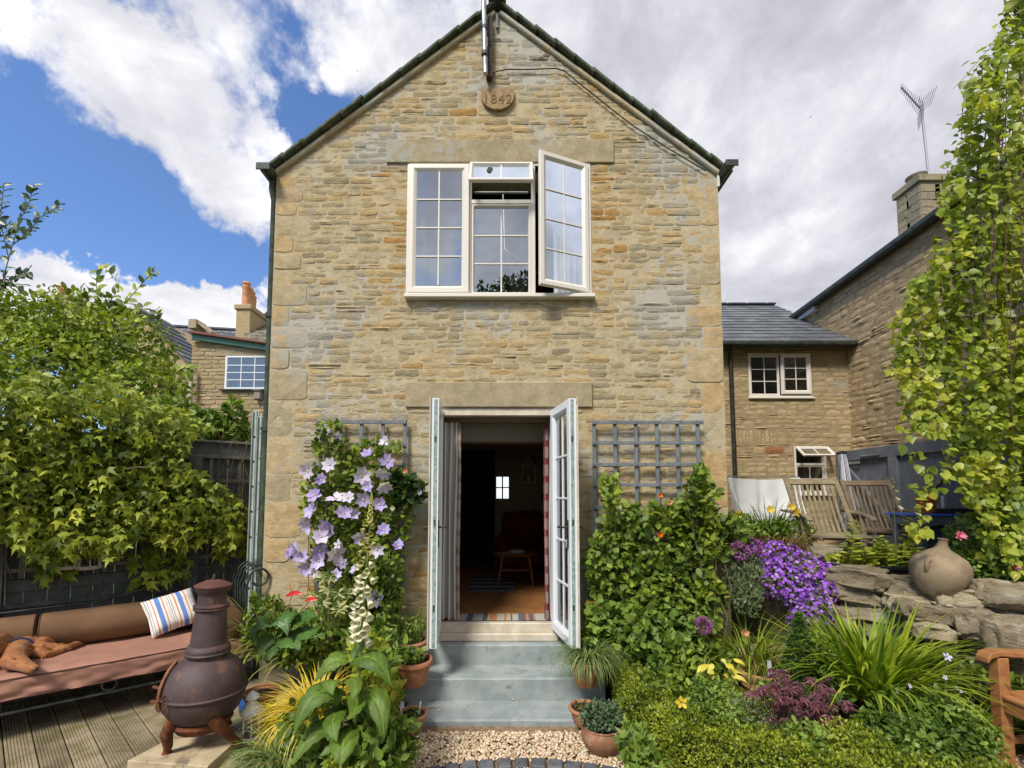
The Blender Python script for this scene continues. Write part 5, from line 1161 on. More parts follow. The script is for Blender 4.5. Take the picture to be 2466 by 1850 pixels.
while k < LB:
    b = MB(); b.tube([DBL(k + .045 * math.cos(t__), .02, .28 + .045 * math.sin(t__)) for t__ in [2 * PI * i / 16 for i in range(17)]], .008, 6); b.build('ring', mat('green_iron', (0, 0, 0)), day, smooth=True); k += .62
# head scrolls
hb = []
for k in range(7):
    c_ = -.02 + k * .14; pts = [DBL(-.02, c_, .34), DBL(-.03, c_, .55), DBL(-.05, c_, .75), DBL(-.04, c_, .92), DBL(-.07, c_, 1.0)]
    nr_ = 18 if k == 0 else 7
    for i in range(nr_):
        t__ = PI * .95 - i * (PI * 1.75) / 17; pts.append(DBL(-.15 + .085 * (1 - .2 * i / 17) * math.cos(PI - t__), c_, 1.0 + .085 * (1 - .2 * i / 17) * math.sin(t__)))
    b = MB(); b.tube(pts, .011 if k == 0 else .008, 8); b.build('head_scroll', m_iron, day, smooth=True)
b = MB(); b.tube([DBL(-.13, -.02, 1.08), DBL(-.13, .82, 1.10)], .009, 8); b.build('head_rail', m_iron, day, smooth=True)
b = MB(); b.tube([DBL(-.1, .82, 1.08), DBL(.25, .82, 1.0), DBL(.6, .82, .88), DBL(1.0, .82, .80), DBL(LB, .82, .78)], .009, 8); b.build('back_rail', m_iron, day, smooth=True)
m_matt = mat('terracotta_canvas', (.36, .185, .13), .9, (.29, .145, .10), 3, .12, 120)
m_bol = mat('tan_canvas', (.18, .10, .05), .9, (.145, .078, .04), 4, .12, 120)
# mattress cover
n_a, prf = 110, []
for i in range(9): prf.append((0 - .035, MZ0 - .03 + (MZ1 - MZ0 + .01) * i / 8))
prf += [(-.02, MZ1 - .005), (.02, MZ1 + .004)]
for i in range(1, 15): prf.append((.02 + (WB - .04) * i / 14, MZ1 + .012 * math.sin(PI * i / 14)))
prf += [(WB + .02, MZ1 - .02), (WB + .02, MZ0 - .03)]
V = []; n_p = len(prf)
for i in range(n_a + 1):
    a_ = -.04 + (LB + .08) * i / n_a
    for j, (c_, z) in enumerate(prf):
        fo = noise.noise(Vector((a_ * 3.2 + z * 7, z * 6 + 1, 2))) * .045 + noise.noise(Vector((a_ * 8 - z * 9, z * 9, 7))) * .026
        top = noise.noise(Vector((a_ * 2.2 + c_ * 3, c_ * 6, 4))) * .016 + noise.noise(Vector((a_ * 7 + c_ * 9, c_ * 4, 9))) * .010 + (abs(noise.noise(Vector((a_ * 5, c_ * 11, 3)))) * .014)
        side = j < 11; rag = .018 * noise.noise(Vector((a_ * 2.6, 0, 1))) if j == 0 else 0
        end = .06 * max(0, 1 - (a_ + .04) / .12) ** 2 if True else 0
        V.append(DBL(a_, c_ - (abs(fo) if side and j < 10 else 0) * (1 - j / 12), z + (top if not side else 0) + rag - end * .5))
n1p = n_p; Fc = [(i * n1p + j, (i + 1) * n1p + j, (i + 1) * n1p + j + 1, i * n1p + j + 1) for i in range(n_a) for j in range(n_p - 1)]
b = MB(); b.add(V, Fc); b.add([DBL(-.04, c_, z) for c_, z in prf], [tuple(range(n_p))]); b.add([DBL(LB + .04, c_, z) for c_, z in prf], [tuple(range(n_p))[::-1]])
mt = b.build('mattress', m_matt, day, smooth=2)
m_pipe = mat('dark_piping', (.09, .04, .03), .8)
b = MB(); b.tube([DBL(a_, -.034 - abs(noise.noise(Vector((a_ * 3.2, 1, 2)))) * .006, MZ1 - .008 + .006 * noise.noise(Vector((a_ * 4, 3, 3)))) for a_ in [LB * i / 40 for i in range(41)]], .005, 6); b.tube([DBL(a_, -.045 - abs(noise.noise(Vector((a_ * 3.2 + MZ0 * 7, MZ0 * 6 + 1, 2)))) * .034, MZ0 - .03 + .018 * noise.noise(Vector((a_ * 2.6, 0, 1)))) for a_ in [-.04 + (LB + .08) * i / 60 for i in range(61)]], .005, 6); b.build('piping', m_pipe, mt)
def bolster(p0, p1, r, label):
    d = (p1 - p0); L = d.length; q_ = d.to_track_quat('Z', 'Y').to_matrix().to_4x4(); M = Matrix.Translation(p0) @ q_
    t = thing('bolster', label, 'bolster', p0, 'tan bolsters on the daybed'); b = MB()
    b.lathe([(0, -.004), (r * .8, -.004), (r * .97, .004), (r, .02), (r * 1.01, L * .5), (r, L - .02), (r * .97, L - .004), (r * .8, L + .004), (0, L + .004)], 40, M, wob=.02); b.build('cover', m_bol, t, smooth=True)
    for z in (.006, L - .006):
        b = MB(); b.tube([M @ Vector((r * .985 * math.cos(a), r * .985 * math.sin(a), z)) for a in [2 * PI * i / 40 for i in range(41)]], .004, 6); b.build('piping', m_pipe, t)
RB = .148
bolster(DBL(LB - .02, WB - RB - .0, MZ1 + RB + .008), DBL(1.36, WB - RB, MZ1 + RB + .008), RB, 'tan bolster along the daybed back, behind the sleeping dog')
bolster(DBL(1.34, WB - RB, MZ1 + RB + .008), DBL(.30, WB - RB, MZ1 + RB + .008), RB, 'long tan bolster along the daybed back, under the striped cushion')
bolster(DBL(.11, -.02, MZ1 + RB + .012), DBL(.11, WB - .05, MZ1 + RB + .012), RB * .98, 'tan bolster across the daybed head, its round end facing the foxglove')
# striped cushion
def cushmat():
    m = bpy.data.materials.new('ticking_stripe'); m.use_nodes = True; t = NT(m.node_tree); a = t.n('ShaderNodeAttribute', attribute_name='rnd').outputs['Fac']
    W_, B_, R_, K_ = (.72, .68, .6), (.13, .23, .52), (.55, .22, .16), (.2, .22, .3); st = [(0, W_), (.03, K_), (.04, W_), (.07, K_), (.08, W_), (.13, R_), (.155, W_), (.20, B_), (.29, W_), (.33, R_), (.355, W_), (.40, K_), (.41, W_), (.44, K_), (.45, W_), (.48, K_), (.49, W_), (.55, R_), (.575, W_), (.62, B_), (.71, W_), (.76, R_), (.785, W_), (.84, K_), (.85, W_), (.89, K_), (.90, W_), (.94, K_)]
    p = t.n('ShaderNodeBsdfPrincipled', {'Base Color': t.ramp(a, st[:32], 'CONSTANT'), 'Roughness': .9, 'Specular IOR Level': .1}); t.n('ShaderNodeOutputMaterial', {0: p.outputs[0]}); return m
CS = .40; n_ = 22; cc = DBL(.46, .50, MZ1 + .21); U_ = (-(e1 * .93) + Vector((0, 0, .30))).normalized(); back = (e2 * .82 + Vector((0, 0, 0))).normalized(); N_ = (-e2 * .8 + Vector((0, 0, .6))).normalized(); U_ = (U_ - N_ * U_.dot(N_)).normalized(); W_ = N_.cross(U_)
V, Fc, A_ = [], [], []
for s_ in (1, -1):
    o = len(V)
    for j in range(n_ + 1):
        for i in range(n_ + 1):
            u, v = i / n_ * 2 - 1, j / n_ * 2 - 1; h = .085 * ((1 - u ** 4) * (1 - v ** 4)) ** .6; pin = 1 - .07 * (1 - abs(u * v)) * (max(abs(u), abs(v)) ** 3)
            V.append(cc + U_ * u * CS / 2 * pin + W_ * v * CS / 2 * pin * .92 + N_ * s_ * (h + .006 * noise.noise(Vector((u * 3, v * 3, s_))))); A_.append(i / n_)
    for j in range(n_):
        for i in range(n_): a = o + j * (n_ + 1) + i; Fc.append((a, a + 1, a + n_ + 2, a + n_ + 1) if s_ > 0 else (a, a + n_ + 1, a + n_ + 2, a + 1))
tag(npmesh('cushion', np.array(V), np.array(Fc), cushmat(), None, {'rnd': A_}, smooth=True), 'blue, red and white striped cushion propped against the daybed bolster', 'cushion')
# ================================================================== DOG
def ell(b, c, r, rz=0.0, tilt=0.0, n=16):
    vs_ = []; fs_ = []; M = Matrix.Translation(c) @ Matrix.Rotation(rz, 4, 'Z') @ Matrix.Rotation(tilt, 4, 'Y') @ Matrix.Diagonal((*r, 1))
    b.lathe([(max(.001, math.sin(PI * i / 10)), -math.cos(PI * i / 10)) for i in range(11)], n, M)
def fur(name, c1, c2, c3):
    m = bpy.data.materials.new(name); m.use_nodes = True; t = NT(m.node_tree); pos = t.n('ShaderNodeNewGeometry').outputs['Position']
    st_ = t.n('ShaderNodeMapping', {'Vector': pos, 'Rotation': (0, .3, -.7), 'Scale': (5, 22, 22)}).outputs[0]; n_1 = t.noise(st_, 5, 5, .65, .6)
    c = t.mix(t.smooth(n_1, .35, .6), c1, c2); c = t.mix(t.smooth(t.noise(pos, 9, 4, .6), .5, .72, 0, .7), c, c3)
    p = t.n('ShaderNodeBsdfPrincipled', {'Base Color': c, 'Roughness': .5, 'Specular IOR Level': .35, 'Sheen Weight': .15}); bb = t.n('ShaderNodeBump', {'Height': n_1, 'Strength': .8, 'Distance': .01}); t.t.links.new(bb.outputs[0], p.inputs['Normal'])
    t.n('ShaderNodeOutputMaterial', {0: p.outputs[0]}); return m
m_fur = fur('chestnut_fur', (.20, .06, .012), (.36, .13, .03), (.46, .20, .07))
zt = MZ1 + .01; H = atz(32, 1590, zt + .07); MZ_ = atz(80, 1612, zt + .04); SHD = atz(80, 1560, zt + .08)
dgx = thing('dog', 'chestnut long-haired dog asleep on the daybed, muzzle pointing towards the chiminea', 'dog', (SHD.x, SHD.y, zt)); dgx['label'] = 'chestnut dog asleep on its side on the terracotta mattress'
b = MB(); az_ = math.atan2(-e1.y, -e1.x)
B0 = atz(100, 1548, zt + .07); B1 = atz(55, 1535, zt + .10); B2 = atz(-15, 1552, zt + .10); B3 = atz(-90, 1590, zt + .10)
for a_, c_, ra, rb in ((B0, B1, .10, .135), (B1, B2, .135, .155), (B2, B3, .155, .15)): b.tube([a_.lerp(c_, k / 4) for k in range(-1, 6)], [(ra + (rb - ra) * k / 4) * (1 if 0 <= k <= 4 else .8) for k in range(-1, 6)], 18)
for (q_, r_) in ((B0, .105), (B1, .138), (B2, .158), (B3, .15)): ell(b, q_, (r_, r_, r_ * .9))
NK = atz(45, 1565, zt + .08); b.tube([B0.lerp(B1, .5), NK, H], [.08, .075, .07], 14)
ell(b, H, (.085, .07, .068), math.atan2((MZ_ - H).y, (MZ_ - H).x)); d_ = (MZ_ - H); b.tube([H + d_ * .2, H + d_ * .6, H + d_ * .9, MZ_ + d_ * .08], [.058, .042, .036, .026], 14)
ell(b, MZ_ + Vector((0, 0, .002)), (.036, .034, .034))
L1a, L1b, L1c, L1d = atz(95, 1560, zt + .07), atz(130, 1560, zt + .055), atz(160, 1561, zt + .04), atz(183, 1552, zt + .03)
b.tube([B0, L1a, L1b, L1c, L1d], [.06, .05, .036, .028, .03], 12); ell(b, L1d, (.038, .03, .026), az_)
L2a, L2b = atz(112, 1578, zt + .03), atz(143, 1569, zt + .03); b.tube([atz(90, 1570, zt + .05), L2a, L2b], [.05, .03, .026], 12); ell(b, L2b, (.034, .028, .024), az_)
H1, H2 = atz(120, 1540, zt + .06), atz(178, 1544, zt + .035); b.tube([atz(85, 1545, zt + .07), H1, H2], [.06, .042, .028], 12); ell(b, H2, (.038, .028, .024), az_)
body = b.build('body', m_fur, dgx); rm = body.modifiers.new('r', 'REMESH'); rm.mode = 'VOXEL'; rm.voxel_size = .009; rm.use_smooth_shade = True; sm = body.modifiers.new('s', 'SMOOTH'); sm.iterations = 7; sm.factor = .6
ev = body.evaluated_get(bpy.context.evaluated_depsgraph_get()); em = ev.to_mesh(); nf = len(em.polygons); pc_ = np.zeros(nf * 3); pn_ = np.zeros(nf * 3); em.polygons.foreach_get('center', pc_); em.polygons.foreach_get('normal', pn_); pc_ = pc_.reshape(-1, 3); pn_ = pn_.reshape(-1, 3); ev.to_mesh_clear()
ix = RG.integers(0, nf, 9000); fp = pc_[ix]; fn_ = pn_[ix]; sw = np.tile(np.array((B1 - B3).normalized()) * .9 + np.array([0, 0, -.5]), (len(ix), 1)) + RG.normal(size=(len(ix), 3)) * .35; sw = sw - fn_ * (sw * fn_).sum(1)[:, None] * .85; dm_ = np.linalg.norm(fp - np.array(MZ_), axis=1); keep = dm_ > .09; fp, fn_, sw, dm_ = fp[keep], fn_[keep], sw[keep], dm_[keep]
Vf, Ff, Af = scatter((L_FOLD[0] * np.array([.4, 1, .3]), L_FOLD[1]), fp - fn_ * .002, frames(sw, fn_), np.clip((dm_ - .05) * .16, .012, .034) * (.6 + .8 * RG.random(len(fp)))); npmesh('coat', Vf, Ff, leafmat('coat_hair', [(.14, .04, .01), (.36, .13, .035), (.60, .30, .11)], tr=.1, rough=.35), dgx, Af, kind='stuff')
side = Vector((-d_.y, d_.x, 0)).normalized()
V = []; b = MB(); e0_ = H - d_ * .25 - side * .05; 
for (ea, eb, w_) in ((H - d_ * .45 - side * .03 + Vector((0, 0, .05)), H - d_ * .75 - side * .16 - Vector((0, 0, .05)), .05),):
    b.tube([ea.lerp(eb, k / 6) + Vector((0, 0, .02 * math.sin(k))) for k in range(7)], [.02, .04, .05, .052, .048, .035, .012], 12)
ear = b.build('ear', m_fur, dgx, smooth=True)
b = MB(); ell(b, MZ_ + d_.normalized() * .034 + Vector((0, 0, .008)), (.014, .017, .013), 0, 0, 12); b.build('nose', mat('dog_nose', (.03, .015, .015), .3, spec=.6), dgx, smooth=True)
b = MB(); ey = H + d_ * .35 - side * .035 + Vector((0, 0, .045)); b.tube([ey - d_.normalized() * .014, ey + Vector((0, 0, .003)), ey + d_.normalized() * .014], .0035, 6); b.build('eyelid', m_pipe, dgx)
b = MB(); cN = NK.lerp(H, -.1); nd_ = (H - B0).normalized(); s1 = nd_.orthogonal().normalized(); s2 = nd_.cross(s1); b.tube([cN + (s1 * math.cos(a) + s2 * math.sin(a)) * .082 for a in [2 * PI * i / 24 for i in range(25)]], .008, 6); b.build('collar', mat('dark_blue_collar', (.02, .03, .1), .5), dgx)
# ================================================================== SLAB, CHIMINEA, LANTERN
SZ = .095
c_s = [atz(304, 1834, SZ), atz(401, 1782, SZ), atz(600, 1756, SZ), atz(498, 1850, SZ)]
c_s[0] = atz(306, 1832, SZ); c_s[3] = atz(500, 1846, SZ)
m_slab = mat('sandstone_slab', (.50, .40, .25), .9, (.38, .30, .18), 6, .4, 40, dirt=((.18, .14, .10), 5, .58))
b = MB(); vs_ = [p for p in c_s] + [Vector((p.x, p.y, DZ + .001)) for p in c_s]; b.add(vs_, [(3, 2, 1, 0), (4, 5, 6, 7), (0, 1, 5, 4), (1, 2, 6, 5), (2, 3, 7, 6), (3, 0, 4, 7)])
sb = b.build('hearth_slab', m_slab); tag(sb, 'pale sandstone slab on the deck carrying the chiminea', 'slab'); bv = sb.modifiers.new('b', 'BEVEL'); bv.width = .006; bv.segments = 2
m_cast = mat('cast_iron_brown', (.060, .040, .040), .55, (.085, .055, .05), 5, .35, 90, spec=.35, dirt=((.15, .075, .05), 6, .57))
m_rust = mat('rusted_iron', (.17, .055, .02), .85, (.08, .032, .02), 9, .4, 70, dirt=((.26, .10, .03), 8, .58))
cp = Vector((-2.10, 3.14, 0)); cz = lambda py: CAMZ - (py - 1194) * 3.06 / F
Mc = Matrix.Translation((cp.x, cp.y, 0)) @ Matrix.Rotation(math.radians(2.0), 4, 'Y')
chi = thing('chiminea', 'round-bellied rusty cast-iron chiminea with capped flue standing on the slab', 'chiminea', (cp.x, cp.y, SZ))
zs0, zs1 = .455, .675; R0 = .243
b = MB(); pr = [(R0 + .008, zs0 - .006), (R0 + .012, zs0 + .004), (R0, zs0 + .012)]
for k in range(1, 13): a = k / 12 * math.radians(66); pr.append((R0 * math.cos(a) ** .8, zs0 + .012 + (zs1 - zs0 - .012) * math.sin(a) / math.sin(math.radians(66))))
b.lathe(pr, 48, Mc); b.build('upper_body', m_cast, chi, smooth=True)
b = MB(); pr = [(0, .165), (.13, .17)]
pr = [(R0 * math.sin(a) ** .85 if a > 0 else 0, zs0 - .215 * math.cos(a) - .006) for a in [PI / 2 * k / 12 for k in range(13)]]
b.lathe(pr, 48, Mc); b.build('lower_bowl', m_cast, chi, smooth=True)
b = MB(); b.lathe([(0, .185), (.10, .19), (.15, .215), (.178, .26), (.17, .28)], 40, Mc); b.build('ash_pan', m_rust, chi, smooth=True)
b = MB(); b.lathe([(.118, zs1 - .03), (.12, zs1 + .012), (.133, zs1 + .02), (.136, zs1 + .032), (.129, zs1 + .04), (.131, zs1 + .05), (.129, zs1 + .062), (.118, zs1 + .08), (.109, zs1 + .085), (.092, .99), (.09, .995)], 40, Mc); b.build('flue', m_cast, chi, smooth=True)
b = MB(); b.lathe([(.09, .985), (.098, .988), (.107, .995), (.107, 1.003), (.1, 1.008), (.108, 1.014), (.107, 1.022), (.088, 1.03), (.083, 1.09), (.085, 1.10), (.103, 1.118), (.107, 1.15), (.098, 1.152), (.095, 1.13)], 40, Mc); b.build('flue_collar', m_cast, chi, smooth=True)
b = MB(); b.lathe([(0, 1.19), (.045, 1.183), (.088, 1.165), (.112, 1.153), (.112, 1.146), (.09, 1.146)], 40, Mc); lid = b.build('lid', mat('red_brown_iron', (.14, .055, .04), .6, (.10, .04, .03), 10), chi, smooth=True)
b = MB(); b.tube([Mc @ Vector((0, 0, 1.185)), Mc @ Vector((.002, 0, 1.225))], [.012, .008], 8); b.build('lid_knob', m_cast, lid)
# door on the left flank
b = MB(); aw = math.radians(33); ac_ = math.radians(196)
def sp_(a, e, k=1.02): return Mc @ Vector((R0 * k * math.cos(e) ** .8 * math.cos(a), R0 * k * math.cos(e) ** .8 * math.sin(a), zs0 + .012 + (zs1 - zs0) * math.sin(e) / math.sin(math.radians(66)) if e > 0 else zs0 + .012 + .215 * math.sin(e)))
vs_ = []; fs_ = []; na = 10
for kk in (1.045, 1.02):
    for j in range(na + 1):
        for i in range(na + 1):
            e = math.radians(-30) + math.radians(76) * j / na; w_ = aw * math.sqrt(max(.02, 1 - max(0, (j / na - .35) / .65) ** 2.5)); a = ac_ - w_ + 2 * w_ * i / na; vs_.append(sp_(a, e, kk))
W = na + 1
for o in (0, W * W):
    for j in range(na):
        for i in range(na): a = o + j * W + i; fs_.append((a, a + 1, a + W + 1, a + W))
for rr in ([j * W for j in range(W)], [j * W + na for j in range(W)], list(range(W)), [na * W + i for i in range(W)]):
    for a, c in zip(rr, rr[1:]): fs_.append((a, c, W * W + c, W * W + a))
b.add(vs_, fs_); dd_ = b.build('door', m_cast, chi, smooth=True)
rim = [sp_(ac_ + aw * 1.03 * math.sqrt(max(.02, 1 - max(0, (j / 12 - .35) / .65) ** 2.5)), math.radians(-22) + math.radians(74) * j / 12, 1.06) for j in range(13)]
b = MB(); b.tube(rim, .010, 8); b.build('door_rim', mat('orange_rust', (.27, .12, .06), .8, (.14, .06, .04), 12), dd_, smooth=True)
for e in (-8, 14): p = sp_(math.radians(226), math.radians(e), 1.05); b = MB(); b.bar(p, p + Vector((-.06, .02, .004)), .02, .014); b.build('latch', m_rust, dd_)
rp = sp_(math.radians(245), math.radians(2), 1.07); b = MB(); b.tube([rp + Vector((.034 * math.cos(a), .012 * math.sin(a) - .006, -.022 + .034 * math.sin(a))) for a in [2 * PI * i / 20 for i in range(21)]], .0055, 8); b.tube([rp + Vector((-.004, .02, .02)), rp + Vector((-.002, -.012, .014))], .008, 8); b.build('ring_handle', m_rust, chi, smooth=True)
for (px, py, a) in ((402, 1814, 238), (571, 1790, 318), (480, 1775, 90)):
    ft = atz(px, py, SZ) if a != 90 else Vector((cp.x + .02, cp.y + .26, SZ)); a = math.radians(a); top = Mc @ Vector((.180 * math.cos(a), .180 * math.sin(a), .325)); ft.z = SZ
    mid = top.lerp(ft, .4) + Vector((math.cos(a), math.sin(a), 0)) * .022
    b = MB(); b.tube([top + Vector((0, 0, .012)), top, mid, top.lerp(ft, .8), ft + Vector((0, 0, .012)), ft], [.016, .040, .036, .026, .022, .030], 14); b.build('leg', m_rust, chi, smooth=True)
lp = atz(604, 1778, DZ); lp = Vector((lp.x, lp.y, DZ)); lt = thing('lantern', 'white metal candle lantern standing on the deck beside the chiminea', 'lantern', lp)
sc_ = lp.y / F; hh = 108 * sc_; rw = 19.5 * sc_; M = Matrix.Translation(lp)
m_wmet = mat('white_enamel', (.85, .84, .79), .45, (.7, .66, .56), 30, .1, 40)
b = MB(); b.lathe([(0, 0), (rw * 1.05, 0), (rw * 1.05, .012), (rw * .95, .02), (0, .02)], 6, M); b.build('base', m_wmet, lt)
b = MB()
for k in range(6): a = k * PI / 3; b.box(-.006, .006, -.004, .004, .02, hh * .55, 0, M @ Matrix.Translation((rw * .92 * math.cos(a), rw * .92 * math.sin(a), 0)) @ Matrix.Rotation(a, 4, 'Z'))
b.build('frame', m_wmet, lt)
for k in range(6):
    a0, a1 = k * PI / 3, (k + 1) * PI / 3; q_ = MB(); pp = [M @ Vector((rw * .9 * math.cos(a), rw * .9 * math.sin(a), z)) for a, z in ((a0, .02), (a1, .02), (a1, hh * .55), (a0, hh * .55))]; q_.add(pp, [(0, 1, 2, 3)]); q_.build('pane', m_glassd, lt)
b = MB(); b.lathe([(rw * 1.25, hh * .53), (rw * 1.3, hh * .56), (rw * 1.25, hh * .60), (rw * .7, hh * .72), (rw * .5, hh * .75), (rw * .48, hh * .83), (rw * .8, hh * .84), (rw * .75, hh * .90), (rw * .2, hh * .98), (0, hh)], 24, M); b.build('lid', m_wmet, lt, smooth=True)
b = MB(); b.lathe([(0, .02), (rw * .4, .02), (rw * .4, hh * .3), (0, hh * .3)], 12, M); b.build('candle', mat('wax', (.6, .55, .45)), lt, smooth=True)
# ================================================================== GRAVEL AND EDGING
m_grav = mat('pale_gravel', (.50, .38, .23), .85, None, var=.0, attr=[(0, (.32, .22, .13)), (.25, (.50, .37, .22)), (.6, (.62, .50, .34)), (.85, (.66, .48, .33)), (1, (.74, .66, .52))], bump=.3, bscale=60)
b = MB(); b.add([(-.98, 1.6, -.004), (1.0, 1.6, -.004), (1.0, 3.6, -.004), (-.98, 3.6, -.004)], [(0, 1, 2, 3)]); gb = b.build('gravel_path', mat('gravel_bed', (.30, .21, .12), .95, (.18, .12, .07), 30, .8, 50), kind='structure')
import bmesh
def pebble(seed):
    bm = bmesh.new(); bmesh.ops.create_icosphere(bm, subdivisions=1, radius=1); r = random.Random(seed)
    v = np.array([list(x.co) for x in bm.verts]); f = np.array([[q.index for q in x.verts] for x in bm.faces]); bm.free()
    v = v * np.array([1, r.uniform(.6, .85), r.uniform(.4, .6)]); v *= (1 + np.array([r.uniform(-.2, .2) for _ in v]))[:, None]; return v, f
parts = []
def gravel_pts(n, x0, x1, y0, y1, ok):
    out = []
    while len(out) < n:
        x, y = RG.uniform(x0, x1), RG.uniform(y0, y1)
        if ok(x, y): out.append((x, y))
    return np.array(out)
ER = 1.76; EC = Vector((.06, atz(1270, 1822, .03).y - ER))
gok = lambda x, y: (-.80 + .05 * math.sin(y * 9) < x < .80 + .06 * math.sin(y * 7) + .12 * max(0, 3.2 - y)) and y < YC + .01 and not (ER - .115 < math.hypot(x - EC.x, y - EC.y) < ER - .0)
for k in range(6):
    n_ = 1500; xy = gravel_pts(n_, -.95, 1.0, 2.3, 3.45, gok); z = RG.uniform(.0, .016, n_) + .006
    P = np.column_stack([xy, z]); R_ = frames(rdir(n_, 0) * np.array([1, 1, .35]), rdir(n_, 1.6)); S = RG.uniform(.009, .0165, n_)
    parts.append(scatter(pebble(k), P, R_, S))
V, Fc, A = join_np(parts); npmesh('gravel', V, Fc, m_grav, None, A, label='pale honey gravel in front of the steps', kind='stuff')
parts = []
for k in range(3):
    n_ = 350; xy = gravel_pts(n_, 2.75, 3.9, 2.2, 3.0, lambda x, y: True); P = np.column_stack([xy, RG.uniform(.10, .115, n_)]); parts.append(scatter(pebble(k), P, frames(rdir(n_) * np.array([1, 1, .35]), rdir(n_, 1.6)), RG.uniform(.009, .0155, n_)))
V, Fc, A = join_np(parts); npmesh('gravel', V, Fc, m_grav, None, A, label='patch of paler gravel under the bench', kind='stuff')
b = MB(); b.box(2.62, 4.5, 1.6, 3.02, -.1, .095); b.build('gravel_pad', mat('gravel_bed', (.3, .21, .12)), kind='structure')
m_sett = mat('blue_brick', (.075, .08, .09), .75, (.12, .12, .125), 14, .4, 60, var=.2)
edg = bpy.data.objects.new('paving_edge', None); COL.objects.link(edg); tag(edg, kind='structure'); PW[edg.name] = Matrix()
for k in range(-14, 15):
    a = PI / 2 - k * .066; M = Matrix.Translation((EC.x + (ER - .055) * math.cos(a), EC.y + (ER - .055) * math.sin(a), 0)) @ Matrix.Rotation(a, 4, 'Z')
    b = MB(); b.box(-.05, .05, -.046 + rg.uniform(-.003, .003), .046, -.02, .028 + rg.uniform(-.003, .003), .008, M, rg.random()); b.build('sett', m_sett, edg)
for (px, py, w_, d_) in ((1395, 1845, .1, .06),): pass
# ================================================================== TRELLISES ON THE HOUSE
m_tr = mat('grey_trellis_paint', (.13, .142, .155), .7, (.18, .19, .20), 12, .2, 50)
def trellis(label, xs, ys, x0, x1, y0, y1, Y):
    t = thing('wall_trellis', label, 'trellis', at((x0 + x1) / 2, y1, Y), 'grey trellises either side of the doors')
    for x in xs:
        a, c = at(x, y1, Y), at(x, y0, Y); xm = (a.x + c.x) / 2; b = MB(); b.box(xm - .017, xm + .017, Y, Y + .016, a.z, c.z, .002); b.build('slat', m_tr, t)
    for y in ys:
        a, c = at(x0, y, Y), at(x1, y, Y); b = MB(); b.box(a.x - .02, c.x + .02, Y - .018, Y - .001, a.z - .017, a.z + .017, .002); b.build('slat', m_tr, t)
        for x in xs:
            p = at(x, y, Y); b = MB(); b.box(p.x - .004, p.x + .004, Y - .0205, Y - .0175, a.z - .004, a.z + .004); b.build('nail', m_iron, t)
trellis('grey square trellis right of the doors with climbing leaves over its lower half', [1433, 1484, 1535, 1586, 1636, 1686], [1018, 1067, 1119, 1168, 1222, 1276, 1330, 1385], 1431, 1688, 1012, 1440, HY - .075)
trellis('grey square trellis left of the doors almost hidden by clematis', [768, 816, 866, 918, 972], [1017, 1071, 1124, 1177, 1230, 1284, 1338, 1392], 766, 974, 1010, 1440, HY - .075)
# ================================================================== CLEMATIS
ct = thing('clematis', 'lilac-flowered clematis climbing the trellis left of the doors', 'climber', (-1.6, 4.15, .03))
def wall_foliage(parent, poly, n, Y, dj, size, T, m, nm='foliage', **kw):
    pp = in_poly(poly, n); P = np.array([at(x, y, Y - dj * RG.random() - .10 * max(0, noise.noise(Vector((x * .014, y * .014, Y))))) for x, y in pp]); Nn = np.tile([0, -1.0, .2], (n, 1)); foliage(nm, P, Nn, size, T, m, parent, **kw); return P
def zz(x, y): return 650 + x * .3618, 950 + y * .3618
poly = [zz(*p) for p in [(300, 260), (330, 180), (480, 190), (500, 290), (560, 350), (700, 300), (880, 330), (860, 420), (700, 430), (900, 520), (1040, 610), (960, 700), (960, 850), (900, 1000), (870, 1100), (760, 1200), (900, 1300), (860, 1480), (700, 1560), (560, 1400), (420, 1250), (330, 1200), (260, 1090), (300, 900), (220, 800), (200, 640), (300, 500)]]
P = wall_foliage(ct, poly, 2700, HY - .11, .16, .062, L_OVAL, G_clem, jit=.7, clump=1.8)
wall_foliage(ct, [zz(*p) for p in [(840, 520), (1040, 600), (1000, 720), (850, 760), (760, 640)]], 240, HY - .2, .1, .085, L_OVAL, G_dark, nm='rose_foliage', jit=.6)
twigs(ct, P, None, (-1.55, 4.2, .03), 40, m_bark, .005)
for k in range(6): pass
PET = tpl([(0, .1, 0), (-.22, .36, .05), (-.27, .66, .07), (0, 1, .0), (.27, .66, .07), (.22, .36, .05), (0, .5, .0)], [(6, 0, 5), (6, 5, 4), (6, 4, 3), (6, 3, 2), (6, 2, 1), (6, 1, 0)])
def flower(parent, p, face, r, m, npet=7, cup=.25, double=False, cm=None, nm='flower', T=PET):
    face = Vector(face).normalized(); a0 = RG.random() * 6; u = face.orthogonal().normalized(); v = face.cross(u); tip = []; nor = []
    for ring_ in range(2 if double else 1):
        for k in range(npet):
            a = a0 + 2 * PI * k / npet + RG.normal() * .09 + ring_ * .4; d = u * math.cos(a) + v * math.sin(a); cu = cup + ring_ * .7 + RG.normal() * .12
            tip.append(d + face * cu); nor.append(face - d * cu)
    n = len(tip); V, Fc, A = scatter(T, np.tile(np.array(p), (n, 1)), frames(np.array(tip), np.array(nor)), r * (.9 + .2 * RG.random(n)), np.clip(RG.random(n) * .5 + RG.random() * .5, 0, 1))
    o = npmesh(nm, V, Fc, m, parent, A, smooth=True)
    if cm:
        b = MB(); b.lathe([(0, .018), (.006, .016), (.011, .004), (.008, -.002)], 8, Matrix.Translation(p) @ face.to_track_quat('Z', 'Y').to_matrix().to_4x4()); b.build('stamens', cm, o, smooth=True)
    return o
cmS = mat('cream_stamens', (.6, .55, .35), .8)
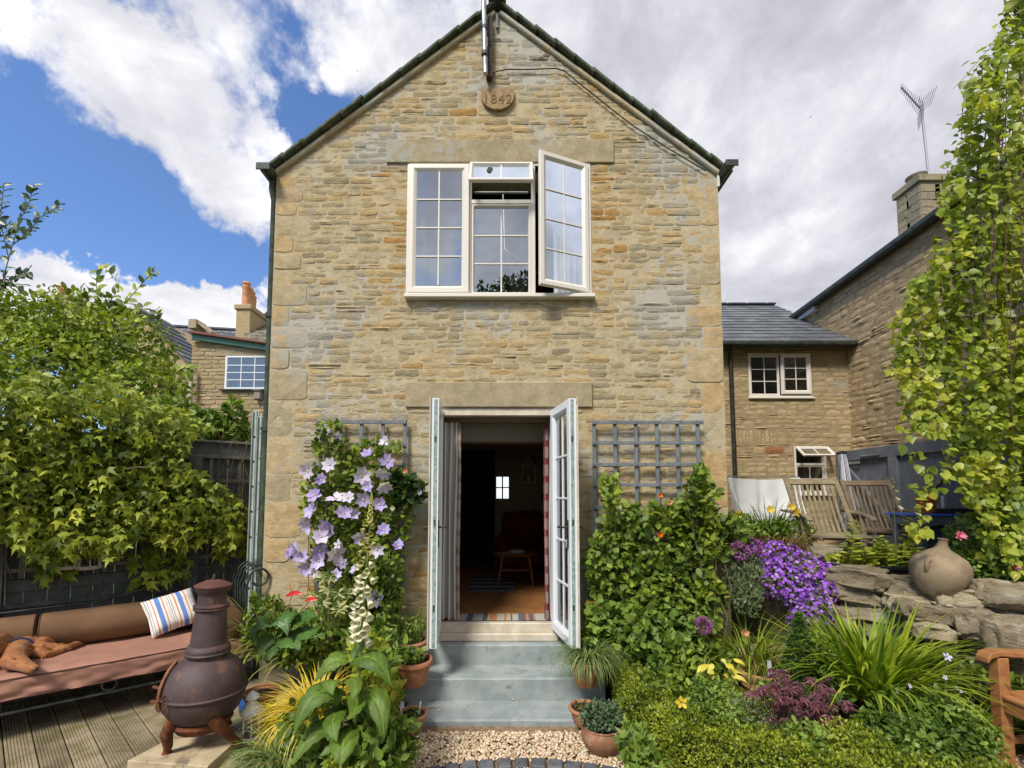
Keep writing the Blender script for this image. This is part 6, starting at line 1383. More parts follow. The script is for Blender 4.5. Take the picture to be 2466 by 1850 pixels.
for (x, y, r, m, dbl) in [(405, 245, 38, F_lil, 0), (450, 270, 34, F_lil, 0), (255, 510, 62, F_pale, 0), (400, 470, 55, F_pale, 0), (650, 410, 50, F_lil, 0), (785, 445, 55, F_lil, 0), (770, 315, 45, F_pale, 0), (610, 545, 64, F_pale, 0), (755, 525, 55, F_pale, 0), (757, 600, 64, F_pale, 0), (345, 575, 50, F_lil, 0), (305, 672, 58, F_lil, 0), (440, 697, 62, F_pale, 0), (620, 700, 55, F_lil, 0), (288, 778, 64, F_lil, 0), (490, 800, 62, F_lil, 0), (725, 735, 55, F_lil, 0), (265, 880, 55, F_lil, 0), (400, 880, 70, F_lil, 1), (340, 950, 70, F_pale, 0), (595, 945, 58, F_lil, 0), (762, 905, 50, F_lil, 0), (710, 1030, 60, F_pale, 0), (182, 1040, 70, F_lil, 1), (330, 1040, 58, F_lil, 0), (437, 1060, 72, F_pale, 0), (250, 1145, 62, F_lil, 0), (330, 1110, 62, F_lil, 0), (572, 1160, 45, F_lil, 0), (860, 1010, 45, F_lil, 0), (435, 1215, 52, F_lil, 0), (705, 1358, 66, F_lil, 0), (560, 800, 45, F_lil, 0), (200, 1095, 55, F_lil, 0), (150, 1075, 50, F_lil, 1), (380, 1010, 55, F_lil, 0), (230, 830, 50, F_pale, 0), (520, 690, 45, F_pale, 0), (300, 1180, 45, F_pale, 0), (480, 1120, 42, F_lil, 0), (650, 620, 45, F_lil, 0), (455, 1000, 35, F_pale, 0)]:
    px, py = zz(x, y); p = at(px, py, HY - .33 - .06 * RG.random()); flower(ct, p, (RG.normal() * .6, -1, .1 + RG.normal() * .55), r * .3618 * p.y / F * 1.1, m, 7 if r > 40 else 5, .1 + .6 * RG.random(), bool(dbl), cmS)
for (x, y, m) in ((1000, 655, F_pale), (842, 505, F_yel), (905, 515, F_peach), (820, 760, F_white)): px, py = zz(x, y); flower(ct, at(px, py, HY - .3), (0, -1, .2), .035, m, 6, .8, True, nm='rose_bloom')
# ================================================================== FOXGLOVE
def curve_pts(pp, Y, n=16):
    W = [at(x, y, Y + d) for x, y, d in pp]; out = []
    for i in range(n + 1):
        q = i / n * (len(W) - 1); k = min(int(q), len(W) - 2); out.append(W[k].lerp(W[k + 1], q - k))
    for _ in range(3): out = [out[0]] + [(out[i - 1] + out[i] * 2 + out[i + 1]) / 4 for i in range(1, len(out) - 1)] + [out[-1]]
    return out
def big_leaf(parent, base, ctrl, tip, w, m, nm='leaf', ns=12, nc=6, curl=.18, heart=False, up=(0, 0, 1)):
    base, ctrl, tip = Vector(base), Vector(ctrl), Vector(tip); V = []; A = []; R = []; rv = RG.random()
    sd0 = (tip - base).cross(Vector(up)); sd0 = sd0.normalized() if sd0.length > 1e-4 else Vector((1, 0, 0))
    for i in range(ns + 1):
        t = i / ns; p = base * (1 - t) ** 2 + ctrl * 2 * t * (1 - t) + tip * t * t; tan = ((ctrl - base) * (1 - t) + (tip - ctrl) * t).normalized(); s = (sd0 - tan * sd0.dot(tan)).normalized(); n = s.cross(tan)
        ww = w * ((math.sin(PI * min(1, (t + .02)) ** (.62 if heart else .85)) ** .75) * (1 - .15 * t) + .015) if not (heart and t < .12) else w * (.35 + t * 4)
        for j in range(-nc, nc + 1):
            c = j / nc; rip = .05 * w * math.sin(t * 44 - abs(c) * 9) * (.25 + abs(c)) + .05 * w * noise.noise(Vector((t * 4, c * 2, rv * 30)))
            V.append(p + s * ww * c * .5 + n * (curl * ww * (abs(c) - abs(c) ** 2 * 1.5) + rip)); A.append(c * .5); R.append(min(1, max(0, rv * .6 + .3 + .28 * math.sin(t * 44 - abs(c) * 9) * (1 - abs(c) * .5))))
    W_ = 2 * nc + 1; Fc = [(i * W_ + j, i * W_ + j + 1, (i + 1) * W_ + j + 1, (i + 1) * W_ + j) for i in range(ns) for j in range(W_ - 1)]
    return npmesh(nm, np.array([tuple(v) for v in V]), np.array(Fc), m, parent, {'rnd': R, 'across': A}, smooth=True)
FY = 2.66
fx = thing('foxglove', 'tall white foxglove with large veined leaves in front of the clematis', 'foxglove', atz(852, 1850, .03))
sp = curve_pts([(852, 1880, 0), (850, 1765, 0), (860, 1665, 0), (868, 1582, 0), (872, 1512, -.0), (880, 1400, 0), (890, 1290, 0), (896, 1185, 0)], FY)
b = MB(); b.tube(sp, [.014 * (1 - .75 * i / len(sp)) for i in range(len(sp))], 10); b.build('stem', mat('pale_green_stem', (.17, .22, .06), .6), fx, smooth=True)
def bell(parent, p, d, L, r, m):
    b = MB(); d = Vector(d).normalized(); M = Matrix.Translation(p) @ d.to_track_quat('Z', 'Y').to_matrix().to_4x4()
    b.lathe([(.001, 0), (r * .45, L * .05), (r * .6, L * .25), (r * .85, L * .55), (r * .92, L * .85), (r * 1.2, L), (r * 1.08, L * .98), (r * .82, L * .85), (r * .75, L * .5), (r * .4, L * .15)], 12, M, rnd=RG.random()); return b.build('bell', m, parent, smooth=True)
nb_ = 42
for k in range(nb_):
    f = k / nb_; py = 1530 - f * 285; q = (1880 - py) / (1880 - 1185) * (len(sp) - 1)
    ys = [abs(at(1233, py, FY).z - s.z) for s in sp]; i = ys.index(min(ys)); zt_ = at(1233, py, FY).z; j = min(len(sp) - 2, max(0, i if sp[i].z <= zt_ else i - 1)); p = sp[j].lerp(sp[j + 1], (zt_ - sp[j].z) / (sp[j + 1].z - sp[j].z)) + Vector((0, 0, RG.normal() * .006))
    side = ((k * 2.39996) % (2 * PI)); dx = math.cos(side); sz_ = 1 - .55 * max(0, f - .15); L = .056 * sz_ * (1 if f < .7 else .75); dirv = (dx * .75, -abs(math.sin(side)) * .9 - .6, -.6 + .1 * RG.normal()); off = Vector((dx, -abs(math.sin(side)) - .3, 0))  .normalized() * (.022 + .012 * RG.random())
    bell(fx, p + off, dirv, L, .0215 * sz_, F_white if f < .62 else F_bud)
for k in range(34):
    f = k / 34; z_ = at(1233, 1262 - 74 * f, FY).z; i = min(range(len(sp)), key=lambda q: abs(sp[q].z - z_)); a = k * 2.4; d = Vector((math.cos(a), -abs(math.sin(a)) - .2, -.2)); r_ = .008 * (1 - .6 * f); j = min(len(sp) - 2, max(0, i if sp[i].z <= z_ else i - 1)); pj = sp[j].lerp(sp[j + 1], (z_ - sp[j].z) / (sp[j + 1].z - sp[j].z)); b = MB(); ell(b, pj + d * .014 * (1.3 - f), (r_, r_, r_ * 1.5), 0, 0, 8); b.build('bud', F_bud, fx, smooth=True)
def Z3(x, y): return 550 + x * .3315, 1300 + y * .3315
def lf(bx, by, cx, cy, tx, ty, w, yb=0, yc=-.12, yt=-.2, m=G_fox, parent=None, **kw):
    Bp = at(*Z3(bx, by), FY + yb); Cp = at(*Z3(cx, cy), FY + yc); Tp = at(*Z3(tx, ty), FY + yt); return big_leaf(parent or fx, Bp, Cp, Tp, w * .29 * (FY + yc) / F, m, up=(.0, -.55, .8), **kw)
for a in [(860, 900, 760, 800, 630, 1030, 190, 0, .02, -.05), (890, 900, 1060, 740, 1190, 1070, 200, 0, -.05, -.1), (850, 1120, 590, 980, 480, 1420, 240), (880, 1110, 1000, 1180, 860, 1310, 150, 0, -.2, -.28), (900, 1150, 1130, 1030, 1130, 1460, 230), (830, 1330, 600, 1300, 470, 1640, 190), (830, 1370, 860, 1400, 800, 1670, 250, 0, -.25, -.3), (860, 1380, 1060, 1360, 1050, 1640, 170), (850, 1060, 700, 960, 760, 1130, 170, 0, -.1, -.15), (840, 1240, 700, 1260, 790, 1470, 180, 0, -.2, -.25), (870, 1010, 960, 1000, 900, 1180, 120, 0, -.18, -.22), (900, 860, 930, 760, 1060, 700, 90, 0, .05, .1), (900, 700, 960, 590, 1060, 560, 70, 0, .05, .1), (880, 720, 800, 640, 740, 590, 60), (840, 1420, 640, 1480, 700, 1700, 170, 0, -.05, .1), (870, 1450, 960, 1500, 1000, 1720, 150, 0, .05, .1), (850, 1250, 1010, 1230, 1010, 1330, 130, 0, .1, .15)]: lf(*a)
# ================================================================== LEFT POTS AND PLANTS
def wp(px, py, Y): return at(px, py, Y)
c = (-1.42, 2.98, DZ); clump('golden_grass', 'bright golden-yellow arching grass beside the foxglove', 'ornamental grass', (wp(762, 1690, 2.9).x, 2.9, .34), 850, .07, (.24, .46), (.006, .011), (.6, 1.5), (.8, 2.3), G_gold)
pot('plant_pot', 'terracotta pot under the golden grass', (wp(762, 1690, 2.9).x, 2.9, DZ), .12, .31, m_terr)
sx = wp(660, 1760, 2.78).x; clump('sedge', 'drooping green and cream sedge spilling from a pot on the deck', 'ornamental grass', (sx + .07, 2.72, .17), 500, .07, (.28, .48), (.006, .011), (.5, 1.4), (1.3, 2.8), G_sedge, zj=-.1)
pot('plant_pot', 'terracotta pot on the deck holding the drooping sedge', (sx, 2.80, DZ), .13, .2, m_terr)
clump('cordyline', 'green-yellow strap-leaved plant behind the daybed head', 'plant', (wp(640, 1450, 4.15).x - .02, 4.18, .35), 90, .05, (.45, .75), (.018, .03), (.5, 1.3), (.5, 1.5), G_strap)
clump('cordyline', 'second strap-leaved clump at the house corner, nearer the clematis', 'plant', (wp(705, 1470, 4.05).x, 4.05, .3), 70, .05, (.35, .6), (.016, .026), (.4, 1.2), (.6, 1.6), G_strap)
an = thing('flamingo_plant', 'glossy heart-leaved plant with two red flowers in a terracotta pot', 'plant', (wp(640, 1600, 3.55).x, 3.55, .25))
AY = 3.5
for (bx, by, cx, cy, tx, ty, w) in [(310, 640, 300, 520, 170, 690, 150), (300, 640, 400, 470, 430, 700, 150), (330, 700, 240, 720, 230, 860, 120), (340, 700, 500, 480, 480, 560, 110), (300, 660, 230, 560, 310, 520, 90), (360, 720, 470, 700, 520, 800, 130), (380, 720, 600, 640, 700, 700, 110), (330, 720, 330, 780, 290, 880, 110), (400, 640, 560, 520, 640, 560, 120), (430, 700, 620, 700, 680, 620, 100), (250, 640, 180, 600, 190, 760, 100)]:
    B_ = at(*Z3(bx, by), AY); C_ = at(*Z3(cx, cy), AY - .06); T_ = at(*Z3(tx, ty), AY - .14); big_leaf(an, B_, C_, T_, w * .3315 * AY / F * 1.1, G_anth, heart=True, up=(.1, -.7, .7), curl=.1)
stems('stem', an, [[at(*Z3(320, 780), AY), at(*Z3(x, y), AY - .03)] for x, y in ((310, 640), (340, 640), (430, 700), (470, 390), (600, 430), (380, 720))], None, .005)
for (x, y, s_) in ((470, 390, 1.0), (595, 432, .8)):
    B_ = at(*Z3(x - 45 * s_, y + 12), AY - .05); C_ = at(*Z3(x, y - 25), AY - .08); T_ = at(*Z3(x + 70 * s_, y + 10), AY - .1); big_leaf(an, B_, C_, T_, .07 * s_, F_red, nm='spathe', heart=True, up=(0, -.5, .9), curl=.2)
    b = MB(); p = at(*Z3(x - 10, y - 8), AY - .09); b.tube([p, p + Vector((-.01, -.01, .05 * s_))], [.005, .003], 6); b.build('spadix', F_orng, an)
pot('plant_pot', 'terracotta pot under the red-flowered heart-leaved plant', (wp(632, 1600, 3.55).x, 3.55, DZ), .12, .24, m_terr)
b = MB(); p = wp(600, 1592, 3.75); b.lathe([(0, 0), (.06, .0), (.07, .1), (.05, .13)], 14, Matrix.Translation((p.x, p.y, DZ))); tag(b.build('blue_bucket', mat('deep_blue_plastic', (.01, .08, .25), .3, spec=.6), smooth=True), 'small deep-blue container on the deck behind the chiminea', 'container')
sch = thing('umbrella_plant', 'variegated plant with finger-like cream-edged leaves below the clematis', 'plant', (wp(800, 1480, 3.85).x, 3.85, .1)); m_var = leafmat('variegated_leaf', [(.08, .13, .02), (.14, .2, .03), (.5, .48, .2), (.6, .56, .3)], tr=.25)
segs = []
for (x, y) in ((690, 270), (770, 400), (800, 380), (690, 440), (740, 260), (820, 480), (640, 400), (860, 380), (800, 500), (720, 350)):
    p = at(*Z3(x, y), 3.75 + .1 * RG.random()); n = 8; a = np.arange(n) * 2 * PI / n + RG.random(); tip = np.stack([np.cos(a), -.35 + .2 * RG.random(n), np.sin(a) * .8 - .25], -1); V, Fc, A = scatter((L_OVAL[0] * np.array([.62, 1, 1]), L_OVAL[1]), np.tile(np.array(p), (n, 1)), frames(tip, np.tile([0, -1.0, .6], (n, 1))), .078); npmesh('leaf_whorl', V, Fc, m_var, sch, A); segs.append([Vector((wp(790, 1560, 3.85).x, 3.85, .1)), Vector(p).lerp(Vector((wp(790, 1560, 3.85).x, 3.85, .3)), .4), Vector(p)])
stems('stem', sch, segs, None, .004)
# dwarf hedge and leafy things left of the steps
def hedge(name, label, path, w_, h_, n, size, m, z0=0.0, T=L_FOLD, core=True):
    t = thing(name, label, 'hedge', (path[0][0], path[0][1], z0)); pts = [Vector(p) for p in path]; L = [0]
    for a, c in zip(pts, pts[1:]): L.append(L[-1] + (c - a).length)
    def pos(s):
        for i in range(len(pts) - 1):
            if s <= L[i + 1] or i == len(pts) - 2: f = (s - L[i]) / (L[i + 1] - L[i]); return pts[i].lerp(pts[i + 1], f), (pts[i + 1] - pts[i]).normalized()
    P = []; Nn = []
    for k in range(n):
        s = RG.uniform(0, L[-1]); c, d = pos(s); sd_ = Vector((d.y, -d.x)); a = RG.uniform(-.35, PI + .35); sh = 1 - .35 * RG.random() ** 2; ca, sa = math.cos(a), math.sin(a)
        bx = math.copysign(abs(ca) ** .6, ca) * w_ / 2; bz = max(0, math.copysign(abs(sa) ** .6, sa)) * h_ if sa > 0 else RG.uniform(.15, .7) * h_; nn_ = 1 + .2 * noise.noise(Vector((s * 5, a * 1.5, 1))) + .12 * noise.noise(Vector((s * 14, a * 4, 1)))
        bz2 = bz if sa > 0 else RG.uniform(.1, .8) * h_ ; P.append((c.x + sd_.x * bx * sh * nn_, c.y + sd_.y * bx * sh * nn_, z0 + .02 + bz2 * (sh if sa > 0 else 1) * nn_)); Nn.append((sd_.x * ca, sd_.y * ca, max(sa, 0) + .15))
    P = np.array(P); Nn = np.array(Nn); foliage('foliage', P, Nn, size, T, m, t, up=.5, jit=.6, clump=2.0)
    if core:
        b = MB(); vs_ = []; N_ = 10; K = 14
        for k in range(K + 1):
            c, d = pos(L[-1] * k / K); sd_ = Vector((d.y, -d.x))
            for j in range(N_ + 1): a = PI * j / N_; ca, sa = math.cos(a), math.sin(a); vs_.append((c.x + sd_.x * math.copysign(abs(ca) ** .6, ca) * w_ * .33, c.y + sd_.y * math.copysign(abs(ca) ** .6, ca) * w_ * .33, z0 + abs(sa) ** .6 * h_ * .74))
        W = N_ + 1; b.add(vs_, [(k * W + j, k * W + j + 1, (k + 1) * W + j + 1, (k + 1) * W + j) for k in range(K) for j in range(N_)]); b.build('shade_core', mat('inner_shade', (.02, .028, .008), 1), t)  # dark filler shell blocking the view through; inner shade is its colour
    return t
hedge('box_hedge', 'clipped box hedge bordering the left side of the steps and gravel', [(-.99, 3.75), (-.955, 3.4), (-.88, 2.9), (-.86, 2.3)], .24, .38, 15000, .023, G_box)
bush('leafy_perennial', 'light green broad-leaved plant between foxglove and left hedge', 'plant', [PX(925, 1570, 3.6, 50, 40, .12), PX(890, 1530, 3.7, 55, 35, .12), PX(905, 1610, 3.3, 45, 45, .12)], 420, .075, L_OVAL, G_gren, base=(-1.05, 3.5, .03))
bush('yellow_green_plant', 'lime-yellow leafy plant low behind the foxglove leaves', 'plant', [PX(905, 1660, 2.95, 45, 45, .12), PX(880, 1570, 3.0, 35, 35, .1)], 150, .08, L_OVAL, G_lime, base=(-1.0, 2.95, .03))
bush('dark_underplanting', 'dark leafy underplanting at the foot of the foxglove', 'plant', [PX(790, 1760, 2.75, 110, 80, .2), PX(880, 1820, 2.6, 90, 60, .2), PX(960, 1800, 2.75, 30, 70, .12)], 1100, .07, L_OVAL, G_gren, base=(-1.15, 2.7, .0))
bush('mint_plant', 'small-leaved rambling stems below the clematis by the house wall', 'plant', [PX(930, 1380, 4.05, 50, 60, .1), PX(900, 1480, 4.0, 60, 60, .12), PX(840, 1500, 4.0, 60, 60, .12), PX(770, 1520, 4.0, 60, 60, .15)], 950, .05, L_ROUND, G_clem, base=(-1.2, 4.1, .03))
bush('bedding_foliage', 'mixed low foliage filling the bed between daybed head and clematis', 'plant', [PX(700, 1540, 4.1, 80, 60, .2), PX(780, 1560, 3.9, 90, 60, .2), PX(640, 1500, 4.2, 60, 60, .15), PX(860, 1560, 3.85, 70, 50, .2)], 1600, .06, L_OVAL, G_clem, base=(-1.6, 4.0, .03))
# pots on the steps
b = MB(); b.box(-1.12, -.80, 3.90, 4.27, -.02, .315, .01); tag(b.build('stone_block', m_slab), 'low stone block beside the top step carrying a wide pot', 'block')
pA_ = (-.915, 4.10, .317); pot('wide_pot', 'wide terracotta pot of thin green seedlings behind the left door leaf', pA_, .155, .165, m_terr)
clump('seedlings', 'thin wiry green stems growing from the wide pot behind the door leaf', 'plant', (pA_[0], pA_[1], .46), 90, .11, (.15, .42), (.004, .008), (1.15, 1.55), (.0, .5), G_gren)
bush('seedling_leaves', 'fresh small leaves filling the wide pot behind the door leaf', 'plant', [((pA_[0], pA_[1], .50), (.13, .12, .04)), ((pA_[0] + .02, pA_[1], .60), (.12, .1, .11))], 260, .026, L_ROUND, G_gren, base=(pA_[0], pA_[1], .46), nst=4)
pB_ = (-.805, 3.77, .228); pot('ribbed_pot', 'ribbed terracotta pot on the middle step, left of the doors', pB_, .15, .205, m_terr)
bush('herb_plant', 'small round-leaved herb in the ribbed pot on the middle step', 'plant', [((pB_[0] - .02, pB_[1], .46), (.10, .09, .05))], 130, .045, L_ROUND, G_gren, base=(pB_[0], pB_[1], .41), nst=5)
b = MB(); b.lathe([(0, 0), (.035, 0), (.035, .003), (0, .003)], 16, Matrix.Translation((pB_[0] + .0, pB_[1] - .03, .49)) @ Matrix.Rotation(1.1, 4, 'X')); b.tube([(pB_[0], pB_[1] - .03, .40), (pB_[0], pB_[1] - .03, .46)], .003, 5); tag(b.build('slate_marker', mat('dark_marker', (.05, .07, .06), .5)), 'dark round plant marker in the ribbed pot on the middle step', 'plant marker')
b = MB(); b.box(-.985, -.965, 3.70, 3.715, .2, .62, .002); tag(b.build('wooden_stake', mat('rusty_stake', (.22, .09, .05), .8)), 'rust-brown stake standing beside the ribbed pot', 'stake')
pC_ = (-.735, 3.42, .047); pot('small_pot', 'small terracotta pot with plant labels on the lowest step', pC_, .108, .125, m_terr)
bush('seedlings_small', 'tiny seedlings in the small labelled pot', 'seedlings', [((pC_[0], pC_[1], .175), (.07, .06, .015))], 34, .028, L_OVAL, G_gren, base=(pC_[0], pC_[1], .16), nst=0)
m_lab = mat('white_plastic_label', (.75, .77, .78), .4)
b = MB(); M = Matrix.Translation((pC_[0] - .075, pC_[1] - .02, .17)) @ Matrix.Rotation(-.15, 4, 'Y') @ Matrix.Rotation(-.2, 4, 'X'); b.box(-.022, .022, -.001, .001, .035, .08, 0, M); b.box(-.006, .006, -.001, .001, -.02, .035, 0, M); lb = b.build('plant_label', m_lab); tag(lb, 'square white plant label with blue writing in the small pot', 'plant label')
b = MB(); rl = random.Random(4)
for r_ in range(3):
    x = -.017
    while x < .015: w1 = rl.uniform(.003, .007); b.box(x, x + w1, -.0016, -.0011, .066 - r_ * .012, .070 - r_ * .012, 0, M); x += w1 + .0025
b.build('handwriting', mat('blue_ink', (.02, .05, .2), .6), lb)
b = MB(); M = Matrix.Translation((pC_[0] + .045, pC_[1], .15)) @ Matrix.Rotation(.16, 4, 'Y'); b.box(-.006, .006, -.001, .001, -.03, .10, 0, M); lb = b.build('plant_label', m_lab); tag(lb, 'narrow white plant label standing upright in the small pot', 'plant label')
b = MB()
for k in range(7): b.box(-.0025, .0025, -.0016, -.0011, .03 + k * .008, .034 + k * .008, 0, M)
b.build('handwriting', mat('blue_ink', (0, 0, 0)), lb)
vio = thing('viola', 'single orange viola flower at the rim of the small labelled pot', 'flower', (pC_[0] - .07, pC_[1] - .06, .15)); flower(vio, (pC_[0] - .07, pC_[1] - .09, .165), (-.1, -1, .5), .024, F_yel, 5, .1, False, F_orng and mat('orange_eye', (.6, .2, .02)))
pD_ = (.60, 3.76, .228); pot('grass_pot', 'terracotta pot on the middle step hidden by drooping grass', pD_, .12, .2, m_terr)
clump('spider_grass', 'dark green drooping grass in the pot beneath the right door leaf', 'ornamental grass', (pD_[0] + .02, pD_[1], .43), 430, .08, (.24, .44), (.005, .009), (.2, 1.3), (1.4, 2.8), G_sedge, zj=-.12)
pE_ = (.555, 3.50, .047); pot('small_pot', 'small terracotta pot with sparse seedlings on the lowest step, right side', pE_, .122, .13, m_terr)
bush('seedlings_small', 'sparse yellow-green seedlings in the small pot at the right of the steps', 'seedlings', [((pE_[0], pE_[1], .18), (.08, .06, .015))], 30, .028, L_OVAL, G_lime, base=(pE_[0], pE_[1], .17), nst=0)
pF_ = (.625, 3.22, .005); pot('round_pot', 'round-bellied dark terracotta pot with needle-leaved shrub on the gravel', pF_, .14, .175, m_terr2, style=1)
P, Nn = blobs([((pF_[0], pF_[1], .235), (.145, .12, .09))], 1500, shell=.8); t = thing('needle_shrub', 'low grey-green needle-leaved shrub in the round dark pot', 'shrub', (pF_[0], pF_[1], .16)); foliage('foliage', P, Nn, .03, L_FOLD, leafmat('needle_leaf', [(.03, .06, .03), (.07, .12, .055), (.13, .19, .09)], tr=.15), t, up=.4, jit=.7)
# front-left blades close to the camera
clump('foreground_grass', 'blurred pale grass blades at the bottom left corner', 'grass', (atz(20, 1850, .05).x - .02, 2.62, DZ), 40, .12, (.1, .26), (.006, .011), (1.0, 1.5), (.1, .7), G_sedge)
# ================================================================== RIGHT WALL CLIMBERS
rc = thing('wall_shrub', 'dense green climbing shrub covering the lower trellis right of the doors', 'climber', (1.1, 4.1, .05))
def z7(x, y): return 1380 + x * .3736, 980 + y * .3736
poly = [z7(*p) for p in [(180, 470), (270, 450), (300, 600), (430, 640), (460, 760), (520, 850), (740, 960), (700, 1050), (780, 1150), (960, 1120), (980, 1250), (900, 1480), (760, 1700), (300, 1720), (80, 1560), (60, 1330), (120, 1200), (60, 1020), (110, 850), (180, 800), (210, 650), (170, 560)]]
P = wall_foliage(rc, poly, 2300, HY - .10, .34, .062, L_IVY, G_clem, jit=.8, clump=1.6); wall_foliage(rc, poly, 1100, HY - .22, .28, .05, L_ROUND, G_gren, nm='young_foliage', jit=.8, clump=2.2); twigs(rc, P, None, (1.0, 4.2, .05), 45, m_bark, .006)
wall_foliage(rc, [z7(*p) for p in [(120, 1250), (500, 1300), (900, 1400), (820, 1650), (300, 1700), (60, 1560)]], 700, HY - .35, .2, .07, L_IVY, G_gren, nm='lower_foliage', jit=.7)
ro = thing('climbing_rose', 'climbing rose with pointed leaflets and a few orange blooms at the right trellis edge', 'rose', (1.6, 4.1, .1))
poly = [z7(*p) for p in [(480, 620), (560, 650), (700, 600), (760, 470), (790, 380), (850, 370), (870, 480), (940, 560), (880, 660), (960, 720), (1080, 760), (1150, 860), (1000, 960), (880, 1000), (920, 1150), (800, 1240), (720, 1050), (640, 860), (520, 800), (470, 700)]]
P = wall_foliage(ro, poly, 1500, HY - .14, .26, .075, L_OVAL, G_clem, jit=.6, clump=2.0); twigs(ro, P, None, (1.72, 4.15, .1), 26, m_bark, .007)
for (x, y, r, m) in ((560, 577, .032, F_orng), (620, 620, .036, F_peach), (560, 828, .04, F_orng), (1102, 1458, .045, F_peach)):
    flower(ro, at(*z7(x, y), HY - .42 if x < 1000 else 3.9), (0, -1, .3), r, m, 7, .7, True, nm='rose_bloom')
for (x, y, m) in ((127, 1270, F_orng), (96, 1342, F_yel)):
    p = at(*z7(x, y), 3.95); t = thing('orange_flower', ('deep orange' if y < 1300 else 'yellow-orange') + ' small flower on a stem beside the right door leaf', 'flower', (p.x, p.y, .1)); flower(t, p, (0, -1, .4), .035, m, 6, .5, True); stems('stem', t, [[p, Vector((p.x + .01, p.y + .05, .1))]], None, .003)
# ================================================================== RIGHT BED
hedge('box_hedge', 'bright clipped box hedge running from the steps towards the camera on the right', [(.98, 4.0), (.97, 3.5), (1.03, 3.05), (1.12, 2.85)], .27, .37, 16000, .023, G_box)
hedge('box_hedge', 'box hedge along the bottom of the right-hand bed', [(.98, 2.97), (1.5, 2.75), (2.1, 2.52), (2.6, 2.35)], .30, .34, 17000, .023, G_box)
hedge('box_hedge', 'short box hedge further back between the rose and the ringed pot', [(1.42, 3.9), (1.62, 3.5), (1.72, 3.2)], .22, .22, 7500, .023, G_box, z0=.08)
bush('round_box', 'rounded box bush at the right end of the lower hedge', 'shrub', [((2.0, 2.75, .22), (.24, .2, .2))], 5500, .023, L_FOLD, G_box, base=(2.0, 2.75, .0), nst=0)
bush('laurel_shoots', 'upright bay shoots with long glossy leaves at the wall foot', 'shrub', [PX(1615, 1580, 3.75, 45, 50, .08), PX(1600, 1660, 3.6, 50, 50, .1)], 170, .085, L_OVAL, G_gren, base=(1.35, 3.7, .05), up=1.2, jit=.5)
bush('dark_ivy_patch', 'dark leafy ground cover behind the front box hedge', 'plant', [PX(1580, 1690, 3.4, 70, 60, .2), PX(1650, 1640, 3.6, 60, 60, .2), PX(1700, 1600, 3.8, 70, 60, .2)], 1500, .05, L_OVAL, G_clem, base=(1.3, 3.5, .03))
yh = thing('yellow_hosta', 'plant with drooping bright yellow leaves in the right bed', 'plant', (wp(1740, 1660, 3.35).x, 3.35, .1))
for k in range(20):
    x, y = RG.uniform(1690, 1785), RG.uniform(1585, 1640); p = at(x, y, 3.35 + RG.uniform(-.08, .08)); d = Vector(((x - 1738) / 60, -.4, -.2 - .3 * RG.random())); big_leaf(yh, p - d * .03, p + d * .02 + Vector((0, 0, .02)), p + d * .07, .04, G_yel, ns=6, nc=3, up=(0, -.5, .8))
stems('stem', yh, [[Vector((yh.location.x, 3.38, .05)), at(x, 1620, 3.35)] for x in (1700, 1730, 1755, 1775)], None, .004)
bush('silver_herb', 'fine pale green herb in the middle of the right bed', 'plant', [PX(1715, 1680, 3.2, 60, 45, .15), PX(1680, 1740, 3.05, 60, 45, .15), PX(1760, 1740, 3.0, 50, 40, .12)], 2400, .028, L_OVAL, G_gren, base=(1.4, 3.1, .03), jit=.9)
bush('creeping_thyme', 'brownish spreading herb near the low grass', 'plant', [PX(1800, 1720, 3.05, 60, 40, .15)], 1200, .018, L_FOLD, G_grey, base=(1.6, 3.05, .03))
clump('fine_grass', 'tuft of fine bright green grass beside the purple maple', 'ornamental grass', (wp(1860, 1740, 3.0).x, 3.0, .1), 420, .07, (.22, .36), (.003, .005), (.9, 1.5), (.4, 1.4), G_croc)
ow = thing('orange_bloom', 'single orange-yellow flower poking above the front box hedge', 'flower', (1.2, 3.02, .2)); flower(ow, at(1641, 1692, 3.0), (-.2, -1, .3), .045, F_yel, 5, .2); stems('stem', ow, [[at(1641, 1692, 3.0), Vector((1.2, 3.05, .1))]], None, .003)
# purple maple
mp = thing('purple_maple', 'small purple-leaved maple with feathery foliage in the right bed', 'shrub', (wp(1930, 1780, 3.0).x, 3.0, .1)); parts = []
for (x, y, r) in ((1875, 1640, 40), (1920, 1640, 45), (1965, 1650, 38), (1900, 1665, 45), (1860, 1668, 32), (1985, 1690, 28), (1955, 1720, 35), (1990, 1740, 30), (1940, 1690, 40), (1880, 1700, 30)):
    n = 12; c = np.array(at(x, y, 2.98 + RG.uniform(-.08, .08))); P = c + RG.normal(size=(n, 3)) * np.array([1, 1, .5]) * r * .0021
    for q in range(5): a = (q - 2) * .5 + RG.normal(size=n) * .1; tip = np.stack([np.sin(a), -.5 + .4 * RG.normal(size=n), -np.cos(a) * .6], -1); parts.append(scatter((L_FOLD[0] * np.array([.5, 1, 1]), L_FOLD[1]), P, frames(tip, np.tile([0, -.5, .8], (n, 1))), np.full(n, .055)))
V, Fc, A = join_np(parts); V2 = V.copy(); npmesh('foliage', V2, Fc, G_mapl, mp, A, kind='stuff'); stems('branch', mp, [[Vector(mp.location), Vector(mp.location) + Vector((.0, 0, .15)), at(x, y, 3.0)] for x, y in ((1875, 1640), (1920, 1640), (1965, 1650), (1955, 1720), (1860, 1668))], m_bark, .007)
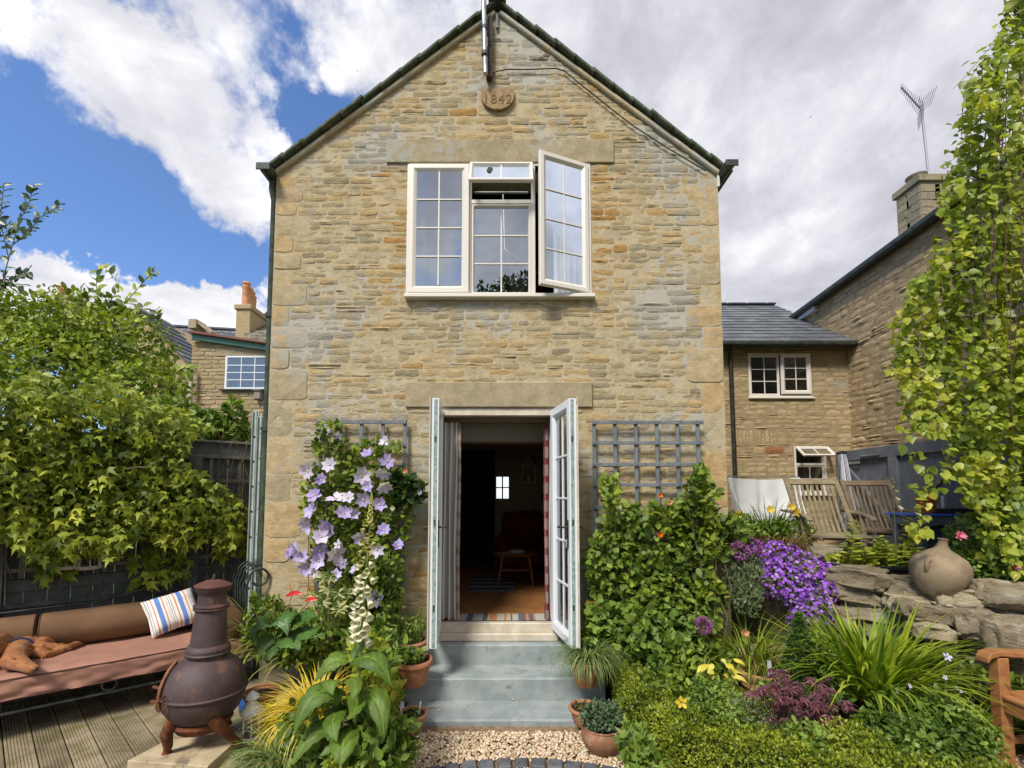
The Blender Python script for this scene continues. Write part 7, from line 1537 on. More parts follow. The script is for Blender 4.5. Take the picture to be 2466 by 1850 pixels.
# dwarf conifer
cf = thing('dwarf_conifer', 'small cone-shaped dwarf conifer behind the purple maple', 'conifer', (wp(1930, 1640, 3.45).x, 3.45, .1)); P = []; Nn = []
for k in range(5500): h = RG.random() ** 1.3; a = RG.random() * 2 * PI; r = .175 * (1 - h) * (1 - .35 * RG.random() ** 2) + .01; P.append((cf.location.x + r * math.cos(a), 3.45 + r * math.sin(a), .27 + .60 * h)); Nn.append((math.cos(a), math.sin(a), .6))
foliage('foliage', np.array(P), np.array(Nn), .024, L_FOLD, leafmat('conifer_needle', [(.03, .06, .014), (.08, .15, .025), (.2, .3, .05)], tr=.1), cf, up=.6, jit=.5)
b = MB(); b.tube([(cf.location.x, 3.45, .1), (cf.location.x, 3.45, .6)], [.018, .005], 6); b.lathe([(.10, .27), (0, .8)], 10, Matrix.Translation((cf.location.x, 3.45, 0))); b.build('trunk', mat('inner_shade', (0, 0, 0)), cf)  # trunk with a dark filler cone, shade inside the needles put into colour
# crocosmia and other sword leaves
cx_ = wp(2100, 1600, 3.3).x
clump('crocosmia', 'large clump of bright sword-shaped leaves in front of the dry-stone wall', 'plant', (cx_, 3.32, .34), 380, .19, (.45, .78), (.028, .045), (.75, 1.5), (.2, 1.4), G_croc, seg=7)
clump('crocosmia_shoots', 'smaller sword-leaved clump left of the bench, with one white flower', 'plant', (wp(2290, 1650, 3.05).x, 3.05, .16), 50, .10, (.25, .42), (.026, .04), (.9, 1.4), (.1, .9), G_croc)
clump('daylily_clump', 'arching strap-leaved clump at the corner of the house', 'plant', (wp(1800, 1530, 3.95).x, 3.95, .28), 110, .10, (.4, .75), (.014, .024), (.8, 1.45), (.7, 2.0), G_croc)
clump('arching_grass', 'long pale arching grass blades below the purple flowers', 'ornamental grass', (wp(1850, 1560, 3.75).x, 3.75, .36), 80, .06, (.35, .75), (.006, .011), (.5, 1.3), (1.0, 2.2), G_strap)
clump('low_grass', 'low grassy clump in the right bed beside the round box bush', 'ornamental grass', (wp(2080, 1730, 2.9).x, 2.9, .1), 130, .12, (.2, .38), (.007, .012), (.5, 1.3), (.6, 2.0), G_sedge)
pG = (wp(1832, 1600, 3.62).x, 3.62, bedz(wp(1832, 1600, 3.62).x, 3.62) - .02)
gp = pot('ringed_pot', 'tan terracotta pot with ringed sides half sunk in the right bed', pG, .155, .24, mat('tan_terracotta', (.40, .19, .08), .85, (.46, .25, .13), 9), style=2)
b = MB(); b.box(pG[0] + .02, pG[0] + .05, pG[1] - .06, pG[1] - .055, pG[2] + .2, pG[2] + .33, 0, None); tag(b.build('plant_label', m_lab), 'pale plant label leaning in the ringed terracotta pot', 'plant label')
clump('potted_grass', 'loose pale grass trailing from the ringed terracotta pot', 'ornamental grass', (pG[0], pG[1], pG[2] + .22), 110, .1, (.15, .32), (.004, .008), (.2, 1.3), (.5, 2.2), G_strap)
# fine-leaved perennials lower right
for (lab, cs, n, sz, T_, m, base) in [
    ('airy green perennial with tiny white flowers beside the bench leg', [PX(2280, 1730, 2.85, 70, 60, .18), PX(2340, 1770, 2.8, 45, 45, .15), PX(2230, 1790, 2.7, 60, 50, .2)], 2600, .035, L_OVAL, G_gren, (2.9, 2.8, .05)),
    ('soft green willowy plant between crocosmia and round box bush', [PX(2180, 1720, 2.95, 70, 50, .15), PX(2110, 1760, 2.85, 50, 35, .12)], 1200, .05, L_FOLD, G_gren, (2.5, 3.0, .08)),
    ('tall grey-green leafy stems left of the crocosmia', [PX(1985, 1590, 3.4, 35, 60, .1), PX(2000, 1660, 3.2, 40, 40, .1)], 500, .05, L_FOLD, G_gren, (2.35, 3.35, .15)),
    ('low leafy edging plant at the foot of the front hedge', [PX(1530, 1800, 2.85, 40, 50, .1), PX(1560, 1835, 2.75, 50, 25, .1)], 260, .055, L_LOBE, G_gren, (.85, 2.85, .0)),
    ('dark undergrowth under the dry-stone wall beside the bench', [PX(2290, 1620, 3.25, 60, 40, .12), PX(2400, 1660, 3.3, 70, 50, .2), PX(2440, 1760, 3.2, 60, 80, .2)], 1500, .05, L_OVAL, G_clem, (3.0, 3.2, .1)),
    ('leafy cover between conifer and hedge', [PX(1860, 1670, 3.3, 40, 30, .1), PX(1990, 1680, 3.3, 40, 40, .1), PX(1950, 1790, 2.75, 60, 40, .15)], 1100, .035, L_OVAL, G_gren, (1.9, 3.4, .1))]:
    bush('perennial', lab, 'plant', cs, n, sz, T_, m, base=base, nst=16)
def star(parent, px, py, Y, r, m, nm='flower'): flower(parent, at(px, py, Y), (RG.normal() * .2, -1, .5), r, m, 5, .2, nm=nm)
wf = thing('white_daisies', 'scattered tiny white flowers above the airy perennial by the bench', 'flowers', (2.9, 2.8, .1)); segs = []
for (px, py) in ((2280, 1582), (2276, 1632), (2302, 1657), (2312, 1665), (2190, 1652), (2375, 1788), (1785, 1797)): p = at(px, py, 2.85); star(wf, px, py, 2.85, .016 if (px, py) != (2280, 1582) else .03, F_pale); segs.append([p, Vector((p.x, p.y + .04, .1))])
stems('stem', wf, segs, None, .002)
for (px, py, Y, r, zb, lab) in ((1781, 1327, 3.95, 24, .9, 'round purple allium head nearest the house corner'), (1813, 1318, 4.0, 22, .9, 'purple allium head touching the purple aubrieta'), (1694, 1507, 3.75, 21, .1, 'dusky purple allium head in front of the wall shrub')):
    p = at(px, py, Y); rr = r * Y / F; t = thing('allium', lab, 'allium', (p.x, p.y + .05, p.z - .5)); n = 420; d = rdir(n); V, Fc, A = scatter(L_FOLD, np.array(p) + d * rr * .72, frames(d + RG.normal(size=(n, 3)) * .3, rdir(n)), rr * .34); npmesh('flower_head', V, Fc, F_alli, t, A, kind='stuff'); stems('stem', t, [[p, p + Vector((.01, .03, -.3)), Vector((p.x + .01, p.y + .05, p.z - .5))]], None, .005)
# ================================================================== AUBRIETA AND TERRACE EDGE PLANTS
m_rock = stonemat('wall_rock', [(0, (.19, .155, .10)), (.5, (.34, .275, .175)), (1, (.45, .38, .25))], lime=.56, limecol=(.44, .42, .34), bump=1.6, strat=(3, 3, 6))
b = MB(); poly_ = [(2.02, 4.55), (2.5, 4.22), (2.86, 4.20), (3.2, 3.9), (3.85, 3.25), (4.6, 2.5), (9.4, 2.5), (9.4, 4.49), (2.02, 4.49 + .08)]
b.poly([(x, y) for x, y in poly_], TZ - .04, None); o = b.build('terrace_bank', m_soil, kind='structure')
au = thing('aubrieta', 'mound of vivid purple aubrieta cascading over the terrace edge', 'flowering plant', (2.35, 4.1, .5))
cs = [PX(1860, 1345, 4.2, 70, 40, .15), PX(1925, 1375, 4.15, 75, 45, .15), PX(1980, 1390, 4.1, 50, 35, .12), PX(1880, 1400, 4.05, 60, 40, .14), PX(1945, 1425, 4.0, 65, 40, .14), PX(1960, 1465, 3.95, 50, 35, .12), PX(1930, 1490, 3.9, 30, 22, .08), PX(1985, 1495, 3.95, 22, 18, .08), PX(1830, 1350, 4.2, 40, 30, .12)]
P, Nn = blobs(cs, 3200, shell=.4); foliage('foliage', P * np.array([1, 1, 1]) + np.array([0, .02, -.01]), Nn, .026, L_OVAL, G_grey, au, jit=.8)
P, Nn = blobs(cs, 2100, shell=.12); V, Fc, A = scatter(L_PETAL4, P + Nn * .012, frames(np.cross(Nn, RG.normal(size=Nn.shape)), Nn * .6 + RG.normal(size=Nn.shape) * .3 + np.array([0, -.5, .4])), .024); npmesh('petals', V, Fc, F_pur, au, A, kind='stuff')
P, Nn = blobs([PX(1790, 1385, 4.0, 45, 60, .12), PX(1800, 1440, 3.95, 35, 45, .1)], 2300, shell=.7); t = thing('lavender_bush', 'fine grey-green bushy plant below the allium heads', 'shrub', (wp(1795, 1450, 4.0).x, 4.0, .4)); foliage('foliage', P, Nn, .034, L_FOLD, G_grey, t, up=.9, jit=.4)
clump('brown_sedge', 'low bronze-brown sedge mound on the terrace edge', 'ornamental grass', (wp(1880, 1340, 4.7).x, 4.7, TZ + .27), 800, .16, (.22, .45), (.004, .008), (.1, 1.2), (.5, 1.8), G_brwn)
clump('iris_clump', 'dark green clump of upright blades with yellow flowers before the white fleece', 'plant', (wp(1850, 1300, 5.2).x, 5.2, TZ + .26), 260, .2, (.38, .68), (.014, .022), (.8, 1.5), (.3, 1.4), G_lily)
bush('terrace_perennial', 'bright green leafy plant around the foot of the iris blades', 'plant', [PX(1830, 1290, 5.0, 70, 35, .2), PX(1900, 1285, 5.1, 60, 35, .2), PX(1770, 1275, 4.8, 40, 40, .15)], 1500, .05, L_OVAL, G_gren, base=(2.9, 5.0, TZ))
yd = thing('yellow_daylilies', 'four yellow daylily flowers in front of the white fleece', 'flowers', (2.9, 5.1, TZ)); segs = []
for (px, py) in ((1778, 1240), (1853, 1228), (1905, 1222), (1918, 1236)): p = at(px, py, 5.0); flower(yd, p, (RG.normal() * .4, -1, .3), .06, F_yel, 6, .7); segs.append([p, Vector((p.x * .98 + .05, p.y + .1, TZ))])
stems('stem', yd, segs, None, .004)
b = MB(); b.box(wp(1985, 1360, 4.55).x, 5.2, 4.42, 4.56, TZ - .1, TZ + .02, .012); tag(b.build('timber_sleeper', mat('pale_sleeper', (.34, .28, .18), .9, (.25, .2, .12), 6, .5, 40, stretch=(1, 6, 6))), 'pale timber sleeper edging the terrace below the garden chairs', 'sleeper')
b = MB(); b.box(1.95, 2.75, 3.95, 4.2, .3, .42, .015); b.box(2.1, 2.8, 3.75, 3.94, .18, .30, .015); tag(b.build('stone_step', m_slab), 'pale stone steps half hidden below the purple aubrieta', 'steps')
# fleece
def fleecemat():
    m = bpy.data.materials.new('white_fleece'); m.use_nodes = True; t = NT(m.node_tree); d = t.n('ShaderNodeBsdfDiffuse', {'Color': (.9, .92, .95, 1)}); tl = t.n('ShaderNodeBsdfTranslucent', {'Color': (.8, .82, .86, 1)}); tr = t.n('ShaderNodeBsdfTransparent')
    m1 = t.n('ShaderNodeMixShader', {0: .18, 1: d.outputs[0], 2: tl.outputs[0]}); m2 = t.n('ShaderNodeMixShader', {0: .24, 1: m1.outputs[0], 2: tr.outputs[0]}); t.n('ShaderNodeOutputMaterial', {0: m2.outputs[0]}); return m
FYY = 6.1; x0, x1 = at(1752, 1150, FYY).x, at(1925, 1150, FYY).x; zt_ = at(1752, 1150, FYY).z; V = []; Fc = []; nx, nz_ = 60, 26
for j in range(nz_ + 1):
    t_ = j / nz_
    for i in range(nx + 1):
        s = i / nx; edge = abs(s - .5) * 2; fo = .09 * math.sin(s * 26 + 2.5 * noise.noise(Vector((s * 4, t_ * 2, 0)))) * (.15 + t_) * (.35 + edge ** 2) + .10 * noise.noise(Vector((s * 6 + t_ * 3, t_ * 3, 3))) * t_
        V.append((x0 + (x1 - x0) * s + (.12 * t_ if s < .15 else 0) * (1 - s / .15 if s < .15 else 0), FYY - fo - .15 * t_, zt_ - (zt_ - TZ - .05) * t_ - .03 * math.sin(PI * s) * (1 - t_)))
for j in range(nz_):
    for i in range(nx): a = j * (nx + 1) + i; Fc.append((a, a + 1, a + nx + 2, a + nx + 1))
tag(npmesh('fleece_cover', np.array(V), np.array(Fc), fleecemat(), None, smooth=True), 'translucent white fleece draped over a frame in front of the wing', 'fleece')
fr = MB(); fr.tube([(x0, FYY + .03, TZ), (x0, FYY + .03, zt_ + .01), (x1, FYY + .03, zt_ + .01), (x1, FYY + .03, TZ)], .012, 6); tag(fr.build('cloche_hoop', m_galv), 'thin metal hoop holding up the white fleece', 'hoop')
# folding teak chairs
m_teak = mat('weathered_teak', (.27, .22, .135), .85, (.20, .155, .09), 6, .35, 60, stretch=(1, 1, 5), var=.12)
def garden_chair(loc, rz, label, m_teak=m_teak):
    t = thing('folding_chair', label, 'garden chair', loc, 'weathered folding chairs on the terrace'); M = Matrix.Translation(loc) @ Matrix.Rotation(rz, 4, 'Z')   # faces local -Y
    def mb(): return MB()
    def pt(x, y, z): return M @ Vector((x, y, z))
    w_ = .27; yb0, zb0, yb1, zb1 = -.05, .36, .24, 1.02       # back from seat to top
    for sx in (-1, 1):
        b = mb(); b.bar(pt(sx * w_, -.36, 0), pt(sx * w_, yb1 + .02, zb1 + .03), .03, .05, up=M.to_3x3() @ Vector((1, 0, 0)), c=.006); b.build('stile', m_teak, t)
        b = mb(); b.bar(pt(sx * (w_ - .05), .36, 0), pt(sx * (w_ - .05), -.30, .42), .028, .045, up=M.to_3x3() @ Vector((1, 0, 0)), c=.006); b.build('leg', m_teak, t)
        b = mb(); pts = [(.26, .66), (.12, .655), (-.05, .64), (-.2, .63), (-.32, .60), (-.37, .57)]
        for (a, c) in zip(pts, pts[1:]): b.bar(pt(sx * (w_ + .04), *a), pt(sx * (w_ + .04), *c), .055, .026, c=.006)
        b.build('armrest', m_teak, t)
        b = mb(); b.bar(pt(sx * (w_ + .03), -.22, .34), pt(sx * (w_ + .03), -.16, .63), .028, .045, up=M.to_3x3() @ Vector((1, 0, 0)), c=.006); b.build('arm_post', m_teak, t)
        b = mb(); pts = [(.02, .33), (-.14, .385), (-.3, .40), (-.46, .385)]
        for (a, c) in zip(pts, pts[1:]): b.bar(pt(sx * (w_ - .03), *a), pt(sx * (w_ - .03), *c), .03, .04, c=.008)
        b.build('seat_rail', m_teak, t)
    sl_ = lambda f: (yb0 + (yb1 - yb0) * f, zb0 + (zb1 - zb0) * f)
    for f, h in ((.06, .06), (.97, .075)):
        y, z = sl_(f); b = mb(); b.bar(pt(-w_ + .016, y, z), pt(w_ - .016, y, z), h, .026, up=M.to_3x3() @ Vector((0, -(zb1 - zb0), (yb1 - yb0))).normalized(), c=.005); b.build('back_rail', m_teak, t)
    for k in range(9):
        x = -w_ + .055 + k * (2 * w_ - .11) / 8; pts = [(sl_(f)[0] + .03 * math.sin(PI * f), sl_(f)[1]) for f in (.09, .3, .5, .7, .94)]; b = mb()
        for (a, c) in zip(pts, pts[1:]): b.bar(pt(x, *a), pt(x, *c), .027, .014, up=M.to_3x3() @ Vector((0, -1, .6)), c=.002)
        b.build('back_slat', m_teak, t)
    for k in range(9):
        f = k / 8; y = -.46 + .46 * f; z = .405 + .02 * math.sin(PI * (1 - f)) - .06 * f ** 2; b = mb(); b.bar(pt(-w_ + .02, y, z), pt(w_ - .02, y, z), .04, .014, c=.003); b.build('seat_slat', m_teak, t)
    return t
c1 = at(1975, 1330, 5.15); garden_chair((3.52, 5.1, TZ), math.radians(-8), 'weathered folding teak chair nearest the white fleece')
c2 = at(2125, 1310, 5.55); garden_chair((4.66, 5.75, TZ), math.radians(-12), 'browner folding teak chair in front of the grey gate', mat('brown_teak', (.19, .135, .08), .85, (.14, .10, .06), 6, .35, 60))
# gate
m_gate = mat('slate_grey_paint', (.115, .125, .14), .7, (.15, .16, .175), 6, .25, 50, var=.08)
GX = 5.36; gt = thing('wooden_gate', 'slate-grey boarded gate with diagonal braces below the neighbour wall', 'gate', (GX, 6, TZ)); TG = plane((GX, 7.35, 0), (0, -1, 0), (0, 0, 1), (-1, 0, 0))
gz = at(2046, 1090, 7.35).z; gl_ = 3.3; u = 0
while u < gl_: q_ = MB(); tbox(q_, TG, u + .002, u + .138, TZ, gz - .02, -.02, 0, .003); q_.build('board', m_gate, gt); u += .14
for a, c, e, f in ((0, gl_, gz - .16, gz), (0, gl_, TZ + .12, TZ + .26), (0, .12, TZ, gz - .16), (1.02, 1.16, TZ + .26, gz - .16), (2.1, 2.24, TZ + .26, gz - .16)):
    q_ = MB(); tbox(q_, TG, a, c, e, f, .001, .045, .004); q_.build('rail', m_gate, gt)
for (a, c, e, f) in ((.16, gz - .2, 1.0, TZ + .45), (2.05, gz - .2, 1.2, TZ + .45)): q_ = MB(); q_.bar(TG(a, c, .022), TG(e, f, .022), .07, .04, up=(-1, 0, 0), c=.004); q_.build('brace', m_gate, gt)
for (u, v) in ((.1, gz - .22), (1.9, gz - .07)): q_ = MB(); tbox(q_, TG, u, u + .42, v, v + .045, .046, .052, .002); q_.build('strap_hinge', m_galv, gt)
q_ = MB(); q_.tube([TG(.55, gz - .11, .06), TG(.9, gz - .11, .06)], .01, 6); q_.build('bolt', m_galv, gt)
# rotary airer
rp_ = at(2032, 1190, 7.0); ra_ = thing('rotary_airer', 'closed rotary clothes airer with hanging white lines beside the gate', 'clothes airer', (rp_.x, 7.0, TZ)); ztp = at(2032, 1090, 7.0).z
b = MB(); b.tube([(rp_.x, 7.0, TZ), (rp_.x, 7.0, ztp)], .025, 8); b.build('pole', m_galv, ra_); b = MB(); b.lathe([(0, 0), (.05, -.01), (.07, -.04), (.05, -.06)], 12, Matrix.Translation((rp_.x, 7.0, ztp + .03))); b.build('cap', mat('black_plastic', (.01, .01, .012), .4), ra_)
b = MB()
for k in range(4): a = k * PI / 2 + .5; b.tube([(rp_.x + .05 * math.cos(a), 7 + .05 * math.sin(a), ztp - .03), (rp_.x + .09 * math.cos(a), 7 + .09 * math.sin(a), ztp - 1.2)], .012, 6)
b.build('arm', m_galv, ra_)
m_rope = mat('white_cord', (.6, .6, .66), .7); 
for k in range(34):
    a = RG.random() * 2 * PI; r0 = .05; r1 = RG.uniform(.06, .2); x1_ = rp_.x + .09 + r1 * math.cos(a) * .9; b = MB(); b.tube([(rp_.x + r0 * math.cos(a), 7 + r0 * math.sin(a), ztp - .02), (rp_.x + r0 * math.cos(a) * 1.3 + .02, 6.95 + r0 * math.sin(a), ztp - .5), (x1_, 6.95 + r1 * math.sin(a) * .5, ztp - RG.uniform(.85, 1.15))], .005, 4); b.build('line', m_rope, ra_)
# table and things on it
m_blue = mat('blue_table_top', (.03, .12, .5), .4); tz_ = 1.765 - (1238 - 1194) / F * 4.9
TBx0, TBx1 = 4.42, 5.25; tb = thing('potting_table', 'grey outdoor table with bright blue top edge near the gate', 'table', ((TBx0 + TBx1) / 2, 5.1, TZ))
b = MB(); b.box(TBx0 - .02, TBx1 + .02, 4.85, 5.32, tz_ - .022, tz_, .004); b.build('tabletop', m_blue, tb)
b = MB(); b.box(TBx0, TBx1, 4.875, 5.28, tz_ - .12, tz_ - .024, .003); b.build('apron', m_gate, tb)
for x in (TBx0 + .04, TBx0 + .55, TBx1 - .05):
    for y in (4.92, 5.23): b = MB(); b.box(x - .035, x + .035, y - .035, y + .035, TZ, tz_ - .121, .004); b.build('leg', m_gate, tb)
b = MB(); b.box(TBx0 + .1, TBx0 + .6, 4.98, 5.2, TZ + .001, tz_ - .15, .01); tag(b.build('storage_box', mat('grey_crate', (.09, .10, .12), .6)), 'dark grey storage box under the blue-topped table', 'box')
b = MB(); b.box(3.0, 3.6, 5.75, 6.0, TZ + .001, TZ + .30, .01); tag(b.build('plastic_trough', mat('grey_green_plastic', (.10, .14, .13), .5)), 'grey-green plastic trough behind the chairs on the terrace', 'trough')
pp = at(2232, 1236, 5.05); pot('orange_pot', 'orange plastic pot with a pale tag on the blue-topped table', (pp.x, 5.05, tz_ + .001), .095, .18, mat('orange_plastic_pot', (.5, .12, .03), .45))
bush('potted_foliage', 'yellowing leaves in the orange pot on the table', 'plant', [((pp.x + .02, 5.05, tz_ + .22), (.10, .08, .07))], 60, .05, L_ROUND, G_lime, base=(pp.x, 5.05, tz_ + .15), nst=4)
b = MB(); b.box(pp.x + .13, pp.x + .5, 4.92, 5.12, tz_ + .001, tz_ + .06, .006); sd_t = b.build('seed_tray', mat('black_tray', (.015, .017, .017), .5)); tag(sd_t, 'low black seed tray lying on the blue-topped table', 'seed tray')
b = MB(); b.lathe([(0, 0), (.035, 0), (.045, .07), (.04, .1), (.0, .1)], 12, Matrix.Translation((5.17, 4.95, tz_ + .001))); tag(b.build('white_jug', m_white, smooth=True), 'small white container at the edge of the blue-topped table', 'container')
b = MB(); b.tube([(4.98, 5.2, tz_), (4.98, 5.2, tz_ + .2)], .014, 8); tag(b.build('white_bottle', m_white, smooth=True), 'slim white upright tube standing on the table', 'tube')
# ================================================================== DRY-STONE WALL
dw = thing('dry_stone_wall', 'low wall of big rough stones retaining the terrace behind the bench', 'wall', (3.2, 3.8, .2))
def rock(parent, c, r, rz=0, ry=0, rnd=.5, seed=0, nm='stone', sub=3):
    bm = bmesh.new(); bmesh.ops.create_icosphere(bm, subdivisions=sub, radius=1); M = Matrix.Translation(c) @ Matrix.Rotation(rz, 4, 'Z') @ Matrix.Rotation(ry, 4, 'Y'); vs_ = []
    for v in bm.verts:
        p = v.co; q = Vector([math.copysign(abs(x) ** .55, x) for x in p]); q = q / max(1, max(abs(q.x), abs(q.y), abs(q.z)) ** .3)
        n1_ = noise.noise(p * 1.6 + Vector((seed, 0, 0))); n2_ = noise.noise(p * 4.5 + Vector((0, seed, 0))); n3_ = abs(noise.noise(p * 9 + Vector((0, 0, seed)))); s_ = 1 + .26 * n1_ + .13 * n2_ - .10 * n3_ + .05 * noise.noise(p * 16)
        vs_.append(M @ Vector((q.x * r[0] * s_, q.y * r[1] * s_, q.z * r[2] * s_)))
    b = MB(); b.add(vs_, [tuple(x.index for x in f.verts) for f in bm.faces], rnd); bm.free(); return b.build(nm, m_rock, parent, smooth=True, origin=c)
wl0, wl1 = Vector((2.80, 4.20, 0)), Vector((4.15, 2.88, 0)); rw_ = random.Random(77); ang_ = math.atan2((wl1 - wl0).y, (wl1 - wl0).x); LW = (wl1 - wl0).length; z = .08
for row, (hh, ww) in enumerate(((.20, .42), (.17, .36), (.16, .4), (.13, .34), (.15, .38), (.13, .4), (.17, .44))):
    u = -.1 + rw_.uniform(-.1, .05)
    while u < LW:
        w_ = ww * rw_.uniform(.6, 1.3); h_ = hh * rw_.uniform(.85, 1.12); c = wl0 + (wl1 - wl0) * ((u + w_ / 2) / LW) + Vector((-math.sin(ang_), math.cos(ang_), 0)) * rw_.uniform(-.04, .05); c.z = z + h_ / 2 + (rw_.uniform(-.01, .02))
        rock(dw, c, (w_ * .53, .16, h_ * .56), ang_ + rw_.uniform(-.15, .15), rw_.uniform(-.08, .08), rw_.random(), rw_.random() * 60, sub=4); u += w_ * .98
    z += hh * .93
for (px, py, Y, rx, rz_, yr, ro_) in ((2060, 1410, 4.0, .23, .105, .15, -.05), (2190, 1430, 3.75, .16, .12, .14, .1), (2230, 1475, 3.5, .19, .075, .13, .14), (2300, 1440, 3.5, .16, .085, .13, .08), (2390, 1430, 3.4, .13, .10, .12, .2), (2340, 1500, 3.35, .14, .11, .12, 0), (2240, 1520, 3.4, .12, .06, .1, .05), (2420, 1530, 3.2, .14, .13, .12, -.1)):
    rock(dw, at(px, py, Y), (rx, yr, rz_), ang_ * .35, ro_, rw_.random(), rw_.random() * 60, sub=4)
# urn
uc_ = at(2262, 1375, 3.52); ur = thing('stoneware_urn', 'large round-bellied clay urn with narrow neck on top of the dry-stone wall', 'urn', (uc_.x, uc_.y, uc_.z - .22)); us = uc_.y / F
m_urn = mat('weathered_clay', (.31, .23, .14), .9, (.19, .14, .085), 4, .4, 50, dirt=((.33, .30, .24), 7, .6))
Mu = Matrix.Translation((uc_.x, uc_.y, uc_.z)) @ Matrix.Rotation(math.radians(7), 4, 'Y') @ Matrix.Rotation(math.radians(4), 4, 'X')
S_ = 57 * us; b = MB(); b.lathe([(0, -S_ * 1.05), (S_ * .45, -S_ * 1.02), (S_ * .7, -S_ * .7), (S_ * .92, -S_ * .3), (S_ * 1.0, S_ * .05), (S_ * .97, S_ * .3), (S_ * .8, S_ * .58), (S_ * .5, S_ * .78), (S_ * .27, S_ * .92), (S_ * .18, S_ * 1.05), (S_ * .15, S_ * 1.2), (S_ * .16, S_ * 1.3), (S_ * .19, S_ * 1.34), (S_ * .16, S_ * 1.36), (S_ * .12, S_ * 1.25), (S_ * .1, S_ * 1.0)], 40, Mu, wob=.03); b.build('urn_body', m_urn, ur, smooth=True)
for a in (205, 20):
    a = math.radians(a); p0 = Vector((S_ * .93 * math.cos(a), S_ * .93 * math.sin(a), S_ * .35)); b = MB(); b.tube([Mu @ (p0 * 1.0 + Vector((0, 0, S_ * .1))), Mu @ (p0 + Vector((math.cos(a), math.sin(a), 0)) * S_ * .13 + Vector((0, 0, S_ * .0))), Mu @ (p0 + Vector((math.cos(a), math.sin(a), 0)) * S_ * .1 - Vector((0, 0, S_ * .28))), Mu @ (p0 - Vector((0, 0, S_ * .36)))], [S_ * .1, S_ * .075, S_ * .07, S_ * .09], 10); b.build('lug_handle', m_urn, ur, smooth=True)
# black tub and lime plants
tc = Vector((3.34, 4.25, TZ - .03)); tub = thing('black_tub', 'wide black plastic tub behind the dry-stone wall planted with lime foliage', 'tub', tc); b = MB(); b.lathe([(0, 0), (.42, 0), (.50, .22), (.525, .225), (.53, .25), (.50, .255), (.47, .1), (.0, .1)], 36, Matrix.Translation(tc) @ Matrix.Diagonal((1, .62, 1, 1))); b.build('tub_wall', mat('black_plastic', (.01, .01, .012), .4), tub, smooth=True)
b = MB(); b.lathe([(0, .19), (.48, .18)], 24, Matrix.Translation(tc) @ Matrix.Diagonal((1, .62, 1, 1)), wob=.1); b.build('compost', m_comp, tub)
lm = thing('lime_perennials', 'yellow-green leafy stems growing from the black tub', 'plant', (tc.x, tc.y, TZ + .1))
P, Nn = blobs([PX(2030, 1360, 4.2, 40, 22, .1), PX(2100, 1365, 4.15, 50, 28, .12), PX(2160, 1375, 4.1, 40, 30, .12), PX(2130, 1340, 4.2, 40, 25, .12), PX(2185, 1345, 4.1, 25, 35, .1)], 900, shell=.7); foliage('foliage', P, Nn, .06, L_OVAL, G_lime, lm, up=.1, jit=.6, clump=2)
segs = []
for (x0_, y0_, x1_, y1_, n) in ((2045, 1350, 2058, 1250, 26), (2110, 1350, 2118, 1290, 22), (2180, 1370, 2190, 1250, 38), (2205, 1370, 2180, 1240, 28), (2140, 1360, 2128, 1300, 18), (2090, 1350, 2070, 1310, 14)):
    a, c = at(x0_, y0_, 4.1), at(x1_, y1_, 4.1); segs.append([a, a.lerp(c, .5), c]); t_ = np.arange(n) / n; P = np.array(a) + (np.array(c) - np.array(a)) * t_[:, None]; al = np.arange(n) * 2.4; tip = np.stack([np.cos(al), np.sin(al) * .6 - .2, .25 + 0 * al], -1); V, Fc, A = scatter(L_OVAL, P, frames(tip, np.tile([0, -.3, 1.0], (n, 1))), .115 * (1.1 - .7 * t_)); npmesh('leaf_spiral', V, Fc, G_lime, lm, A, kind='stuff')
stems('stem', lm, segs, None, .005)
f2 = thing('pale_foxglove', 'thin pale foxglove spike rising from the black tub before the gate', 'foxglove', (at(2165, 1400, 4.0).x, 4.0, TZ)); sp2 = [at(x, y, 4.0) for x, y in ((2165, 1420), (2158, 1330), (2155, 1260), (2152, 1200), (2150, 1145))]; stems('stem', f2, [sp2], None, .006)
for (x, y, s_, m) in ((2157, 1198, .03, F_white), (2163, 1218, .035, F_white), (2155, 1180, .022, F_bud), (2148, 1170, .016, F_bud), (2153, 1160, .014, F_bud), (2149, 1152, .012, F_bud)): bell(f2, at(x, y, 3.99), (RG.normal() * .4, -.6, -.7), s_ * 1.3, s_ * .42, m)
for k in range(14): z_ = k / 14; p = sp2[1].lerp(sp2[0], z_); big_leaf(f2, p, p + Vector((.06 * (-1) ** k, -.03, .03)), p + Vector((.12 * (-1) ** k, -.05, -.0)), .05, G_lime, ns=5, nc=2)
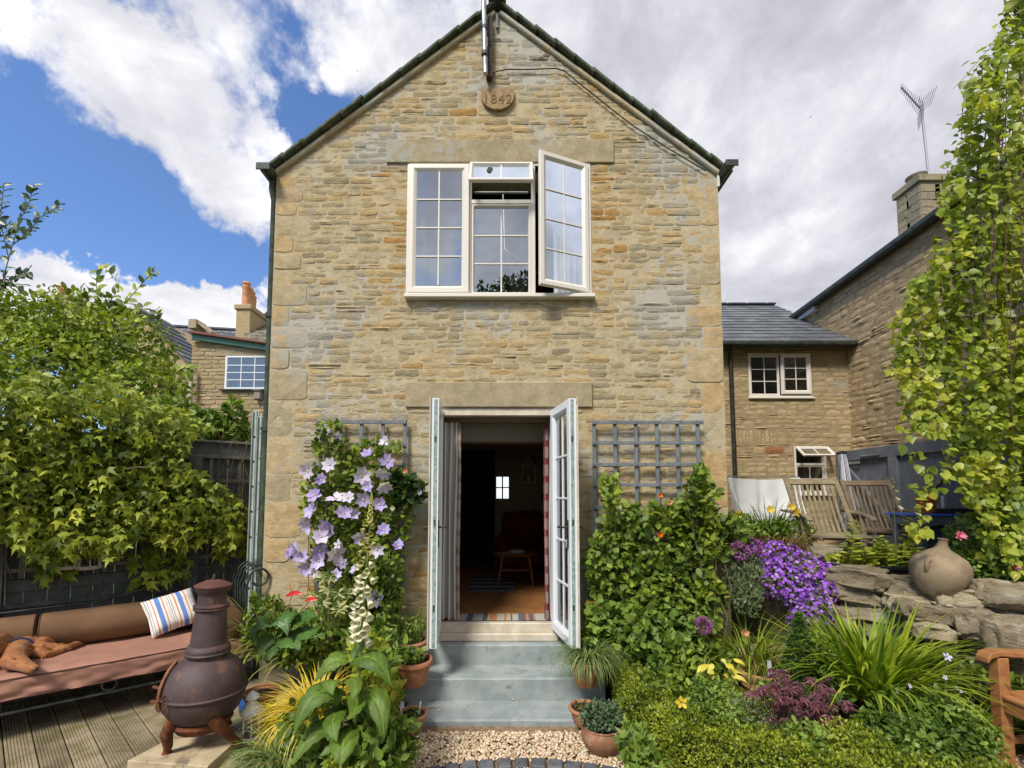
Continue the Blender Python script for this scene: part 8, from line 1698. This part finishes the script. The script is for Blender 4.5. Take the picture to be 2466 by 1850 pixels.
# ================================================================== BENCH
m_hard = mat('orange_hardwood', (.36, .16, .055), .55, (.28, .115, .04), 5, .15, 50, stretch=(4, 1, 4), var=.08, spec=.4)
BX, BYf, BZ = 3.04, 2.95, .095; bn = thing('garden_bench', 'orange-brown hardwood garden bench at the right edge of the photo', 'bench', (BX + .3, BYf - .6, BZ))
for y in (BYf - .04, BYf - 1.25):
    b = MB(); b.box(BX, BX + .07, y - .035, y + .035, BZ, BZ + .655, .006); b.build('leg', m_hard, bn)
    b = MB(); b.box(BX + .50, BX + .56, y - .03, y + .03, BZ, BZ + .9, .006); b.build('leg', m_hard, bn)
    b = MB(); pts = [(BX - .07, BZ + .655), (BX - .045, BZ + .685), (BX + .02, BZ + .70), (BX + .15, BZ + .69), (BX + .35, BZ + .685), (BX + .56, BZ + .695)]; V = []
    for (x, z) in pts: V += [(x, y - .04, z + .0), (x, y + .04, z + .0), (x, y + .04, z - .034), (x, y - .04, z - .034)]
    b.add(V, [(4 * i + k, 4 * i + (k + 1) % 4, 4 * i + 4 + (k + 1) % 4, 4 * i + 4 + k) for i in range(len(pts) - 1) for k in range(4)] + [(3, 2, 1, 0), tuple(range(len(V) - 4, len(V)))]); ar = b.build('armrest', m_hard, bn); bv = ar.modifiers.new('b', 'BEVEL'); bv.width = .007; bv.segments = 3; bv.limit_method = 'ANGLE'
    b = MB(); b.box(BX + .07, BX + .50, y - .02, y + .02, BZ + .33, BZ + .39, .004); b.build('side_rail', m_hard, bn)
    b = MB(); b.box(BX + .07, BX + .50, y - .018, y + .018, BZ + .13, BZ + .17, .004); b.build('side_rail', m_hard, bn)
b = MB(); b.box(BX + .01, BX + .05, BYf - 1.21, BYf - .075, BZ + .33, BZ + .41, .004); b.build('seat_rail', m_hard, bn)
for k in range(6): b = MB(); x = BX + .002 + k * .082; b.box(x, x + .07, BYf - 1.26, BYf - .0 - (.075 if k == 0 else 0), BZ + .411, BZ + .433, .004); b.build('seat_slat', m_hard, bn)
b = MB(); b.box(BX + .51, BX + .55, BYf - 1.21, BYf - .075, BZ + .84, BZ + .9, .005); b.build('back_rail', m_hard, bn)
for k in range(14): b = MB(); y = BYf - .14 - k * .08; b.box(BX + .52, BX + .535, y - .02, y + .02, BZ + .43, BZ + .84, .003); b.build('back_slat', m_hard, bn)
# ================================================================== HANGING TREE ON THE RIGHT
tr = thing('weeping_tree', 'tall weeping tree with hanging yellow-green leaves down the right edge', 'tree', (5.0, 3.9, .3))
b = MB(); b.tube([(5.0, 3.9, .2), (5.02, 3.9, 1.8), (4.95, 3.85, 3.4), (4.8, 3.8, 5.2), (4.7, 3.8, 7.2)], [.17, .14, .12, .09, .04], 12)
b.build('trunk', m_bark, tr, smooth=True)
segs = []
for (z0_, x1_, y1_, z1_) in ((3.2, 3.9, 3.3, 3.6), (3.8, 3.8, 4.2, 4.8), (4.4, 3.9, 3.0, 5.4), (5.0, 4.0, 3.6, 6.0), (5.6, 5.3, 4.4, 6.8), (6, 5.8, 3.4, 6.6), (4.2, 6.0, 4.4, 5.0), (5.2, 5.4, 2.8, 6.0)): p0_ = Vector((4.9, 3.85, z0_)); p1_ = Vector((x1_, y1_, z1_)); p1_.x = max(p1_.x, 4.25); segs.append([p0_, p0_.lerp(p1_, .4) + Vector((0, 0, .35)), p0_.lerp(p1_, .75) + Vector((0, 0, .3)), p1_ - Vector((0, 0, .1))])
stems('limb', tr, segs, m_bark, .03)
poly = [(2560, -420), (2450, -330), (2450, -60), (2425, 40), (2365, 130), (2325, 250), (2290, 400), (2270, 470), (2245, 560), (2240, 640), (2180, 720), (2155, 800), (2150, 900), (2190, 960), (2200, 1030), (2300, 1060), (2290, 1150), (2350, 1230), (2380, 1350), (2480, 1400), (2800, 1350), (2900, 300), (2800, -420)]
N_ = 25000; pp = in_poly(poly, N_); pp[:, 0] = np.round(pp[:, 0] / 15) * 15 + RG.normal(size=N_) * 8 + 9 * np.sin(pp[:, 1] * .008 + np.round(pp[:, 0] / 15) * 1.7); dn = np.array([noise.noise(Vector((x * .007, y * .0022, 5))) + .5 * noise.noise(Vector((x * .02, y * .005, 8))) for x, y in pp]); pp = pp[dn > -.5]
Yd = 3.35 + .45 * RG.random(len(pp)) + .3 * np.array([noise.noise(Vector((x * .006, y * .003, 2))) for x, y in pp]); P = np.array([at(x, y, Y) for (x, y), Y in zip(pp, Yd)])
foliage('foliage', P, np.tile([-.3, -1, .1], (len(P), 1)), .054, L_ROUND, G_birch, tr, hang=.9, up=0, jit=.7, clump=1.3, szv=.5)
for (pl, n) in (([(2150, 1000), (2200, 990), (2260, 1060), (2290, 1120), (2260, 1200), (2190, 1180), (2170, 1100)], 46), ([(2190, 1200), (2240, 1210), (2230, 1280), (2190, 1290)], 26), ([(2320, 140), (2340, 140), (2310, 500), (2290, 500)], 22)):
    pp = in_poly(pl, n); foliage('stray_leaves', np.array([at(x, y, 3.3 + .3 * RG.random()) for x, y in pp]), np.tile([-.2, -1, .1], (n, 1)), .07, L_ROUND, G_birch, tr, hang=.9, up=0, jit=.5)
segs = []
for k in range(90):
    x = RG.uniform(2340, 2640); y1_ = RG.uniform(500, 1200); y0_ = max(-350, y1_ - RG.uniform(300, 900)); x0_ = x + RG.uniform(-10, 70)
    if y0_ < 120: y0_ = 120 + RG.random() * 200
    Y = 3.3 + .5 * RG.random(); segs.append([at(x0_, y0_, Y), at(x0_ * .6 + x * .4 - 8, y0_ * .6 + y1_ * .4, Y), at(x, y1_, Y - .05)])
segs += [[at(2470, 20, 3.4), at(2420, 80, 3.4), at(2370, 130, 3.4), at(2320, 190, 3.35), at(2295, 215, 3.35)], [at(2360, 150, 3.4), at(2325, 210, 3.4), at(2315, 300, 3.4), at(2318, 370, 3.4)], [at(2400, 260, 3.4), at(2330, 430, 3.4), at(2290, 480, 3.4)]]
stems('twig', tr, segs, mat('red_brown_twig', (.10, .055, .04), .8), .003)
bush('pink_flowered_bush', 'leafy bush with pink blooms behind the urn at the right edge', 'shrub', [PX(2380, 1300, 3.75, 80, 70, .25), PX(2440, 1400, 3.6, 60, 70, .2), PX(2350, 1370, 3.7, 40, 40, .15), PX(2440, 1230, 3.9, 60, 80, .2)], 2300, .05, L_OVAL, G_gren, base=(4.2, 3.8, TZ), nst=20)
pk_ = thing('pink_blooms', 'two small pink flowers beside the clay urn', 'flowers', (4.0, 3.6, TZ)); flower(pk_, at(2310, 1290, 3.5), (0, -1, .2), .045, F_pink, 7, .4, True); flower(pk_, at(2442, 1362, 3.4), (0, -1, .2), .04, F_pink, 7, .4, True)
stems('stem', pk_, [[at(2310, 1290, 3.5), at(2330, 1380, 3.7)], [at(2442, 1362, 3.4), at(2440, 1420, 3.6)]], None, .003)
b = MB(); b.tube([at(2230, 1350, 4.1), at(2270, 1310, 4.1), at(2330, 1270, 4.1), at(2400, 1255, 4.1)], .035, 10); tag(b.build('black_hose', mat('black_plastic', (0, 0, 0)), smooth=True), 'thick black curved pipe behind the clay urn', 'pipe')
bb = at(2455, 1290, 4.3); b = MB(); b.lathe([(0, 0), (.24, 0), (.27, .2), (.27, .55), (.22, .68), (0, .7)], 24, Matrix.Translation((bb.x + .1, 4.35, TZ))); tag(b.build('water_barrel', mat('teal_plastic', (.01, .10, .13), .4), smooth=True), 'dark teal water barrel almost hidden at the right edge', 'barrel')
bd = thing('blue_sign', 'small blue oval disc glimpsed among the hanging leaves', 'disc', at(2411, 1030, 4.6)); b = MB(); b.lathe([(0, 0), (.05, 0), (.05, .01), (0, .01)], 20, Matrix.Translation(at(2411, 1030, 4.6)) @ Matrix.Rotation(PI / 2, 4, 'X') @ Matrix.Diagonal((.9, 1.6, 1, 1))); b.build('disc', m_blue, bd)
# ================================================================== TREES BEHIND THE CAMERA (mirrored in the upper panes)
for (x, y, z, r, lab) in ((-.8, -14, 10.1, 3.0, 'broad tree behind the viewer, mirrored in the middle upper pane'), (-4.1, -13.5, 9.0, 2.7, 'lower tree behind the viewer, mirrored in the left upper panes'), (-8, -15, 7.6, 3.2, 'far tree behind the viewer, left of the mirrored pair')):
    t = thing('garden_tree', lab, 'tree', (x, y, 0)); cs = [((x, y, z - .6), (r, r, r))] + [((x + RG.normal() * r * .55, y + RG.normal() * r * .4, z + RG.normal() * r * .45), (r * .55, r * .55, r * .5)) for _ in range(7)] + [((x, y, z - 3.5), (r * .8, r * .8, 2.5))]
    P, Nn = blobs(cs, 14000, shell=.4); foliage('crown', P, Nn, .23, L_OVAL, G_dark, t, jit=.8, clump=.25); b = MB(); b.tube([(x, y, 0), (x, y, z - 2), (x + .2, y, z + 1)], [.3, .22, .08], 10); b.build('trunk', m_bark, t, smooth=True)
# birds
for (px, py, lab) in ((1952, 282, 'tiny dark bird in the grey cloud right of the house'), (861, 171, 'tiny dark bird in front of the white cloud left of the gable')):
    p = at(px, py, 40); b = MB(); b.add([p + Vector(q) for q in ((-.16, 0, .05), (-.05, 0, .0), (0, 0, .02), (.05, 0, 0), (.15, 0, .07), (0, 0, -.05), (0, .15, 0), (0, -.15, 0))], [(0, 1, 5), (1, 2, 5), (2, 3, 5), (3, 4, 5), (2, 6, 5), (2, 5, 7)]); tag(b.build('bird', mat('bird_black', (.02, .02, .02), .9)), lab, 'bird')
